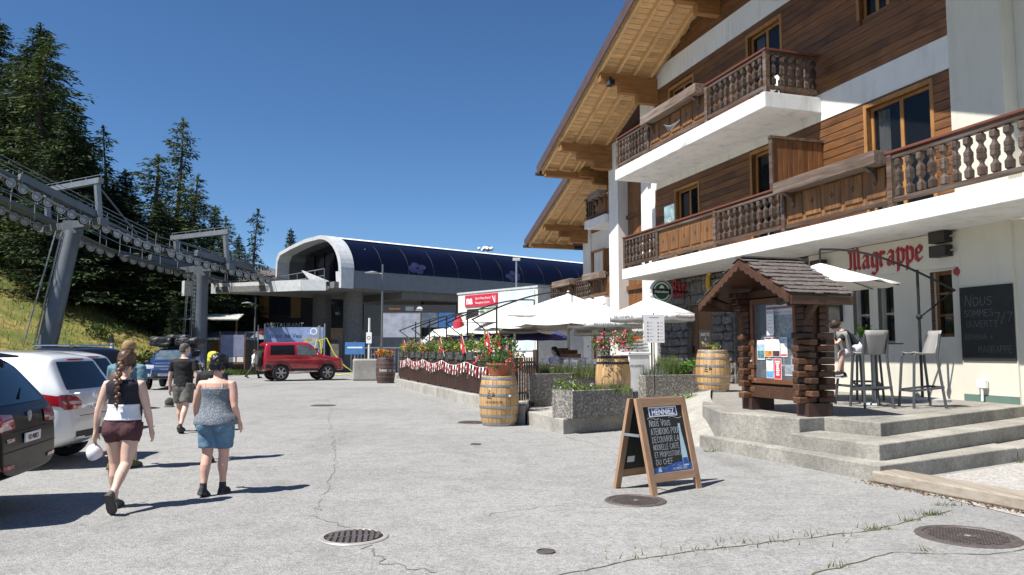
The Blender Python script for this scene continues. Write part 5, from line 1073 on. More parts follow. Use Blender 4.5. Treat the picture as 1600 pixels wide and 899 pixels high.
# ================================================================== STATION
SA = R(90-50); AX = Vector((math.cos(SA), math.sin(SA))); AY = Vector((-math.sin(SA), math.cos(SA)))   # AX: away to the right, AY: away to the left
SB = Vector((-12.5, 53.5))     # right front corner (near) of the opening, on plan
sts = thing('lift_station', 'lift station with dark blue barrel roof and white rimmed open end on columns', 'station', (SB.x, SB.y, 0), SA)
SWH = plain('station_white', (.50,.52,.53), .45, var=.12); SGR = plain('station_grey', (.16,.17,.185), .4, .3, var=.08); SGLASS = plain('station_blue_glass', (.0035,.004,.016), .3, 0, var=.3, scale=.5, spec=.3); SCON = speckle('station_concrete', (.17,.17,.175), [(.13,.13,.13),(.17,.17,.17),(.21,.21,.21)], 20, .85, .2)
SW_, SL_, z0, zt = 11.4, 66, 6.0, 10.05
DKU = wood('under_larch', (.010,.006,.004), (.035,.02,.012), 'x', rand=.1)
def prof(n=14):
    """half-section from the near lower edge up over the top to the far side: list of (y,z)"""
    P = []
    for i in range(n+1):
        a = math.pi/2*i/n; P.append((3.7-3.7*math.cos(a)**1.0, z0+1.15+(zt-z0-1.15)*math.sin(a)))
    P += [(6.0, zt-.02), (SW_-2.6, zt-.3), (SW_-.6, zt-.6), (SW_-.15, zt-1.1), (SW_, z0+1.2)]
    return P
PF = prof(); n_ = 15
# glass barrel in panels, ribs between
npan = 28; pw_ = (SL_-1.6)/npan
for i in range(npan):
    x0, x1 = 1.6+i*pw_+.03, 1.6+(i+1)*pw_-.03; mb = MB(); mb.loft([[(x, y, z) for y, z in PF[:n_]] for x in (x0, x1)], False, False); mb.build('roof_panel', SGLASS, sts, smooth=True)
    MB().loft([[(x, y+.02, z-.03) for y, z in PF[:n_]] for x in (x1-.01, x1+.07)], False, False).build('roof_rib', SGR, sts)
MB().loft([[(x, y, z) for y, z in PF[n_-1:]] for x in (1.6, SL_)], False, False).build('roof_rear', SGR, sts)
MB().loft([[(x, y-.02, z+.05) for y, z in PF[10:16]] for x in (1.6, SL_)], False, False).build('ridge_strip', plain('ridge_white', (.8,.8,.8), .5), sts)
# white rim arch at the open end
def arch(x0, x1, grow, name, m, cut=None):
    mb = MB(); o1 = [( y-(grow if i < 6 else 0), z+(grow if i > 5 else 0)) for i, (y, z) in enumerate(PF)]; cy, cz = SW_/2, z0+1.2
    inn = [(cy+(y-cy)*.945, cz+(z-cz)*.93) for y, z in PF]
    for s_ in range(len(PF)-1):
        a, b = o1[s_], o1[s_+1]; c_, d = inn[s_], inn[s_+1]
        mb.add([(x0,*a),(x0,*b),(x0,*d),(x0,*c_),(x1,*a),(x1,*b),(x1,*d),(x1,*c_)], [(0,3,2,1),(4,5,6,7),(0,1,5,4),(1,2,6,5),(2,3,7,6),(3,0,4,7)])
    return mb.build(name, m, sts)
arch(.55, 1.58, .08, 'rim', SWH)
MB().prism([(.55,-.1,z0), (.55,.6,z0), (.55,.75,z0+1.2), (.55,-.1,z0+1.2)], (.98,0,0)).build('rim_foot', SWH, sts)
MB().box(1.55, SL_, -.12, .25, z0+.05, z0+1.2).build('fascia', SGR, sts); MB().box(1.55, SL_, -.14, .3, z0+1.2, z0+1.28).build('sill', SGR, sts)
MB().box(.2, SL_, .25, SW_-.4, z0, z0+.45).build('deck', SCON, sts)
MB().prism([(-5.2, SW_-2.4, z0-.1), (.2, SW_-1.6, z0-.1), (.2, 1.2, z0-.1), (-1.2, 2.2, z0-.1)], (0,0,.42)).build('deck_tongue', SCON, sts)
q = [(-5.3, SW_-2.3), (-4.1, 7.9), (-2.9, 5.3), (-1.4, 2.1), (-.1, .9)]
for (xa, ya), (xb, yb) in zip(q, q[1:]): MB().beam((xa,ya,z0+.22), (xb,yb,z0+.22), .1, .78).build('deck_edge_panel', SWH, sts)
MB().box(-7.2, -6.2, SW_-2.2, SW_-1.6, z0-.4, z0+.7).build('end_box', SWH, sts)
# interior back wall with window and doors, railing
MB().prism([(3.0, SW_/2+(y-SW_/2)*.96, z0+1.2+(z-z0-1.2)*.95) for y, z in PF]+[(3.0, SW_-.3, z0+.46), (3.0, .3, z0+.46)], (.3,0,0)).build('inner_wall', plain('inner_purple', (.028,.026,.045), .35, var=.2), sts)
MB().box(2.9, 2.99, .85, 3.0, z0+.45, zt-1.0).build('inner_white_wall', SWH, sts); MB().box(2.8, 2.89, 1.4, 2.4, z0+1.4, z0+2.2).build('inner_window', GLASS, sts)
for i in range(4): MB().box(2.86, 2.97, 3.8+1.75*i, 5.3+1.75*i, z0+.5, zt-.7).build('inner_door', glass('inner_glass', (.01,.01,.02), .1), sts)
for dz in (1.0, 1.5): MB().tube([(.3,2.0,z0+dz),(.3,9.6,z0+dz)], .035, 6).build('railing', STEELL, sts)
for i in range(6): MB().tube([(.3,2.0+1.52*i,z0+.4),(.3,2.0+1.52*i,z0+1.5)], .03, 6).build('rail_post', STEELL, sts)
MB().prism([(.0,.9,z0+.5),(.0,5.2,z0+1.6),(.0,3.8,z0+.8),(.0,1.4,z0+.42)], (.15,0,0)).build('guide_shield', SWH, sts)
for x, y in ((3.4,3.4),(3.4,8.6),(16,5.8),(30,5.8),(46,5.8)): MB().lathe([(.75,0),(.72,z0)], 24, (x,y,0)).build('column', SCON, sts, smooth=True)
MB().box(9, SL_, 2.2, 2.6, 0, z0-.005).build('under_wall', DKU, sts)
MB().box(6, 26, .6, 9, z0-.5, z0-.01).build('underslab', SCON, sts)
# translucent flower ornaments on the glass
rg = random.Random(12); orn = plain('glass_ornament', (.04,.04,.10), .3, var=.3)
for cx in (7, 16.5, 30, 33, 37, 39.5, 44, 50, 54):
    mb = MB()
    for pz in range(5):
        a = pz*1.257+rg.random(); c0 = (cx+.5*math.cos(a), .8+.3*math.sin(a))
        vs = []
        for j in range(8):
            b = j*.785; i_ = max(0, min(13.99, c0[1]*2.6+.7*math.sin(b))); k0 = int(i_); f = i_-k0; y = PF[k0][0]*(1-f)+PF[k0+1][0]*f; z = PF[k0][1]*(1-f)+PF[k0+1][1]*f; vs.append((c0[0]+.36*math.cos(b), y-.03, z+.012))
        mb.add(vs, [tuple(range(8))])
    mb.build('glass_ornament', orn, sts)
# ================================================================== BEHIND AND BELOW THE STATION
DK = wood('dark_larch', (.010,.006,.004), (.04,.022,.012), 'x', rand=.15); SHUT = plain('shutter_ochre', (.26,.12,.02), .6)
db = thing('restaurant_chalet', 'dark timber restaurant chalet under the station with ochre shutters', 'chalet', (-26.5, 71, 0), R(-4))
MB().box(0, 13, 0, 7, 2.6, 8.0).build('upper_wall', DK, db); MB().box(.2, 12.8, .15, 7, 0, 2.6).build('base_wall', STONEM, db); 
for a, b in ((3.2,4.1),(6.2,7.1)): MB().box(a, b, -.06, -.005, 4.6, 7.0).build('shutter', SHUT, db)
for a, b in ((4.1,6.2),(9.5,11)):
    w = part('window', db); MB().box(a+.02, b-.02, -.04, -.002, 4.7, 6.9).build('frame', plain('frame_pale', (.3,.28,.26), .6) if a > 14 else DK, w); MB().box(a+.15, (a+b)/2-.04, -.06, -.041, 4.85, 6.75).build('pane', GLASS, w); MB().box((a+b)/2+.04, b-.15, -.06, -.041, 4.85, 6.75).build('pane', GLASS, w)
MB().prism([(-1.2,-1.6,7.6),(13.4,-1.6,7.6),(13.4,3.5,9.2),(-1.2,3.5,9.2)], (0,0,.25)).build('roof', SHINGLE, db); MB().prism([(-1.2,8.6,7.6),(13.4,8.6,7.6),(13.4,3.51,9.2),(-1.2,3.51,9.2)], (0,0,.25)).build('roof', SHINGLE, db)
MB().box(-5.5, 0, -.5, 5, 0, 3.0).build('annex_wall', STONEM, db); MB().prism([(-6.2,-1.4,3.0),(.6,-1.4,3.0),(.6,5,4.2),(-6.2,5,4.2)], (0,0,.18)).build('annex_roof', METAL, db)
MB().box(2.0,12.5,-1.7,-1.55,3.4,3.6).build('balcony_rail', DK, db); lettering('RESTAURANT', .55, plain('print_pale_grey', (.45,.45,.45), .6), db, (4.6,-1.72,3.7), (R(90),0,0), .02)
for i in range(4): MB().box(-2.2+.45*i,-1.9+.45*i,-1.0,-.7,3.3,5.9-.3*abs(i-1)).build('log_pile_board', SHUT, db)
hut = thing('stone_shed', 'small stone shed with pale flat awning beside the lift pylon', 'shed', (-24.5, 58.5, 0), R(12)); MB().box(0,4.6,0,3,0,2.4).build('wall', STONEM, hut); MB().prism([(-.5,-.9,2.4),(5,-.9,2.4),(5,3.2,3.0),(-.5,3.2,3.0)],(0,0,.14)).build('roof', METAL, hut); MB().box(1.6,2.8,-.05,-.002,0,2.1).build('door', WOODZ, hut); MB().prism([(-1.5,-1.0,3.9),(3.6,-1.0,3.9),(3.6,2,4.4),(-1.5,2,4.4)],(0,0,.1)).build('awning', plain('awning_pale', (.5,.5,.46), .7), hut)
for x in (-1.3,3.4): MB().box(x,x+.12,-.8,-.68,0,3.9).build('post', WOODZ, hut)
def sign_panel(name, label, cat, loc, rz, w, h, zb, m, posts_=True, t=.06, pm=None):
    s = thing(name, label, cat, loc, rz); MB().box(-w/2, w/2, -t/2, t/2, zb, zb+h).build('panel', m, s)
    if posts_:
        for x in (-w/2-.08, w/2+.08): MB().tube([(x,0,0),(x,0,zb+h+.25)], .05, 10).build('post', pm or METAL, s)
    return s
m, nt, N, L, bs = _nt('banner_photo'); vec = _coord(nt); sx_ = N.new('ShaderNodeSeparateXYZ'); L.new(vec, sx_.inputs[0])
f = _noise(nt, vec, 1.1, 5); c_ = _ramp(nt, f, [(.35, (.06,.12,.30)), (.5, (.25,.34,.5)), (.6, (.42,.36,.2)), (.7,(.1,.14,.08))]); L.new(c_, bs.inputs['Base Color']); bs.inputs['Roughness'].default_value = .5
bn = sign_panel('banner', 'wide blue and white mountain banner reading Bisse de Vex behind the red car', 'banner', (-15.4, 54.5, 0), 0, 4.1, 1.5, 1.75, plain('banner_sky', (.20,.27,.45), .5, var=.35, scale=.8))
MB().box(.6,2.04,-.036,-.031,1.76,2.5).build('photo_area', m, bn); lettering('Bisse de Vex', .44, plain('banner_navy', (.03,.05,.16), .5, var=0), bn, (-1.75,-.04,2.5), (R(90),0,0), .002); q = MB().lathe([(.26,0),(.18,.0)], 20, (1.35,-.034,2.95), axis='y', cap=False); q.build('emblem', WHT, bn); lettering('VERBIER', .17, WHT, bn, (.95,-.04,2.72), (R(90),0,0), .002)
rs = sign_panel('roadside_sign', 'small red sign with white lettering left of the mountain banner', 'sign', (-17.7, 55, 0), 0, .75, .42, 2.75, plain('sign_red', (.42,.02,.03), .5)); lettering('COOP', .2, WHT, rs, (-.27,-.04,2.88), (R(90),0,0), .002)
MB().box(-.36,.36,-.03,.03,2.4,2.72).build('lower_panel', plain('sign_grey', (.45,.47,.5), .5), rs)
ib = sign_panel('information_board', 'large grey trail map board with dark header under the station', 'board', (-6.7, 46.5, 0), R(2), 2.25, 1.5, 2.4, plain('map_grey', (.34,.36,.42), .5, var=.25, scale=2.2), pm=DARKMETAL)
MB().box(-1.2,3.3,-.05,.05,3.901,4.36).build('header', plain('header_dark', (.025,.025,.028), .5), ib); lettering('Salomon', .2, plain('print_orange', (.75,.22,.02), .5), ib, (-.75,-.06,4.06), (R(90),0,0), .002); MB().box(.25,.75,-.056,-.051,4.0,4.25).build('header_logo', plain('logo_grey_blue', (.12,.15,.17), .5), ib); MB().prism([(.9,-.056,4.1),(1.3,-.056,4.1),(1.2,-.056,4.25),(1.0,-.056,4.25)],(0,-.004,0)).build('header_logo', WHT, ib); lettering('4VALLEES', .1, WHT, ib, (.85,-.06,4.0), (R(90),0,0), .001)
MB().box(1.22,2.2,-.045,.03,3.0,3.9).build('mountain_poster', plain('poster_mountain', (.10,.13,.18), .5, var=.6, scale=1.2), ib); MB().box(2.25,3.25,-.045,.03,3.0,3.9).build('blue_poster', plain('poster_blue', (.04,.13,.33), .5, var=.2), ib)
for x in (3.3,): MB().tube([(x,.06,0),(x,.06,3.9)], .05, 8).build('post', DARKMETAL, ib)
# white shop cube with red sign
cu = thing('shop_building', 'white box building with a red sports shop sign and pale mural', 'building', (-3.35, 47.6, 0), R(-50)); MB().box(0,7.4,0,4,0,5.05).build('wall', plain('shop_white', (.70,.68,.62), .7), cu, bevel=.02); MB().box(-.05,7.45,-.05,4.05,5.051,5.16).build('roof_edge', SWH, cu)
MB().box(.8,3.95,-.06,-.002,4.25,4.95).build('sign_panel', plain('shop_red', (.50,.03,.06), .5), cu); lettering('na', .66, WHT, cu, (.95,-.065,4.42), (R(90),0,0), .003, bold=.025); lettering('Sport Shop Airport', .19, WHT, cu, (1.85,-.065,4.66), (R(90),0,0), .002); lettering('Reception Centre', .19, WHT, cu, (1.85,-.065,4.40), (R(90),0,0), .002); MB().beam((3.5,-.07,4.8),(3.75,-.07,4.4),.03,.05).build('arrow', WHT, cu); MB().beam((3.76,-.07,4.8),(3.76,-.07,4.4),.03,.05).build('arrow', WHT, cu)
MB().box(4.15,7.2,-.05,-.002,1.6,4.95).build('mural', plain('mural_pale', (.52,.62,.66), .6, var=.25, scale=.6), cu); MB().box(1.0,2.1,-.05,-.002,3.0,4.1).build('poster', plain('header_dark', (.025,.025,.028), .5), cu); MB().box(2.3,3.9,-.05,-.002,3.0,4.1).build('poster', plain('mural_green', (.35,.45,.35), .6, var=.5), cu)
mst = thing('camera_mast', 'thin mast with small weather cameras behind the shop roof', 'mast', (.3, 52, 0)); MB().tube([(0,0,0),(0,0,7.9)], .06, 8).build('pole', METAL, mst); MB().box(-.25,.25,-.08,.08,7.7,7.9).build('camera_box', SWH, mst); MB().tube([(-.2,0,5.4),(.2,-.2,5.6)],.05,8).build('camera', SWH, mst)
def lamp(x, y, h, label, side=-1, arm=1.0):
    t = thing('street_lamp', label, 'lamp', (x, y, 0)); MB().tube([(0,0,0),(0,0,h)], [.07,.05], 10).build('pole', plain('lamp_grey', (.13,.14,.15), .5, .3), t, smooth=True); MB().tube([(0,0,h*.915),(side*arm,0,h*.93)], .03, 8).build('arm', METAL, t); MB().lathe([(.02,.10),(.2,.06),(.42,.0),(.42,-.03),(.1,-.05)], 18, (side*arm,0,h*.925)).build('lamp_head', plain('lamp_shade', (.34,.35,.35), .4, .3), t, smooth=True); return t
lamp(-7.36, 43.5, 6.5, 'tall grey street lamp before the trail map board', -1, .6); lamp(-18.9, 56.5, 5.5, 'shorter grey street lamp beside the dark chalet', -1, .6)
bs_ = sign_panel('direction_sign', 'small blue information sign on a single post by the station column', 'sign', (-10.4, 51, 0), 0, 1.3, .8, 1.35, plain('sign_blue', (.06,.18,.42), .5, var=.2), False); MB().tube([(0,.04,0),(0,.04,2.2)], .04, 8).build('post', METAL, bs_); MB().box(-.5,.5,-.034,-.031,1.75,1.85).build('text_band', WHT, bs_)
ps = sign_panel('pedestrian_sign', 'narrow white pictogram sign post next to the map board', 'sign', (-7.9, 42.5, 0), 0, .3, .6, 2.0, WHT, False); MB().tube([(0,.04,0),(0,.06,3.4)], .06, 8).build('post', plain('white_pole', (.7,.7,.68), .4), ps); MB().lathe([(.1,0),(.07,0)], 16, (0,-.034,2.3), axis='y', cap=False).build('pictogram', INK, ps)
bk = thing('concrete_block', 'rough concrete block at the foot of the sign post', 'block', (-8.0, 41.5, 0), .2); MB().box(-.55,.75,-.5,.5,0,1.15).build('block', CONC, bk, bevel=.08)
ho = thing('hose_stand', 'yellow hose coiled over a grey stand pipe by the red car', 'hose', (-12.4, 49.5, 0)); MB().tube([(0,0,0),(0,0,3.2)], .08, 10).build('stand_pipe', METAL, ho)
YEL = plain('hose_yellow', (.60,.56,.06), .5); MB().tube([(0,-.1,2.2),(.5,-.1,2.4),(1.0,-.1,1.4),(1.7,-.1,.6),(2.3,-.1,.2),(1.4,-.1,.05),(.5,-.1,.1),(.1,-.1,.5)], .035, 8).build('hose', YEL, ho, smooth=True); MB().tube([(-.1,-.12,2.3),(-.25,-.12,1.6),(0,-.12,.9),(.2,-.12,1.5),(.1,-.12,2.3)], .05, 8).build('coil', YEL, ho)
gt = thing('service_gate', 'pale upright bar railing between the columns under the station', 'railing', (-11.5, 55, 0)); 
for i in range(20): MB().box(.0+.24*i,.05+.24*i,0,.05,.1,1.8).build('bar', STEELL, gt)
MB().box(0,4.7,-.01,-.05,1.75,1.85).build('rail', STEELL, gt)
lw = thing('retaining_wall', 'low pale concrete wall beneath the station deck', 'wall', (-13.5, 60, 0), 0); MB().box(0,14,0,.4,0,2.6).build('wall', plain('wall_pale', (.30,.29,.28), .8), lw); MB().box(-.05,14.05,-.05,.45,2.601,2.7).build('coping', CONC, lw)
ph_ = thing('playhouse', 'small white playhouse with grey shingled roof at the fence end', 'playhouse', W(36.6, 5.6, .4), CROT); MB().box(-1,1,-.8,.8,0,1.3).build('wall', plain('playhouse_white', (.62,.60,.55), .7), ph_); MB().prism([(-1.25,-1.05,1.25),(-1.25,1.05,1.25),(-1.25,0,2.25)],(2.5,0,0)).build('roof', plain('playhouse_roof', (.36,.38,.38), .8), ph_); MB().box(-1.02,-1.001,-.3,.3,0,1.0).build('door', plain('shop_red', (.50,.03,.06), .5), ph_)
fu = thing('folded_parasol', 'deep red folded parasol and canopy at the far terrace end', 'umbrella', W(34.2, 5.2, .4), CROT); MB().tube([(0,0,0),(0,0,2.9)], .04, 8).build('pole', DARKMETAL, fu); MB().lathe([(.05,2.8),(.22,2.5),(.34,1.8),(.42,1.2),(.3,1.0)], 10).build('cloth', plain('cloth_red', (.36,.015,.03), .8), fu)
nb = sign_panel('notice_board', 'small wooden notice board on the verge beside the stone shed', 'board', (-19.6, 54, 0), .1, 1.6, 1.5, 1.2, plain('notice_blue', (.22,.24,.34), .6, var=.2), pm=WOODZ); 
for x in (-.55,0,.55): MB().box(x-.22,x+.22,-.034,-.031,.8,1.15).build('leaflet', PAP, nb)
MB().box(-.85,.85,-.03,.03,.65,1.19).build('lower_panel', WOODX, nb)
# ================================================================== CARS
def interp(tab, x):
    if x <= tab[0][0]: return tab[0][1]
    for (a, p), (b, q) in zip(tab, tab[1:]):
        if x <= b: return p+(q-p)*(x-a)/(b-a)
    return tab[-1][1]
def apply_mods(o, name):
    dg = bpy.context.evaluated_depsgraph_get(); dg.update(); me = bpy.data.meshes.new_from_object(o.evaluated_get(dg)); bpy.data.objects.remove(o); me.name = name; return me
def car_body(spec):
    top, belt, hwt = spec['top'], spec['belt'], spec['hw']; xs = sorted(set([round(p[0], 3) for p in top]+[top[0][0]+(top[-1][0]-top[0][0])*i/22 for i in range(23)])); rings = []
    for x in xs:
        zt = interp(top, x); zb = min(interp(belt, x), zt-.03); hw = interp(hwt, x); s = interp(spec['sill'], x); g = max(0, zt-zb); k = min(1, g/.5)
        w5 = hw*(.97-spec.get('tumble', .2)*k) if g > .1 else hw*.93; w6 = w5-.10-.03*k; zm = s+(zb-s)*.55
        half = [(0, s), (.8*hw, s), (.965*hw, s+.07), (hw, zm), (.985*hw, zb), (w5, zb+(zt-zb)*.86 if g > .1 else zt-.02), (w6, zt-.012), (w6*.5, zt+.004), (0, zt+.008)]
        rings.append([(x, y, z) for y, z in half]+[(x, -y, z) for y, z in half[-2:0:-1]])
    mb = MB().loft(rings, True); me = mb.mesh('body', True); o = link('tmp', me)
    bm = bmesh.new(); bm.from_mesh(me); bmesh.ops.recalc_face_normals(bm, faces=bm.faces); bm.to_mesh(me); bm.free()
    sb = o.modifiers.new('s', 'SUBSURF'); sb.levels = sb.render_levels = 2
    cuts = []
    for wx in spec['wheels']:
        for sy in (-1, 1):
            c = MB().lathe([(spec['wr']+.055, -.30), (spec['wr']+.055, .30)], 28, (wx, sy*interp(hwt, wx), spec['wr']), axis='y'); cm = c.mesh('cut'); b2 = bmesh.new(); b2.from_mesh(cm); bmesh.ops.recalc_face_normals(b2, faces=b2.faces); b2.to_mesh(cm); b2.free(); co = link('cut', cm); cuts.append(co)
            md = o.modifiers.new('b', 'BOOLEAN'); md.operation = 'DIFFERENCE'; md.object = co; md.solver = 'EXACT'
    body = apply_mods(o, 'body')
    for c in cuts: bpy.data.objects.remove(c)
    body.polygons.foreach_set('use_smooth', [True]*len(body.polygons)); body.set_sharp_from_angle(angle=R(40)); return body
def decal(bvh, poly, axis, m, name, parent, off=.006, sub=3, th=0):
    ax = {'+y': (Vector((0,1,0)), lambda a, b: Vector((a, 3, b)), Vector((0,-1,0))), '-y': (0, lambda a, b: Vector((a, -3, b)), Vector((0,1,0))), '-x': (0, lambda a, b: Vector((-6, a, b)), Vector((1,0,0))), '+x': (0, lambda a, b: Vector((6, a, b)), Vector((-1,0,0))), '+z': (0, lambda a, b: Vector((a, b, 5)), Vector((0,0,-1)))}[axis]
    bm = bmesh.new(); vs = [bm.verts.new((p[0], p[1], 0)) for p in poly]; bm.faces.new(vs); bmesh.ops.triangulate(bm, faces=bm.faces); bmesh.ops.subdivide_edges(bm, edges=bm.edges, cuts=sub, use_grid_fill=True)
    bad = []; nr = None
    for v_ in bm.verts:
        o = ax[1](v_.co.x, v_.co.y); h, n, i, d = bvh.ray_cast(o, ax[2])
        if h is None: bad.append(v_); v_.co = o; continue
        if n.dot(ax[2]) > 0: n = -n
        v_.co = h+n*off
    bmesh.ops.delete(bm, geom=bad, context='VERTS'); bmesh.ops.recalc_face_normals(bm, faces=bm.faces)
    if len(bm.faces):
        c = sum((f.normal.dot(ax[2])*f.calc_area() for f in bm.faces))
        if c > 0: bmesh.ops.reverse_faces(bm, faces=bm.faces)
    me = bpy.data.meshes.new(name); bm.to_mesh(me); bm.free(); me.polygons.foreach_set('use_smooth', [True]*len(me.polygons)); return link(name, me, m, parent)
TYRE = plain('tyre', (.018,.018,.019), .8, var=.15); ALLOY = plain('alloy', (.42,.43,.44), .3, .8, var=.05); CGLASS = glass('car_glass', (.012,.014,.017), .03); CGLASS.node_tree.nodes['Principled BSDF'].inputs['IOR'].default_value = 1.38; CLAD = plain('car_cladding', (.022,.022,.024), .6, var=.1); TAIL = plain('tail_red', (.33,.012,.02), .12, var=.15, scale=12, coat=.6); TAILW = plain('tail_clear', (.62,.45,.45), .12, var=.1, coat=.6); HEADL = plain('headlamp', (.55,.58,.6), .08, .3, var=.2, scale=14, coat=1); PLATE = plain('plate_white', (.72,.73,.72), .4, var=.02); CHROME = plain('chrome', (.7,.7,.72), .12, 1, var=0); SEAM = plain('seam_black', (.006,.006,.006), .8, var=0)
def wheel(parent, x, y, r, w=.2, spokes=5):
    wh = part('wheel', parent); wh.location = (x, y, r); sg = 1 if y > 0 else -1
    MB().lathe([(r*.66,-w/2),(r*.9,-w/2),(r,-w*.36),(r,w*.36),(r*.9,w/2),(r*.66,w/2)], 28, axis='y', cap=False).build('tyre', TYRE, wh, smooth=True)
    f = MB().lathe([(r*.66,-w*.45),(r*.68,w*.0),(r*.68,w*.45*sg),(r*.62,w*.46*sg),(r*.60,w*.25*sg)], 28, axis='y', cap=False)
    for k in range(spokes):
        a = 2*math.pi*k/spokes; d = Vector((math.cos(a), 0, math.sin(a))); f.beam(Vector((0,w*.36*sg,0))+d*.03, Vector((0,w*.42*sg,0))+d*r*.64, .07 if spokes < 7 else .05, .04, up=(0,1,0))
    f.lathe([(.02,w*.43*sg),(.07,w*.41*sg),(.07,w*.2*sg)], 14, axis='y'); f.build('rim', ALLOY, wh); MB().lathe([(.01,w*.05*sg),(r*.6,w*.06*sg)], 20, axis='y', cap=False).build('brake', DARKMETAL, wh)
def mirror_side(bvh, poly, m, name, t, **k): return [decal(bvh, poly, s, m, name, t, **k) for s in ('+y', '-y')]
def paint(name, c, rough=.18): return plain(name, c, rough, 0, var=.02, scale=1, coat=1)
def finish(t, body, spec, extras=True):
    for wx in spec['wheels']:
        for sy in (-1, 1): wheel(t, wx, sy*(interp(spec['hw'], wx)-.11), spec['wr'], spokes=spec.get('spokes', 5))
    for sy in (-1, 1):
        mx = spec['mirror']; hw = interp(spec['hw'], mx[0]); MB().ball((0,0,0), .1, 12, 8, (.8,1.1,.75)).build('wing_mirror', spec.get('mm', body.materials[0]), t, smooth=True, loc=(mx[0], sy*(hw+.07), mx[1]))
def mkcar(name, label, loc, rot, spec, paintm):
    t = thing(name, label, 'car', loc, rot); body = car_body(spec); body.materials.clear(); body.materials.append(paintm); o = link('body', body, None, t); bvh = BVHTree.FromPolygons([v_.co[:] for v_ in body.vertices], [p.vertices[:] for p in body.polygons]); return t, body, bvh
def arches(bvh, t, spec, m=CLAD, w=.06):
    for wx in spec['wheels']:
        r = spec['wr']+.05; n = 14
        for s in ('+y', '-y'):
            for i in range(n):
                a0 = math.pi*(i/n)*1.1-.16; a1 = math.pi*((i+1)/n)*1.1-.16
                decal(bvh, [(wx+r*math.cos(a), spec['wr']+r*math.sin(a)) for a in (a0, a1)]+[(wx+(r+w)*math.cos(a), spec['wr']+(r+w)*math.sin(a)) for a in (a1, a0)], s, m, 'arch_trim', t, .008, 1)
def plate(t, txt, loc, rot, s=1.0):
    p = MB().box(-.26*s,.26*s,-.006,.006,-.057*s,.057*s).build('number_plate', PLATE, t, loc=loc, rot=rot); lettering(txt, .085*s, SEAM, p, (0,-.0075,-.03*s), (R(90),0,0), .0003, align='CENTER', bold=.0012)
def cross_badge(t, x, z, r): MB().lathe([(r, -.01), (r, .0)], 20, (x, 0, z), axis='x').build('badge', CHROME, t)
# --- black compact SUV, rear three-quarter
S1 = dict(top=[(-2.24,.50),(-2.235,.74),(-2.20,.98),(-2.15,1.05),(-2.02,1.22),(-1.86,1.44),(-1.74,1.545),(-1.5,1.585),(-.9,1.61),(0,1.61),(.45,1.55),(1.1,1.12),(1.3,1.06),(2.0,.93),(2.18,.78),(2.24,.55)], belt=[(-2.3,1.02),(-1.4,1.0),(1.2,.96),(2.3,.85)], hw=[(-2.24,.70),(-2.15,.84),(-1.9,.90),(-1.0,.92),(1.0,.92),(1.9,.88),(2.15,.76),(2.24,.6)], sill=[(-2.24,.42),(-1.9,.30),(1.9,.28),(2.24,.4)], wheels=(-1.36,1.34), wr=.34, mirror=(.72,1.02), spokes=5)
BLKP = plain('paint_black', (.004,.004,.005), .3, 0, var=.02, coat=.06, spec=.16)
t, body, bvh = mkcar('black_suv', 'black compact SUV with its rear to the plaza, parked nearest the walkers', (-6.95,7.2,0), R(194), S1, BLKP)
mirror_side(bvh, [(-1.72,1.06),(-1.45,1.40),(-.95,1.47),(-.95,1.04)], CGLASS, 'side_window', t); mirror_side(bvh, [(-.88,1.04),(-.88,1.48),(.1,1.50),(.1,1.02)], CGLASS, 'side_window', t); mirror_side(bvh, [(.16,1.02),(.16,1.49),(.35,1.46),(.9,1.10),(.9,1.01)], CGLASS, 'side_window', t)
decal(bvh, [(-.60,1.08),(-.50,1.46),(.50,1.46),(.60,1.08)], '-x', CGLASS, 'rear_window', t, sub=5); decal(bvh, [(-.62,1.12),(-.5,1.5),(.5,1.5),(.62,1.12)], '+x', CGLASS, 'windscreen', t, sub=5)
for s in (-1,1):
    decal(bvh, [(s*.40,.87),(s*.42,.99),(s*.80,1.02),(s*.86,.94),(s*.84,.84)], '-x', TAIL, 'tail_light', t, .01, 4); decal(bvh, [(s*.50,.865),(s*.52,.90),(s*.80,.90),(s*.80,.86)], '-x', TAILW, 'tail_light_clear', t, .014, 3)
    decal(bvh, [(-2.12,.86),(-2.12,1.0),(-1.92,.99),(-1.86,.92),(-1.95,.86)], '+y' if s > 0 else '-y', TAIL, 'tail_light_side', t, .01, 3); decal(bvh, [(s*.45,.50),(s*.45,.535),(s*.75,.545),(s*.75,.51)], '-x', TAIL, 'reflector', t, .012, 2)
decal(bvh, [(-.46,.83),(-.46,.838),(.46,.838),(.46,.83)], '-x', SEAM, 'tailgate_seam', t, .005, 3); decal(bvh, [(-.7,.655),(-.7,.664),(.7,.664),(.7,.655)], '-x', SEAM, 'bumper_seam', t, .005, 3)
mirror_side(bvh, [(-1.0,.33),(-1.0,.46),(1.0,.46),(1.0,.33)], CLAD, 'sill_cladding', t); arches(bvh, t, S1)
plate(t, 'VD·90853', (-2.245,0,.755), (0,0,R(-90)), .8); cross_badge(t, -2.20, .955, .055); lettering('TIGUAN', .05, CHROME, t, (-2.232,.62,.745), (R(90),0,R(-90)), .002)
MB().beam((-2.10,.02,1.13),(-2.02,-.24,1.21),.03,.03).build('rear_wiper', SEAM, t); MB().prism([(-1.58,-.60,1.572),(-1.58,.60,1.572),(-1.90,.56,1.525),(-1.90,-.56,1.525)], (0,0,.022)).build('roof_spoiler', BLKP, t, bevel=.012)
for sy in (-1,1): MB().tube([(-1.4,sy*.60,1.60),(-1.3,sy*.60,1.645),(.2,sy*.60,1.645),(.3,sy*.60,1.6)], .018, 8).build('roof_rail', CHROME, t)
finish(t, body, S1)
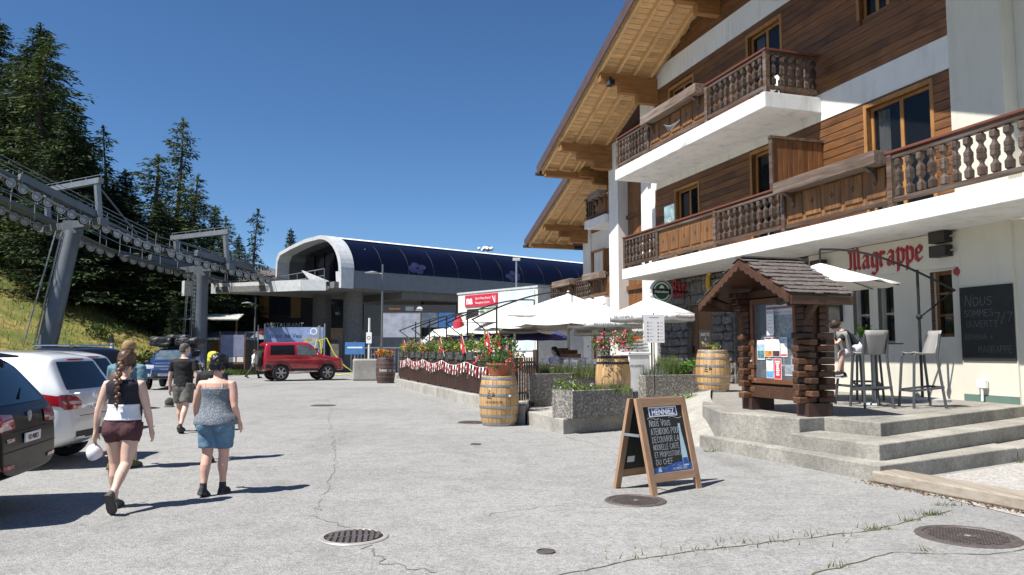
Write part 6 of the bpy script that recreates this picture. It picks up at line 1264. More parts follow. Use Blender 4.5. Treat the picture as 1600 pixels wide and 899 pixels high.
# --- white people carrier / hatchback
S2 = dict(top=[(-2.18,.48),(-2.175,.72),(-2.12,.98),(-2.05,1.06),(-1.88,1.34),(-1.80,1.49),(-1.72,1.535),(-1.45,1.578),(-.8,1.60),(0,1.59),(.5,1.50),(1.3,1.06),(1.45,1.0),(2.0,.86),(2.14,.72),(2.18,.5)], belt=[(-2.2,1.05),(-1.2,1.04),(1.2,.94),(2.2,.8)], hw=[(-2.18,.66),(-2.08,.80),(-1.8,.87),(-1.0,.895),(1.0,.895),(1.8,.85),(2.1,.72),(2.18,.55)], sill=[(-2.18,.38),(-1.9,.26),(1.9,.22),(2.18,.34)], wheels=(-1.36,1.32), wr=.32, mirror=(.85,1.0), spokes=10)
WHP = paint('paint_white', (.74,.75,.75), .25)
def white_car(loc, rot, label, near=True):
    t, body, bvh = mkcar('white_hatchback', label, loc, R(rot), S2, WHP)
    mirror_side(bvh, [(-1.66,1.13),(-1.50,1.28),(-1.15,1.42),(-.75,1.46),(-.75,1.09)], CGLASS, 'side_window', t); mirror_side(bvh, [(-.68,1.09),(-.68,1.465),(.2,1.475),(.2,1.06)], CGLASS, 'side_window', t); mirror_side(bvh, [(.27,1.06),(.27,1.46),(.5,1.42),(1.1,1.06),(1.1,1.02)], CGLASS, 'side_window', t)
    decal(bvh, [(-.64,1.06),(-.52,1.44),(.52,1.44),(.64,1.06)], '-x', CGLASS, 'rear_window', t, sub=5); decal(bvh, [(-.65,1.06),(-.5,1.46),(.5,1.46),(.65,1.06)], '+x', CGLASS, 'windscreen', t, sub=5)
    for s in (-1,1):
        decal(bvh, [(s*.44,.80),(s*.42,.90),(s*.52,.98),(s*.78,1.0),(s*.86,.94),(s*.76,.80)], '-x', TAIL, 'tail_light', t, .01, 4); decal(bvh, [(s*.45,.865),(s*.45,.90),(s*.78,.915),(s*.76,.875)], '-x', TAILW, 'tail_light_clear', t, .014, 3); decal(bvh, [(-2.06,.84),(-2.05,.98),(-1.80,1.02),(-1.72,1.0),(-1.85,.88)], '+y' if s > 0 else '-y', TAIL, 'tail_light_side', t, .01, 3)
    decal(bvh, [(-.5,.70),(-.5,.708),(.5,.708),(.5,.70)], '-x', SEAM, 'tailgate_seam', t, .005, 3); decal(bvh, [(-.6,.40),(-.6,.50),(.6,.50),(.6,.40)], '-x', CLAD, 'bumper_cladding', t, .006, 3)
    for x0 in (-.72, .24): mirror_side(bvh, [(x0,.32),(x0,1.07),(x0+.008,1.07),(x0+.008,.32)], SEAM, 'door_seam', t, off=.004, sub=4)
    mirror_side(bvh, [(-1.95,.62),(-1.95,.628),(-1.72,.628),(-1.72,.62)], SEAM, 'bumper_seam', t, off=.004); mirror_side(bvh, [(-1.66,1.085),(-1.66,1.10),(1.15,1.02),(1.15,1.005)], CHROME, 'chrome_strip', t, off=.009, sub=4)
    mirror_side(bvh, [(-1.62,.86),(-1.48,.86),(-1.44,.92),(-1.48,.98),(-1.62,.98),(-1.66,.92)], plain('flap_white', (.69,.70,.70), .3), 'fuel_flap', t, off=.005)
    plate(t, 'VS 196 308', (-2.195,0,.82), (0,0,R(-90)), .8); cross_badge(t, -2.14, .99, .05); lettering('URBAN', .05, CHROME, t, (-2.135,.60,.985), (R(90),0,R(-90)), .002)
    MB().box(-1.84,-1.80,-.2,.2,1.465,1.485).build('brake_light', TAIL, t); finish(t, body, S2); return t
white_car((-8.16,11.1,0), 183, 'white hatchback with long red tail lights next to the black SUV'); white_car((-10.2,15.4,0), 180, 'white hatchback mostly hidden behind the other white one')
# --- dark estate SUV
S3 = dict(S1); NAVP = plain('paint_dark_blue', (.008,.009,.016), .2, 0, var=.02, coat=.4, spec=.4)
S3['top'] = [(x, z*1.06 if z > 1.1 else z) for x, z in S1['top']]
t, body, bvh = mkcar('dark_estate', 'very dark blue estate with silver roof rails at the end of the parked row', (-12.6,21.6,0), R(150), S3, NAVP)
mirror_side(bvh, [(-1.72,1.08),(-1.45,1.48),(-.95,1.55),(-.95,1.06)], CGLASS, 'side_window', t); mirror_side(bvh, [(-.88,1.06),(-.88,1.56),(.1,1.58),(.1,1.04)], CGLASS, 'side_window', t); mirror_side(bvh, [(.16,1.04),(.16,1.57),(.35,1.54),(.9,1.14),(.9,1.03)], CGLASS, 'side_window', t); decal(bvh, [(-.60,1.10),(-.50,1.53),(.50,1.53),(.60,1.10)], '-x', CGLASS, 'rear_window', t, sub=5); mirror_side(bvh, [(-1.78,1.06),(-1.5,1.5),(-.5,1.615),(-.5,1.60),(-1.48,1.48),(-1.72,1.06)], CHROME, 'chrome_strip', t, off=.01)
for s in (-1,1): decal(bvh, [(s*.40,.90),(s*.42,1.02),(s*.80,1.05),(s*.84,.88)], '-x', TAIL, 'tail_light', t, .01, 4)
for sy in (-1,1): MB().tube([(-1.5,sy*.58,1.68),(-1.35,sy*.58,1.745),(.3,sy*.58,1.745),(.45,sy*.58,1.66)], .022, 8).build('roof_rail', CHROME, t)
arches(bvh, t, S3); finish(t, body, S3)
# --- blue off-roader with loaded roof rack
S4 = dict(top=[(-2.1,.5),(-2.09,.9),(-2.03,1.25),(-1.95,1.55),(-1.8,1.66),(-1,1.7),(.2,1.69),(.55,1.62),(1.1,1.20),(1.25,1.14),(1.9,1.06),(2.06,.95),(2.1,.6)], belt=[(-2.1,1.05),(2.1,.98)], hw=[(-2.1,.74),(-2.0,.86),(-1,.9),(1,.9),(1.9,.87),(2.05,.80),(2.1,.7)], sill=[(-2.1,.45),(0,.36),(2.1,.45)], wheels=(-1.3,1.32), wr=.37, mirror=(.75,1.12), tumble=.16)
t, body, bvh = mkcar('blue_offroader', 'blue off-roader facing the plaza with black bags piled on its roof', (-14.55,33.4,0), R(-78), S4, paint('paint_blue', (.012,.035,.13), .15))
decal(bvh, [(-.62,1.22),(-.54,1.60),(.54,1.60),(.62,1.22)], '+x', plain('windscreen_tint', (.08,.11,.13), .06, var=.4, scale=3), 'windscreen', t, sub=5)
for s in (-1,1): decal(bvh, [(s*.42,.86),(s*.42,1.0),(s*.74,1.02),(s*.80,.86)], '+x', HEADL, 'headlight', t, .012, 3); decal(bvh, [(s*.55,.55),(s*.55,.66),(s*.72,.66),(s*.72,.55)], '+x', HEADL, 'fog_light', t, .012, 2)
decal(bvh, [(-.40,.86),(-.40,.98),(.40,.98),(.40,.86)], '+x', plain('grille', (.05,.05,.055), .4, .4), 'grille', t, .012, 3); decal(bvh, [(-.39,.905),(-.39,.935),(.39,.935),(.39,.905)], '+x', CHROME, 'grille_bar', t, .018, 2); decal(bvh, [(-.8,.48),(-.8,.72),(.8,.72),(.8,.48)], '+x', CLAD, 'bumper', t, .01, 3)
mirror_side(bvh, [(-1.6,1.12),(-1.5,1.52),(-.6,1.56),(-.6,1.1)], CGLASS, 'side_window', t); mirror_side(bvh, [(-.5,1.1),(-.5,1.56),(.4,1.55),(.95,1.16),(.95,1.1)], CGLASS, 'side_window', t)
MB().tube([(2.15,-.5,.56),(2.2,-.45,.86),(2.2,.45,.86),(2.15,.5,.56)], .03, 8).build('bull_bar', CHROME, t); plate(t, 'VS 40 112', (2.14,0,.62), (0,0,R(90)), .9)
for x in (-1.1,.1): MB().box(x-.03,x+.03,-.68,.68,1.74,1.78).build('rack_bar', DARKMETAL, t)
arches(bvh, t, S4); S4['mm'] = CLAD; finish(t, body, S4)
rb = thing('roof_luggage', 'lumpy black luggage bags strapped on the blue off-roader', 'luggage', (-14.55,33.4,1.78), R(-78)); rg = random.Random(44)
for i, (x, y, sx, sy, sz) in enumerate(((-.9,-.5,.6,.5,.26),(-.9,.5,.6,.5,.26),(.05,-.55,.55,.5,.27),(.05,.5,.55,.52,.25),(-.45,0,.6,.5,.34))): 
    bb_ = MB().box(x-sx*.9,x+sx*.9,y-sy*.9,y+sy*.9,0,sz*1.5); me_ = bb_.mesh('bag'); o = link('bag', me_, plain('bag_black', (.015,.015,.016), .5, bump=.5, bscale=8), rb); bv_ = o.modifiers.new('b','BEVEL'); bv_.width = .12; bv_.segments = 3; sb_ = o.modifiers.new('s','SUBSURF'); sb_.levels = sb_.render_levels = 2; tx_ = bpy.data.textures.new('bagn','CLOUDS'); tx_.noise_scale = .22; dm__ = o.modifiers.new('d','DISPLACE'); dm__.texture = tx_; dm__.strength = .14
# --- red three-door off-roader with spare wheel
S5 = dict(top=[(-2.0,.55),(-1.995,1.0),(-1.97,1.4),(-1.93,1.72),(-1.85,1.83),(-1.5,1.86),(0,1.87),(.3,1.83),(.85,1.30),(.98,1.24),(1.9,1.10),(2.04,1.0),(2.08,.6)], belt=[(-2.0,1.18),(.8,1.15),(2.1,1.0)], hw=[(-2.0,.84),(-1.92,.88),(-1,.92),(1,.92),(1.85,.88),(2.02,.8),(2.08,.72)], sill=[(-2.0,.5),(0,.42),(2.08,.5)], wheels=(-1.18,1.18), wr=.40, mirror=(.62,1.25), tumble=.13, spokes=6)
t, body, bvh = mkcar('red_offroader', 'red three-door off-roader with spare wheel on its tailgate by the banner', (-11.5,41.8,0), R(32), S5, paint('paint_red', (.36,.012,.025), .2))
mirror_side(bvh, [(-1.72,1.26),(-1.68,1.70),(-.52,1.72),(-.52,1.24)], CGLASS, 'side_window', t); mirror_side(bvh, [(-.40,1.24),(-.40,1.72),(.22,1.71),(.72,1.30),(.72,1.22)], plain('side_glass_light', (.10,.13,.13), .05, var=.3), 'side_window', t); decal(bvh, [(-.66,1.22),(-.6,1.68),(.6,1.68),(.66,1.22)], '-x', CGLASS, 'rear_window', t, sub=4); decal(bvh, [(-.7,1.32),(-.6,1.76),(.6,1.76),(.7,1.32)], '+x', CGLASS, 'windscreen', t, sub=4)
mirror_side(bvh, [(-2.0,.45),(-2.0,.78),(-1.68,.80),(-1.62,.45)], CLAD, 'rear_cladding', t); mirror_side(bvh, [(-.72,.42),(-.72,.60),(.72,.60),(.72,.42)], CLAD, 'sill_cladding', t); arches(bvh, t, S5, w=.10)
decal(bvh, [(-.8,.5),(-.8,.74),(.8,.74),(.8,.5)], '-x', CLAD, 'rear_bumper', t, .02, 3)
for s in (-1,1): decal(bvh, [(s*.72,.95),(s*.72,1.22),(s*.84,1.22),(s*.84,.95)], '-x', TAIL, 'tail_light', t, .01, 2); decal(bvh, [(s*.5,.9),(s*.5,1.06),(s*.78,1.06),(s*.78,.9)], '+x', HEADL, 'headlight', t, .01, 2); MB().beam((-.6,s*.98,.46),(.62,s*.98,.46),.12,.05).build('side_step', CHROME, t)
mirror_side(bvh, [(-.46,.55),(-.46,1.2),(-.45,1.2),(-.45,.55)], SEAM, 'door_seam', t); mirror_side(bvh, [(.70,.62),(.70,1.2),(.71,1.2),(.71,.62)], SEAM, 'door_seam', t); mirror_side(bvh, [(-.36,1.06),(-.36,1.10),(-.18,1.10),(-.18,1.06)], CLAD, 'door_handle', t)
sw_ = part('spare_wheel', t); MB().lathe([(.22,-.10),(.36,-.10),(.385,-.07),(.385,.07),(.36,.10),(.22,.10)], 26, (-2.13,-.22,1.05), axis='x', cap=True).build('tyre', TYRE, sw_, smooth=True); MB().lathe([(.01,-.115),(.20,-.112),(.225,-.10)], 22, (-2.13,-.22,1.05), axis='x', cap=False).build('rim', ALLOY, sw_); plate(t, 'VS 76 018', (-2.02,.42,.86), (0,0,R(-90)), .8); finish(t, body, S5); t.scale = (1.06,1.06,1.1)
# ================================================================== PEOPLE
SKIN = plain('skin', (.62,.41,.32), .5, var=.12, scale=6); SKINR = plain('skin_sunned', (.62,.36,.28), .5, var=.1, scale=6)
for m_ in (SKIN, SKINR):
    b_ = m_.node_tree.nodes['Principled BSDF']; b_.inputs['Subsurface Weight'].default_value = .12; b_.inputs['Subsurface Radius'].default_value = (.01,.005,.003)
def voxel(mb, name, vox, smooth=5, disp=0, dscale=.08):
    me = mb.mesh(name); bm = bmesh.new(); bm.from_mesh(me); bmesh.ops.recalc_face_normals(bm, faces=bm.faces); bm.to_mesh(me); bm.free(); o = link('tmp', me); r_ = o.modifiers.new('r', 'REMESH'); r_.mode = 'VOXEL'; r_.voxel_size = vox; r_.use_smooth_shade = True
    s = o.modifiers.new('s', 'SMOOTH'); s.iterations = smooth; s.factor = .5
    if disp:
        tx = bpy.data.textures.new('folds', 'CLOUDS'); tx.noise_scale = dscale; tx.noise_depth = 2; d = o.modifiers.new('d', 'DISPLACE'); d.texture = tx; d.strength = disp; d.mid_level = .5
    return apply_mods(o, name)
def ell(mb, secs, n=18, frm=None):
    """secs: list of (center Vector, rx, ry) horizontal ellipses"""
    mb.loft([[c+Vector((rx*math.cos(2*math.pi*k/n), ry*math.sin(2*math.pi*k/n), 0)) for k in range(n)] for c, rx, ry in secs]); return mb
def limb(mb, pts, rs, sub=4, n=14):
    P = []; Q = []
    for i in range(len(pts)-1):
        for j in range(sub): f = j/sub; P.append(Vector(pts[i]).lerp(Vector(pts[i+1]), f)); s = f*f*(3-2*f); Q.append(rs[i]*(1-s)+rs[i+1]*s)
    P.append(Vector(pts[-1])); Q.append(rs[-1]); return mb.tube(P, Q, n)
def hand(mb, wrist, d, side, sz=1.0, curl=.5):
    """palm and five fingers; d = pointing direction, side = +1/-1 towards the thumb in x"""
    d = Vector(d).normalized(); fwd = Vector((0,1,0)); fwd = (fwd-d*fwd.dot(d)).normalized(); inw = d.cross(fwd).normalized()   # fwd = knuckle row direction
    if inw.x*side < 0: inw = -inw
    w = Vector(wrist); pal = w+d*.045*sz
    mb.loft([[w+d*(t*.085*sz)+fwd*(a*.040*sz*q)+inw*(b*.016*sz) for a, b in ((-1,-1),(0,-1.15),(1,-1),(1.08,0),(1,1),(0,1.15),(-1,1),(-1.08,0))] for t, q in ((-.15,.62),(.15,.8),(.55,1.0),(1.0,.98))])
    for i, (off, L_) in enumerate(((.031,.072),(.0105,.080),(-.0105,.074),(-.031,.058))):
        b0 = w+d*.08*sz+fwd*off*sz; p = [b0-d*.012*sz, b0+d*L_*.42*sz+inw*.004*curl, b0+d*L_*.78*sz+inw*.022*curl*sz, b0+d*L_*(1-.1*curl)*sz+inw*.046*curl*sz]; mb.tube(p, [.0088*sz,.0085*sz,.0078*sz,.006*sz], 8)
    tb = w+d*.02*sz+fwd*.036*sz; mb.tube([tb, tb+d*.025*sz+fwd*.022*sz+inw*.006, tb+d*.058*sz+fwd*.028*sz+inw*.016, tb+d*.078*sz+fwd*.024*sz+inw*.024], [.0135*sz,.012*sz,.0105*sz,.0075*sz], 8)
def person(label, loc, rz, H=1.7, legs=((14,12),(-18,28)), arms=((-12,8,12),(10,8,14)), build=1.0, female=True, lean=0, head_yaw=0, head_pitch=0, vox=.011, seat=None, skin=None, footpitch=(0,-30), hipw=1.0, waist=1.0, cat='person'):
    """builds body; returns dict with anchors.  legs: (thigh forward deg, knee bend deg) left, right; arms: (swing fwd, out, elbow bend) left, right.  local +y is forward, left = -x? (x to the right)"""
    k = H/1.80; skin = skin or SKIN; t = thing('person', label, cat, loc, rz); mb = MB(); A = {'t': t, 'k': k}
    hz = .90*k; ls = .425*k; J = {}
    for i, sx in enumerate((-1, 1)):
        a, b = R(legs[i][0]), R(legs[i][1]); hip = Vector((sx*.088*k*hipw, 0, hz)); kn = hip+Vector((-sx*.008*k, math.sin(a)*ls, -math.cos(a)*ls)); an = kn+Vector((-sx*.01*k, math.sin(a-b)*ls*.97, -math.cos(a-b)*ls*.97)); J[i] = (hip, kn, an)
    low = min(J[0][2].z, J[1][2].z); dz = .085*k-low
    if seat is not None: dz = seat-(hz-.09*k)
    for i in J: J[i] = tuple(p+Vector((0,0,dz)) for p in J[i])
    pel = Vector((0,0,hz+dz)); ln = R(lean)
    def S(z, y=0, x=0):   # spine point at height z above pelvis, leaned
        return pel+Vector((x, y*math.cos(ln)+z*math.sin(ln), z*math.cos(ln)-y*math.sin(ln)))
    b_ = build*k; A['S'] = S; A['b'] = b_; A['hipw'] = hipw; A['fem'] = female; A['J'] = J; A['pel'] = pel
    # torso sections (height over pelvis centre, rx, ry, y shift)
    T = [(-.10,.125*hipw,.105,-.01),(-.03,.165*hipw,.122,-.015),(.04,.165*hipw,.12,-.01),(.11,.148,.108,0),(.19,.132*waist,.098,.005),(.27,.138*waist,.102,.005),(.35,.155,.112,0),(.42,.168,.115,-.005),(.47,.165,.10,-.012),(.505,.12,.08,-.015),(.53,.065,.06,-.01)] if female else [(-.10,.13,.105,-.01),(-.03,.155,.115,-.01),(.04,.158,.118,0),(.12,.155,.115,.0),(.20,.152,.112,.005),(.28,.162,.115,.005),(.36,.178,.122,0),(.43,.19,.122,-.005),(.48,.185,.105,-.012),(.515,.135,.085,-.015),(.54,.075,.065,-.01)]
    T = [(z*k, rx*b_, ry*b_, y*k) for z, rx, ry, y in T]; A['T'] = T; A['k'] = k
    ell(mb, [(S(z, y), rx, ry) for z, rx, ry, y in T], 22)
    if female:
        for sx in (-1,1): mb.ball(S(.34*k, .085*b_, sx*.075*b_), .07*b_, 12, 8)
        for sx in (-1,1): mb.ball(S(-.06*k, -.06*b_, sx*.075*b_*hipw), .098*b_, 14, 8)
    # neck and head
    nb = S(.50*k, -.01*k); hd = S(.50*k, .0)+Vector((0, .025*k+.10*k*math.sin(ln+R(head_pitch)), .205*k*math.cos((ln+R(head_pitch))*.6))); mb.tube([nb, nb.lerp(hd, .5), hd], [.062*k*(1 if not female else .88), .052*k*(1.1 if not female else .95), .05*k], 14); A['hd'] = hd
    HR = Matrix.Translation(hd) @ Matrix.Rotation(R(head_yaw), 4, 'Z') @ Matrix.Rotation(-(ln*.5+R(head_pitch)), 4, 'X'); A['HR'] = HR; f0 = len(mb.v)
    hs = [(-.118,.035,.035,.045),(-.10,.050,.055,.035),(-.07,.062,.078,.018),(-.03,.068,.09,.004),(.01,.073,.096,0),(.05,.074,.097,-.002),(.085,.066,.086,-.006),(.11,.045,.06,-.01),(.122,.015,.02,-.012)]
    mb.loft([[Vector((rx*k*math.cos(2*math.pi*q/18), y*k+ry*k*math.sin(2*math.pi*q/18), z*k)) for q in range(18)] for z, rx, ry, y in hs])
    mb.tube([(0,.088*k,.02*k),(0,.108*k,-.018*k),(0,.092*k,-.03*k)], [.010*k,.017*k,.012*k], 8)   # nose
    for sx in (-1,1): mb.ball((sx*.074*k,-.005*k,-.005*k), .03*k, 8, 6, (.35,.65,1.05))             # ears
    mb.tube([(-.024*k,.09*k,-.058*k),(0,.098*k,-.056*k),(.024*k,.09*k,-.058*k)], .008*k, 8)          # lips
    mb.xf(HR, f0)
    # legs
    lr = (.092,.062,.045,.036) if female else (.088,.062,.046,.038)
    for i in (0, 1):
        h, kn, an = J[i]; bl = build; mid = kn.lerp(an, .32)+Vector((0,-.018*k,0)); th = h.lerp(kn, .35)
        limb(mb, [h+Vector((0,0,.03*k)), th, kn, mid, kn.lerp(an,.72), an], [.095*k*bl*(1.06 if female else 1), .088*k*bl*(1.05 if female else 1), .058*k*(.5+.5*bl), .058*k*(.45+.55*bl), .042*k, .034*k], 3, 16)
        fd = Vector((0, math.cos(R(footpitch[i])), math.sin(R(footpitch[i])))); mb.tube([an+Vector((0,-.03*k,-.04*k)), an+fd*.06*k+Vector((0,0,-.045*k)), an+fd*.15*k+Vector((0,0,-.055*k))], [.036*k,.04*k,.03*k], 10)
    A['arm'] = {}
    for i, sx in enumerate((-1, 1)):
        sw, out, eb = arms[i]; sh = S(.455*k, -.01*k, sx*(.168 if female else .195)*b_*(1 if build < 1.1 else .97)); a, o = R(sw), R(out); d1 = Vector((sx*math.sin(o)*math.cos(a), math.sin(a), -math.cos(a)*math.cos(o))); el = sh+d1*.29*k; a2 = a+R(eb); o2 = o*.35; d2 = Vector((sx*math.sin(o2)*math.cos(a2), math.sin(a2), -math.cos(a2)*math.cos(o2))); wr = el+d2*.245*k
        ab = .6+.4*build; limb(mb, [S(.44*k,-.01*k,sx*.10*b_), sh, sh.lerp(el,.45), el, el.lerp(wr,.3), wr], [.06*k, .057*k*ab, .048*k*ab*build, .038*k*ab, .039*k*ab, .026*k], 3, 14); hand(mb, wr, d2, -sx, k*1.02); A['arm'][i] = (sh, el, wr, d2)
    body = voxel(mb, 'body', vox, 4); link('body', body, skin, t)
    eye = MB()
    for sx in (-1,1):
        e = HR @ Vector((sx*.031*k, .083*k, .008*k)); eye.ball(e, .011*k, 8, 6)
    eye.build('eyes', plain('eye_dark', (.03,.025,.02), .2, var=0), t)
    return A
def garment_torso(A, z0, z1, infl, mb=None, flare=0, top_scale=1.0):
    mb = mb or MB(); S = A['S']; T = A['T']; k = A['k']; zs = [z0+(z1-z0)*i/9 for i in range(10)]; secs = []
    for z in zs:
        z_ = z*k; zz = max(T[0][0], min(T[-1][0], z_)); rx = interp([(q[0], q[1]) for q in T], zz); ry = interp([(q[0], q[2]) for q in T], zz); y = interp([(q[0], q[3]) for q in T], zz); fl = flare*max(0, (z1-z)/(z1-z0)-.3); secs.append((S(z_, y-.004), rx+infl+fl, ry+infl+fl*.8))
    return ell(mb, secs, 26)
def tint(A, mb, name, m, vox=.012, smooth=3, disp=.0, dscale=.07): return link(name, voxel(mb, name, vox, smooth, disp, dscale), m, A['t'])
def shoes(A, m, sole, pitch=(0,-30)):
    k = A['k']
    for i in (0, 1):
        an = A['J'][i][2]; p = R(pitch[i]); o = bpy.data.objects.new('shoe', None); col.objects.link(o); o.parent = A['t']; o.location = an; o.rotation_euler = (p, 0, 0)
        up = MB(); up.loft([[Vector((w*k*math.cos(a), y*k, z0*k+h*k*max(0, math.sin(a))) ) if True else 0 for a in [2*math.pi*q/16 for q in range(16)]] for y, w, h, z0 in ((-.075,.022,.05,-.058),(-.06,.036,.085,-.06),(-.01,.042,.11,-.06),(.04,.043,.085,-.06),(.10,.048,.055,-.06),(.155,.042,.04,-.06),(.185,.02,.025,-.058))]); up.build('upper', m, o, smooth=True, angle=60)
        so = MB(); so.loft([[Vector((x*w*k, y*k, z*k)) for x, z in ((-1,-.085),(1,-.085),(1.02,-.055),(-1.02,-.055))] for y, w in ((-.08,.025),(-.065,.038),(0,.041),(.05,.042),(.11,.05),(.16,.044),(.192,.02))]); so.build('sole', sole, o)
def shorts(A, infl, drop, m, z1=.13, name='shorts', disp=.014, flare=.0):
    mb = MB(); garment_torso(A, -.10, z1, infl, mb); k = A['k']
    for i in (0, 1):
        h, kn, an = A['J'][i]; e = h.lerp(kn, drop); d = (kn-h).normalized(); limb(mb, [h+Vector((0,0,.04*k)), h.lerp(kn, drop*.5), e], [.105*k*A['bld']+infl, .10*k*A['bld']+infl, (.095*k*A['bld']*(1-.25*drop))+infl+flare], 3, 18)
    if A['fem']:
        for sx in (-1,1): mb.ball(A['S'](-.06*k, -.06*A['b'], sx*.075*A['b']*A['hipw']), .098*A['b']+infl*.9, 14, 8)
    return tint(A, mb, name, m, .011, 3, disp)
def hair_cap(A, m, grow=.012, back=1.0, name='hair', noise=.012, low=-.06):
    k = A['k']; mb = MB(); g = grow
    secs = [(low,.062,.062,-.028),(-.03,.070,.078,-.024),(.01,.074,.088,-.018),(.05,.075,.093,-.010),(.085,.067,.086,-.008),(.112,.048,.062,-.01),(.128,.015,.02,-.012)]
    mb.loft([[Vector(((rx*k+g)*math.cos(2*math.pi*q/20), y*k+(ry*k+g)*math.sin(2*math.pi*q/20), z*k+g*.5)) for q in range(20)] for z, rx, ry, y in secs]); mb.xf(A['HR']); return tint(A, mb, name, m, .008, 2, noise, .03)
def strands(A, m, n, seed, low=-.06, L_=.10, grow=.016):
    rg = random.Random(seed); k = A['k']; mb = MB()
    for i in range(n):
        a = rg.uniform(math.pi*.95, math.pi*2.05); e = rg.uniform(-.3, 1.3); d = Vector((math.cos(a)*math.cos(e)*.080, math.sin(a)*math.cos(e)*.10, math.sin(e)*.115))*k; d = d+d.normalized()*grow*.6; q = d+Vector((rg.gauss(0,.012), -.012*rg.random(), -L_*k*rg.uniform(.3,.8))); w = Vector((.004,.002,0))
        mb.quad(d-w, d+w, q+w*.5+d.normalized()*.004, q-w*.5+d.normalized()*.004)
    mb.xf(A['HR']); mb.build('hair_strands', m, A['t'])['kind'] = 'stuff'
def fabric(name, c, var=.12, scale=14, rough=.85): return plain(name, c, rough, var=var, scale=scale, bump=.25, bscale=90)
DSOLE = plain('shoe_sole', (.05,.05,.05), .8)
HAIRB = plain('hair_brown', (.085,.042,.020), .45, var=.45, scale=40); HAIRK = plain('hair_black', (.008,.007,.008), .4, var=.3, scale=30); HAIRG = plain('hair_cropped', (.09,.075,.065), .7, var=.3, scale=30)
# --- woman with braid, navy top, maroon shorts, holding a white cap
A = person('walking woman with long brown braid, navy sleeveless top and maroon shorts, cap in hand', (-3.98,7.95,0), R(3), 1.64, legs=((4,3),(-12,32)), arms=((-6,16,8),(8,14,10)), build=1.06, hipw=1.08, waist=1.02, vox=.0075, footpitch=(0,-58), head_pitch=4); A['bld'] = 1.06*1.03; k = A['k']
garm = MB(); garment_torso(A, .17, .505, .018, garm)
for sx in (-1,1): limb(garm, [A['S'](.43*k,-.01*k,sx*.05*k), A['S'](.46*k,-.012*k,sx*.128*k)], [.085*k,.072*k], 3, 14)
tint(A, garm, 'navy_top', fabric('navy_cloth', (.012,.011,.022)), .010, 3, .016); tint(A, garment_torso(A, .06, .24, .024, None, .0), 'white_shirt_hem', fabric('white_cloth', (.72,.72,.76), .05), .010, 2, .010)
shorts(A, .010, .42, fabric('maroon_cloth', (.072,.026,.032)), z1=.10); shoes(A, fabric('shoe_grey', (.10,.095,.09)), DSOLE, (0,-58)); hair_cap(A, HAIRB, .016, noise=.018); strands(A, HAIRB, 260, 5)
br = MB(); hp = A['HR'] @ Vector((0,-.10*k,-.03*k)); q0 = hp
for i in range(13):
    f = i/12; c = q0+Vector((.008*math.sin(i*1.57), -.04-.055*math.sin(min(1,f*1.6)*1.57), -.40*f)); r_ = .034*(1-.45*f)
    br.ball(c+Vector((.011*(1 if i % 2 else -1),0,0)), r_, 10, 7, (1,.8,1.05))
br.tube([q0+Vector((0,-.095,-.40)), q0+Vector((.004,-.095,-.47))], [.018,.004], 8); tint(A, br, 'braid', HAIRB, .006, 2, .012, .02)
wr, d2 = A['arm'][0][2], A['arm'][0][3]; M = A['t'].matrix_basis; hw_ = M @ (wr+d2*.14*k)
cp = thing('baseball_cap', 'white baseball cap held in the hand of the braided woman', 'cap', hw_+Vector((-.0,0,-.075)), rot=(R(25),R(-20),R(20))); cp.scale = (.85,.85,.85); MB().loft([[(r_*math.cos(2*math.pi*q/18)*1.0, r_*1.15*math.sin(2*math.pi*q/18), z) for q in range(18)] for r_, z in ((.088,-.06),(.09,-.02),(.08,.03),(.055,.065),(.02,.08))]).build('crown', fabric('cap_white', (.78,.77,.78), .04), cp, smooth=True, angle=60); MB().prism([(.03,-.07,-.058),(.12,-.08,-.085),(.15,-.02,-.095),(.13,.05,-.085),(.05,.08,-.06)], (0,0,.008)).build('brim', fabric('cap_pattern', (.25,.22,.22), .8, 30), cp); MB().tube([(.0,.1,-.05),(.06,.13,-.10),(.12,.11,-.12)], .012, 6).build('strap', BLACKPL, cp)
# --- woman in patterned camisole and denim shorts
A = person('walking woman with short black hair, grey patterned camisole and denim shorts', (-3.32,8.72,0), R(-2), 1.60, legs=((-4,12),(6,4)), arms=((16,24,12),(-8,12,40)), build=1.16, hipw=1.1, waist=1.12, vox=.0075, skin=SKINR, footpitch=(-18,0)); A['bld'] = 1.14; k = A['k']
m, nt, N, L, bs = _nt('patterned_camisole'); vec = _coord(nt); vo = N.new('ShaderNodeTexVoronoi'); vo.inputs['Scale'].default_value = 42; dn = N.new('ShaderNodeTexNoise'); dn.inputs['Scale'].default_value = 25; L.new(vec, dn.inputs['Vector']); mx = N.new('ShaderNodeMix'); mx.data_type = 'RGBA'; mx.inputs[0].default_value = .12; L.new(vec, mx.inputs[6]); L.new(dn.outputs['Color'], mx.inputs[7]); L.new(mx.outputs[2], vo.inputs['Vector']); vo.feature = 'DISTANCE_TO_EDGE'
L.new(_ramp(nt, vo.outputs['Distance'], [(.02, (.34,.37,.40)), (.08, (.06,.075,.10)), (.4, (.12,.15,.19))]), bs.inputs['Base Color']); bs.inputs['Roughness'].default_value = .85
ca = MB(); garment_torso(A, -.05, .41, .014, ca, flare=.075); tint(A, ca, 'camisole', m, .010, 4, .014, .12)
for sx in (-1,1):
    S = A['S']; MB().tube([S(.39*k,-.125*k,sx*.105*k), S(.47*k,-.105*k,sx*.11*k), S(.525*k,-.02*k,sx*.10*k), S(.46*k,.09*k,sx*.09*k)], .006, 6).build('strap', fabric('strap_pale', (.5,.5,.5)), A['t'])
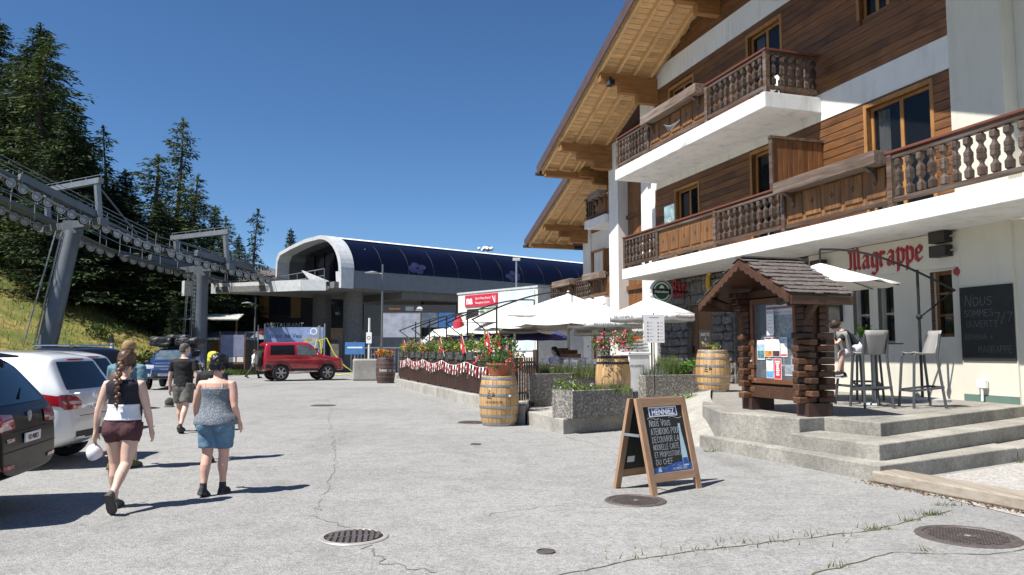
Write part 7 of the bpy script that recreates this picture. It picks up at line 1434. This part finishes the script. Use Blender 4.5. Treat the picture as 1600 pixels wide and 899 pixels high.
shorts(A, .013, .80, fabric('denim', (.10,.19,.28), .35, 9), z1=.05, flare=.012); shoes(A, fabric('shoe_dark', (.03,.03,.035)), DSOLE, (-18,0)); hair_cap(A, HAIRK, .022, noise=.03, low=-.085); strands(A, HAIRK, 320, 6, L_=.07, grow=.03)
for i in (0,1): an = A['J'][i][2]; MB().tube([an+Vector((0,0,-.02)), an+Vector((0,.0,.06))], [.044*k,.042*k], 12).build('sock', fabric('sock_dark', (.04,.04,.045)), A['t'])
# --- man in black T-shirt
A = person('man in black T-shirt and grey cargo shorts carrying shoes, glancing sideways', (-6.5,15.3,0), R(4), 1.80, legs=((10,4),(-10,22)), arms=((6,14,10),(-10,14,14)), build=1.02, female=False, head_yaw=-50, vox=.010, footpitch=(0,-35)); A['bld'] = 1.05; k = A['k']
def tee(A, m, zlo=-.02, infl=.018, slv=.62, flare=.01, disp=.02):
    g = MB(); garment_torso(A, zlo, .53, infl, g, flare)
    for i in (0,1):
        sh, el, wr, d2 = A['arm'][i]; limb(g, [A['S'](.44*A['k']).lerp(sh,.5), sh, sh.lerp(el, slv)], [.088*A['k'], .076*A['k'], .068*A['k']], 3, 14)
    return tint(A, g, 'tee_shirt', m, .012, 3, disp)
tee(A, fabric('black_cloth', (.010,.010,.011))); shorts(A, .018, .8, fabric('cargo_grey', (.12,.115,.10), .35, 12), z1=.04, flare=.02); shoes(A, fabric('shoe_dark', (.03,.03,.035)), DSOLE, (0,-35)); hair_cap(A, HAIRG, .004, noise=.003)
h_ = A['t'].matrix_basis @ (A['arm'][0][2]+A['arm'][0][3]*.17*k); ob = thing('carried_hat', 'crumpled dark green hat in the hand of the man in black', 'hat', h_+Vector((0,0,-.12)), .4); MB().ball((0,0,0), .09, 12, 8, (1,.6,1.1)).build('crown', fabric('hat_green', (.07,.07,.055), .5), ob, smooth=True); MB().lathe([(.07,-.05),(.105,-.09)], 16, cap=False).build('brim', fabric('hat_green', (.07,.07,.055), .5), ob)
# --- man in cap and teal shirt behind the braided woman
A = person('man in tan cap and teal shirt walking ahead of the braided woman', (-5.28,10.6,0), R(-3), 1.78, legs=((-8,6),(12,6)), arms=((10,10,20),(-6,10,18)), build=1.04, female=False, vox=.011, footpitch=(-10,0)); A['bld'] = 1.05; k = A['k']
tee(A, fabric('teal_cloth', (.10,.19,.23))); shorts(A, .018, .8, fabric('dark_shorts', (.05,.05,.055)), z1=.04); shoes(A, fabric('shoe_olive', (.16,.15,.05)), DSOLE, (-10,0)); hair_cap(A, HAIRB, .004, noise=.003)
g = MB(); g.loft([[Vector((r_*k*math.cos(2*math.pi*q/20), -.008*k+r_*1.22*k*math.sin(2*math.pi*q/20), z*k)) for q in range(20)] for r_, z in ((.084,.03),(.086,.07),(.075,.11),(.045,.14),(.01,.147))]).xf(A['HR']); g.build('cap', fabric('cap_tan', (.30,.19,.09)), A['t'], smooth=True, angle=60); g = MB().prism([(-.08*k,.03*k,.04*k),(-.075*k,.13*k,.035*k),(0,.165*k,.03*k),(.075*k,.13*k,.035*k),(.08*k,.03*k,.04*k)], (0,0,.01)).xf(A['HR']); g.build('cap_brim', fabric('cap_tan', (.30,.19,.09)), A['t'])
bag = thing('backpack', 'brown leather backpack on the man in the teal shirt', 'bag', A['t'].matrix_basis @ A['S'](.14*k, -.20*k), R(-3)); MB().ball((0,0,.1), .16, 14, 10, (1,.55,1.25)).build('bag_body', plain('bag_leather', (.10,.055,.035), .5), bag, smooth=True)
for sx in (-1,1): MB().tube([(sx*.1,.06,.25),(sx*.11,.16,.34),(sx*.11,.30,.25)], .02, 8).build('strap', plain('bag_leather', (.10,.055,.035), .5), bag)
# --- person in yellow headscarf ahead of the black-haired woman
A = person('person with yellow headscarf and dark clothes ahead of the black-haired woman', (-4.42,11.4,0), R(5), 1.63, legs=((10,4),(-10,16)), arms=((10,12,12),(-10,12,16)), build=1.0, vox=.012, footpitch=(0,-20)); A['bld'] = 1.0
tee(A, fabric('black_cloth', (.010,.010,.011))); shorts(A, .016, .98, fabric('trouser_dark', (.03,.028,.03)), z1=.04); shoes(A, fabric('shoe_dark', (.03,.03,.035)), DSOLE, (0,-20)); hair_cap(A, fabric('scarf_yellow', (.55,.52,.05), .25, 20), .014, name='headscarf', noise=.02)
# --- person behind the red off-roader
A = person('person in dark trousers and white top stepping behind the red off-roader', (-14.9,44.6,0), R(-60), 1.75, legs=((24,6),(-26,14)), arms=((20,8,20),(-20,8,20)), build=1.0, female=False, vox=.016, footpitch=(10,-25)); A['bld'] = 1.0
tee(A, fabric('white_cloth', (.72,.72,.76), .05)); shorts(A, .02, 1.0, fabric('trouser_dark', (.03,.028,.03)), z1=.04, name='trousers'); shoes(A, fabric('shoe_brown', (.10,.04,.03)), DSOLE, (10,-25)); hair_cap(A, HAIRB, .008)
mbx = MB()
for i in (0,1): h, kn, an = A['J'][i]; limb(mbx, [h.lerp(kn,.85), kn, kn.lerp(an,.5), an], [.085,.08,.07,.06], 3, 12)
tint(A, mbx, 'trouser_legs', fabric('trouser_dark', (.03,.028,.03)), .016, 2)
# --- boy hunched on the bar stool
sp = W(11.72, 2.98, .604); A = person('boy in black T-shirt and pale shorts hunched over on a bar stool', (sp.x+.08, sp.y, .604), R(82), 1.55, legs=((78,70),(72,78)), arms=((44,6,38),(36,6,46)), build=.95, female=False, lean=46, head_pitch=34, vox=.010, seat=.955, footpitch=(-8,-8)); A['bld'] = .95
tee(A, fabric('black_cloth', (.010,.010,.011)), disp=.01); shorts(A, .02, .85, fabric('shorts_lilac', (.55,.53,.60), .06), z1=.05, flare=.01); shoes(A, fabric('shoe_black', (.015,.015,.016)), plain('sole_white', (.6,.6,.6), .7), (-8,-8)); hair_cap(A, plain('hair_dark_brown', (.035,.02,.012), .5, var=.4, scale=30), .018, noise=.02)
# --- seated guests on the terrace
def guest(u, v, rz, label, shirt, hairm, long=False, female=True):
    p = W(u, v, .4); A = person(label, (p.x, p.y, .4), CROT+rz, 1.66, legs=((84,86),(80,84)), arms=((40,8,50),(36,8,60)), build=1.0, female=female, lean=8, vox=.015, seat=.47, footpitch=(0,0)); A['bld'] = 1.0; tee(A, shirt); shorts(A, .015, .98, fabric('trouser_dark', (.03,.028,.03)), z1=.04, name='trousers'); hair_cap(A, hairm, .014, noise=.015); shoes(A, fabric('shoe_dark', (.03,.03,.035)), DSOLE, (0,0))
    if long: k = A['k']; mb = MB(); h0 = A['HR'] @ Vector((0,-.07*k,.0)); mb.tube([h0, h0+Vector((0,-.04,-.15)), h0+Vector((0,-.05,-.34))], [.075,.085,.05], 12, sq=.6); tint(A, mb, 'long_hair', hairm, .012, 2, .02)
guest(25.55, 5.58, 0, 'grey haired guest in a pale blue shirt seated on the terrace', fabric('shirt_blue', (.35,.42,.48)), plain('hair_grey', (.42,.41,.40), .6, var=.2), False, False)
guest(24.85, 5.58, 0, 'guest with long blonde hair and dark top seated on the terrace', fabric('black_cloth', (.01,.01,.011)), plain('hair_blonde', (.36,.22,.08), .5, var=.3, scale=30), True)
guest(22.05, 4.98, 0, 'dark haired guest in a white top seated near the hooped barrel', fabric('white_cloth', (.72,.72,.76), .05), HAIRK, True)
# ================================================================== TREES
NEED = leafy('needles_dark', (.013,.028,.009), (.042,.07,.020), .15); NEEDL = leafy('needles_larch', (.03,.055,.012), (.085,.115,.03), .2); BARK = plain('bark', (.055,.04,.03), .9, var=.3, scale=6)
def conifer(name, h, r, kind, seed, lean=0):
    """returns (trunk mesh, crown mesh); kind: spruce dense / larch loose / thin"""
    rg = random.Random(seed); cr = MB(); tr = MB()
    def ax(z): return Vector((lean*(z/h)**1.5+.25*math.sin(z*.35+seed), .2*math.sin(z*.27+seed*2), z))
    tr.tube([ax(h*i/10) for i in range(11)], [.02*h*(1-.93*i/10) for i in range(11)], 8)
    z = h*(.05 if kind == 'spruce' else .12)
    while z < h*.985:
        q = 1-z/h; base = r*(q**.75 if kind == 'spruce' else (q**.6)*(.75+.4*math.sin(z*1.1+seed)))+.18
        nb = {'spruce': 13, 'larch': 9, 'thin': 7}[kind]
        for b in range(nb):
            a = rg.uniform(0, 6.283); L_ = base*rg.uniform(.45, 1.12); o = ax(z+rg.uniform(-.09, .09)); d = Vector((math.cos(a), math.sin(a), 0)); pts = []
            up = .18 if kind == 'larch' else .05
            for i in range(6): t = i/5; pts.append(o+d*(L_*t)+Vector((0, 0, L_*(up*t-.55*t*t+(.36*t**3)))))
            if L_ > .7: tr.tube([pts[0], pts[2], pts[4]], [.05*min(1, L_/2), .03, .012], 4, cap=False)
            n = int((L_*(26 if kind == 'spruce' else 20))+4)
            for k_ in range(n):
                t = rg.random()**.7; i = min(4, int(t*5)); f = t*5-i; p = pts[i].lerp(pts[i+1], f); w = (.10+.22*L_*(1-abs(t-.55)))*(.8 if kind == 'thin' else 1.0)
                p = p+Vector((rg.gauss(0,1)*w*.55, rg.gauss(0,1)*w*.55, rg.gauss(0,.07)-abs(rg.gauss(0,.15)))); 
                dd = (d*.8+Vector((rg.gauss(0,.5), rg.gauss(0,.5), -.45+rg.gauss(0,.3)))).normalized(); s = dd.cross(Vector((rg.gauss(0,1), rg.gauss(0,1), rg.gauss(0,1)))).normalized(); l = rg.uniform(.16,.42); ww = l*rg.uniform(.10,.2)
                cr.quad(p, p+dd*l*.5+s*ww, p+dd*l, p+dd*l*.5-s*ww)
        z += {'spruce': .52, 'larch': .62, 'thin': .66}[kind]*(h/18)**.5
    for i in range(30): p = ax(h*(.95+.05*i/30)); leaves(cr, [p+Vector((rg.gauss(0,.08), rg.gauss(0,.08), 0))], .3, rg)
    a = tr.mesh('trunk'); a.materials.append(BARK); b = cr.mesh('crown'); b.materials.append(NEED if kind != 'larch' else NEEDL); return a, b
VAR = [conifer('s1', 22, 4.6, 'spruce', 1), conifer('s2', 18, 3.6, 'spruce', 2), conifer('l1', 20, 4.2, 'larch', 3), conifer('l2', 17, 3.6, 'larch', 4, .8), conifer('t1', 15, 2.4, 'thin', 5)]
def tree(px, ytop, Y, var, label, kind, wide=1.0, zb=None, grp='conifers behind the lift'):
    x = (px-800)/1204*Y; zt = 1.6+(548-ytop)*Y/1200; z0_ = hillz(x, Y)-.2 if zb is None else zb; h0 = [22,18,20,17,15][var]; s = (zt-z0_)/h0
    t = thing('larch_tree' if var in (2,3) else 'spruce_tree', label, 'tree', (x, Y, z0_), rng.uniform(0, 6.28), grp); t.scale = (s*wide, s*wide, s); a, b = VAR[var]; link('trunk', a, None, t); link('crown', b, None, t); return t
tree(28, 20, 60, 0, 'tallest dark spruce towering over the lift cables', 0, 1.65); tree(52, 38, 57, 2, 'tall green larch pressed against the tallest spruce', 0, 1.6); tree(-40, 10, 62, 0, 'broad dark spruce at the forest edge beside the tallest one', 0, 1.5); tree(88, 150, 55, 1, 'medium dark spruce leaning out below the tall larch', 0, 1.7)
tree(152, 190, 66, 4, 'thin see-through spruce above the near pylon frame', 0, 1.25); tree(130, 235, 58, 1, 'dense dark spruce just behind the near pylon gantry', 0, 1.6); tree(222, 238, 60, 3, 'broad rounded larch between the two pylons', 0, 1.7); tree(264, 178, 64, 3, 'tall crooked larch with a bare leaning top', 0, .95); tree(295, 268, 62, 2, 'full green larch behind the catwalk', 0, 1.6)
tree(330, 318, 70, 1, 'small dark spruce beyond the second pylon gantry', 0, 1.0); tree(352, 335, 74, 3, 'pale larch half hidden by the second pylon gantry', 0, 1.1); tree(396, 325, 70, 4, 'lone thin larch in front of the station mouth', 0, 1.1); tree(448, 355, 82, 1, 'small spruce tip showing over the station rim', 0, .9)
dense = 'dark spruce massed in the forest behind the lift'
def where(px, Y): return 'dark spruce massed in the forest '+('behind the near pylon' if px < 140 else 'between the two pylons' if px < 290 else 'behind the second pylon')+(', deep in the wood' if Y > 64 else ', at its front edge')
for px, yt, Y, va, w in ((-80,60,66,0,1.2),(-10,140,62,1,1.3),(20,210,60,1,1.2),(62,220,61,1,1.3),(108,255,62,0,1.1),(170,285,60,1,1.3),(200,300,60,1,1.3),(245,310,58,1,1.3),(275,325,60,0,1.2),(310,350,66,1,1.3),(60,120,72,0,1.2),(110,200,74,0,1.2),(150,300,60,1,1.2),(40,290,59,1,1.2),(-30,260,59,1,1.3),(300,390,62,1,1.3),(345,380,68,1,1.3),(370,365,78,0,1.0),(90,320,59,1,1.3),(180,262,63,1,1.35),(115,215,66,1,1.3),(215,360,58,1,1.3),(260,380,62,1,1.4),(130,340,58,1,1.4),(0,330,58,1,1.2)):
    tree(px, yt, Y, va, where(px, Y), 1, w*1.25, grp='dark forest spruces')
tree(270, 462, 52, 1, 'young bright spruce growing at the forest foot', 0, 1.1); 
def bush(px, py, Y, r, label, leaf, n=700, seed=1):
    x = (px-800)/1204*Y; z = hillz(x, Y); plant(label, (x, Y, z-.1), r, r*1.1, leaf, [], n, .22, seed=seed, name='bush', cat='bush')
BU = leafy('bush_leaf', (.05,.08,.02), (.12,.15,.04)); bush(155, 460, 50, .9, 'small rounded bush alone on the upper slope', BU, 500, 81); bush(232, 530, 48, 1.2, 'wide green shrub at the slope foot under the forest', BU, 800, 82); bush(195, 530, 44, 1.2, 'yellowish shrub beside the wide green one', leafy('bush_yellow', (.11,.12,.03), (.2,.19,.06)), 700, 83); bush(290, 560, 47, 1.0, 'low green shrub beside the second pylon foot', BU, 900, 84); bush(255, 555, 42, 1.1, 'low shrub behind the blue roof box car', BU, 600, 85)
fpo = thing('marker_post', 'thin white marker post on the grass behind the dark estate', 'post', (-15.6, 30, 0)); MB().tube([(0,0,0),(0,0,2.2)], .04, 8).build('post', WHT, fpo); MB().box(-.05,.05,-.05,.05,1.9,2.2).build('band', DARKMETAL, fpo)
gs = MB(); rg = random.Random(91)
for i in range(2600): x = rg.uniform(-20.5,-17.2); y = rg.uniform(50.5,56); a = rg.uniform(0,6.28); gs.add([(x-.04*math.cos(a),y-.04*math.sin(a),0),(x+.04*math.cos(a),y+.04*math.sin(a),0),(x+rg.gauss(0,.06),y+rg.gauss(0,.06),rg.uniform(.1,.35))],[(0,1,2)])
tag(gs.build('verge_grass', leafy('verge', (.06,.12,.02), (.14,.2,.05))), 'green verge grass by the notice board', kind='stuff')
# small cumulus far away
cl = thing('cloud', 'tiny white cloud low over the station roof', 'cloud', (-80, 2400, 318)); mb = MB(); rg = random.Random(6)
for i in range(12): mb.ball((rg.gauss(0,9), rg.gauss(0,5), abs(rg.gauss(0,3))), rg.uniform(4,7), 12, 8)
o = mb.build('puff', plain('cloud_white', (.9,.9,.9), 1, var=0), cl, smooth=True); rm = o.modifiers.new('merge','REMESH'); rm.mode = 'VOXEL'; rm.voxel_size = 1.5; rm.use_smooth_shade = True
tx = bpy.data.textures.new('cloud_noise','CLOUDS'); tx.noise_scale = 4; dm_ = o.modifiers.new('disp','DISPLACE'); dm_.texture = tx; dm_.strength = 3; dm_.mid_level = .5
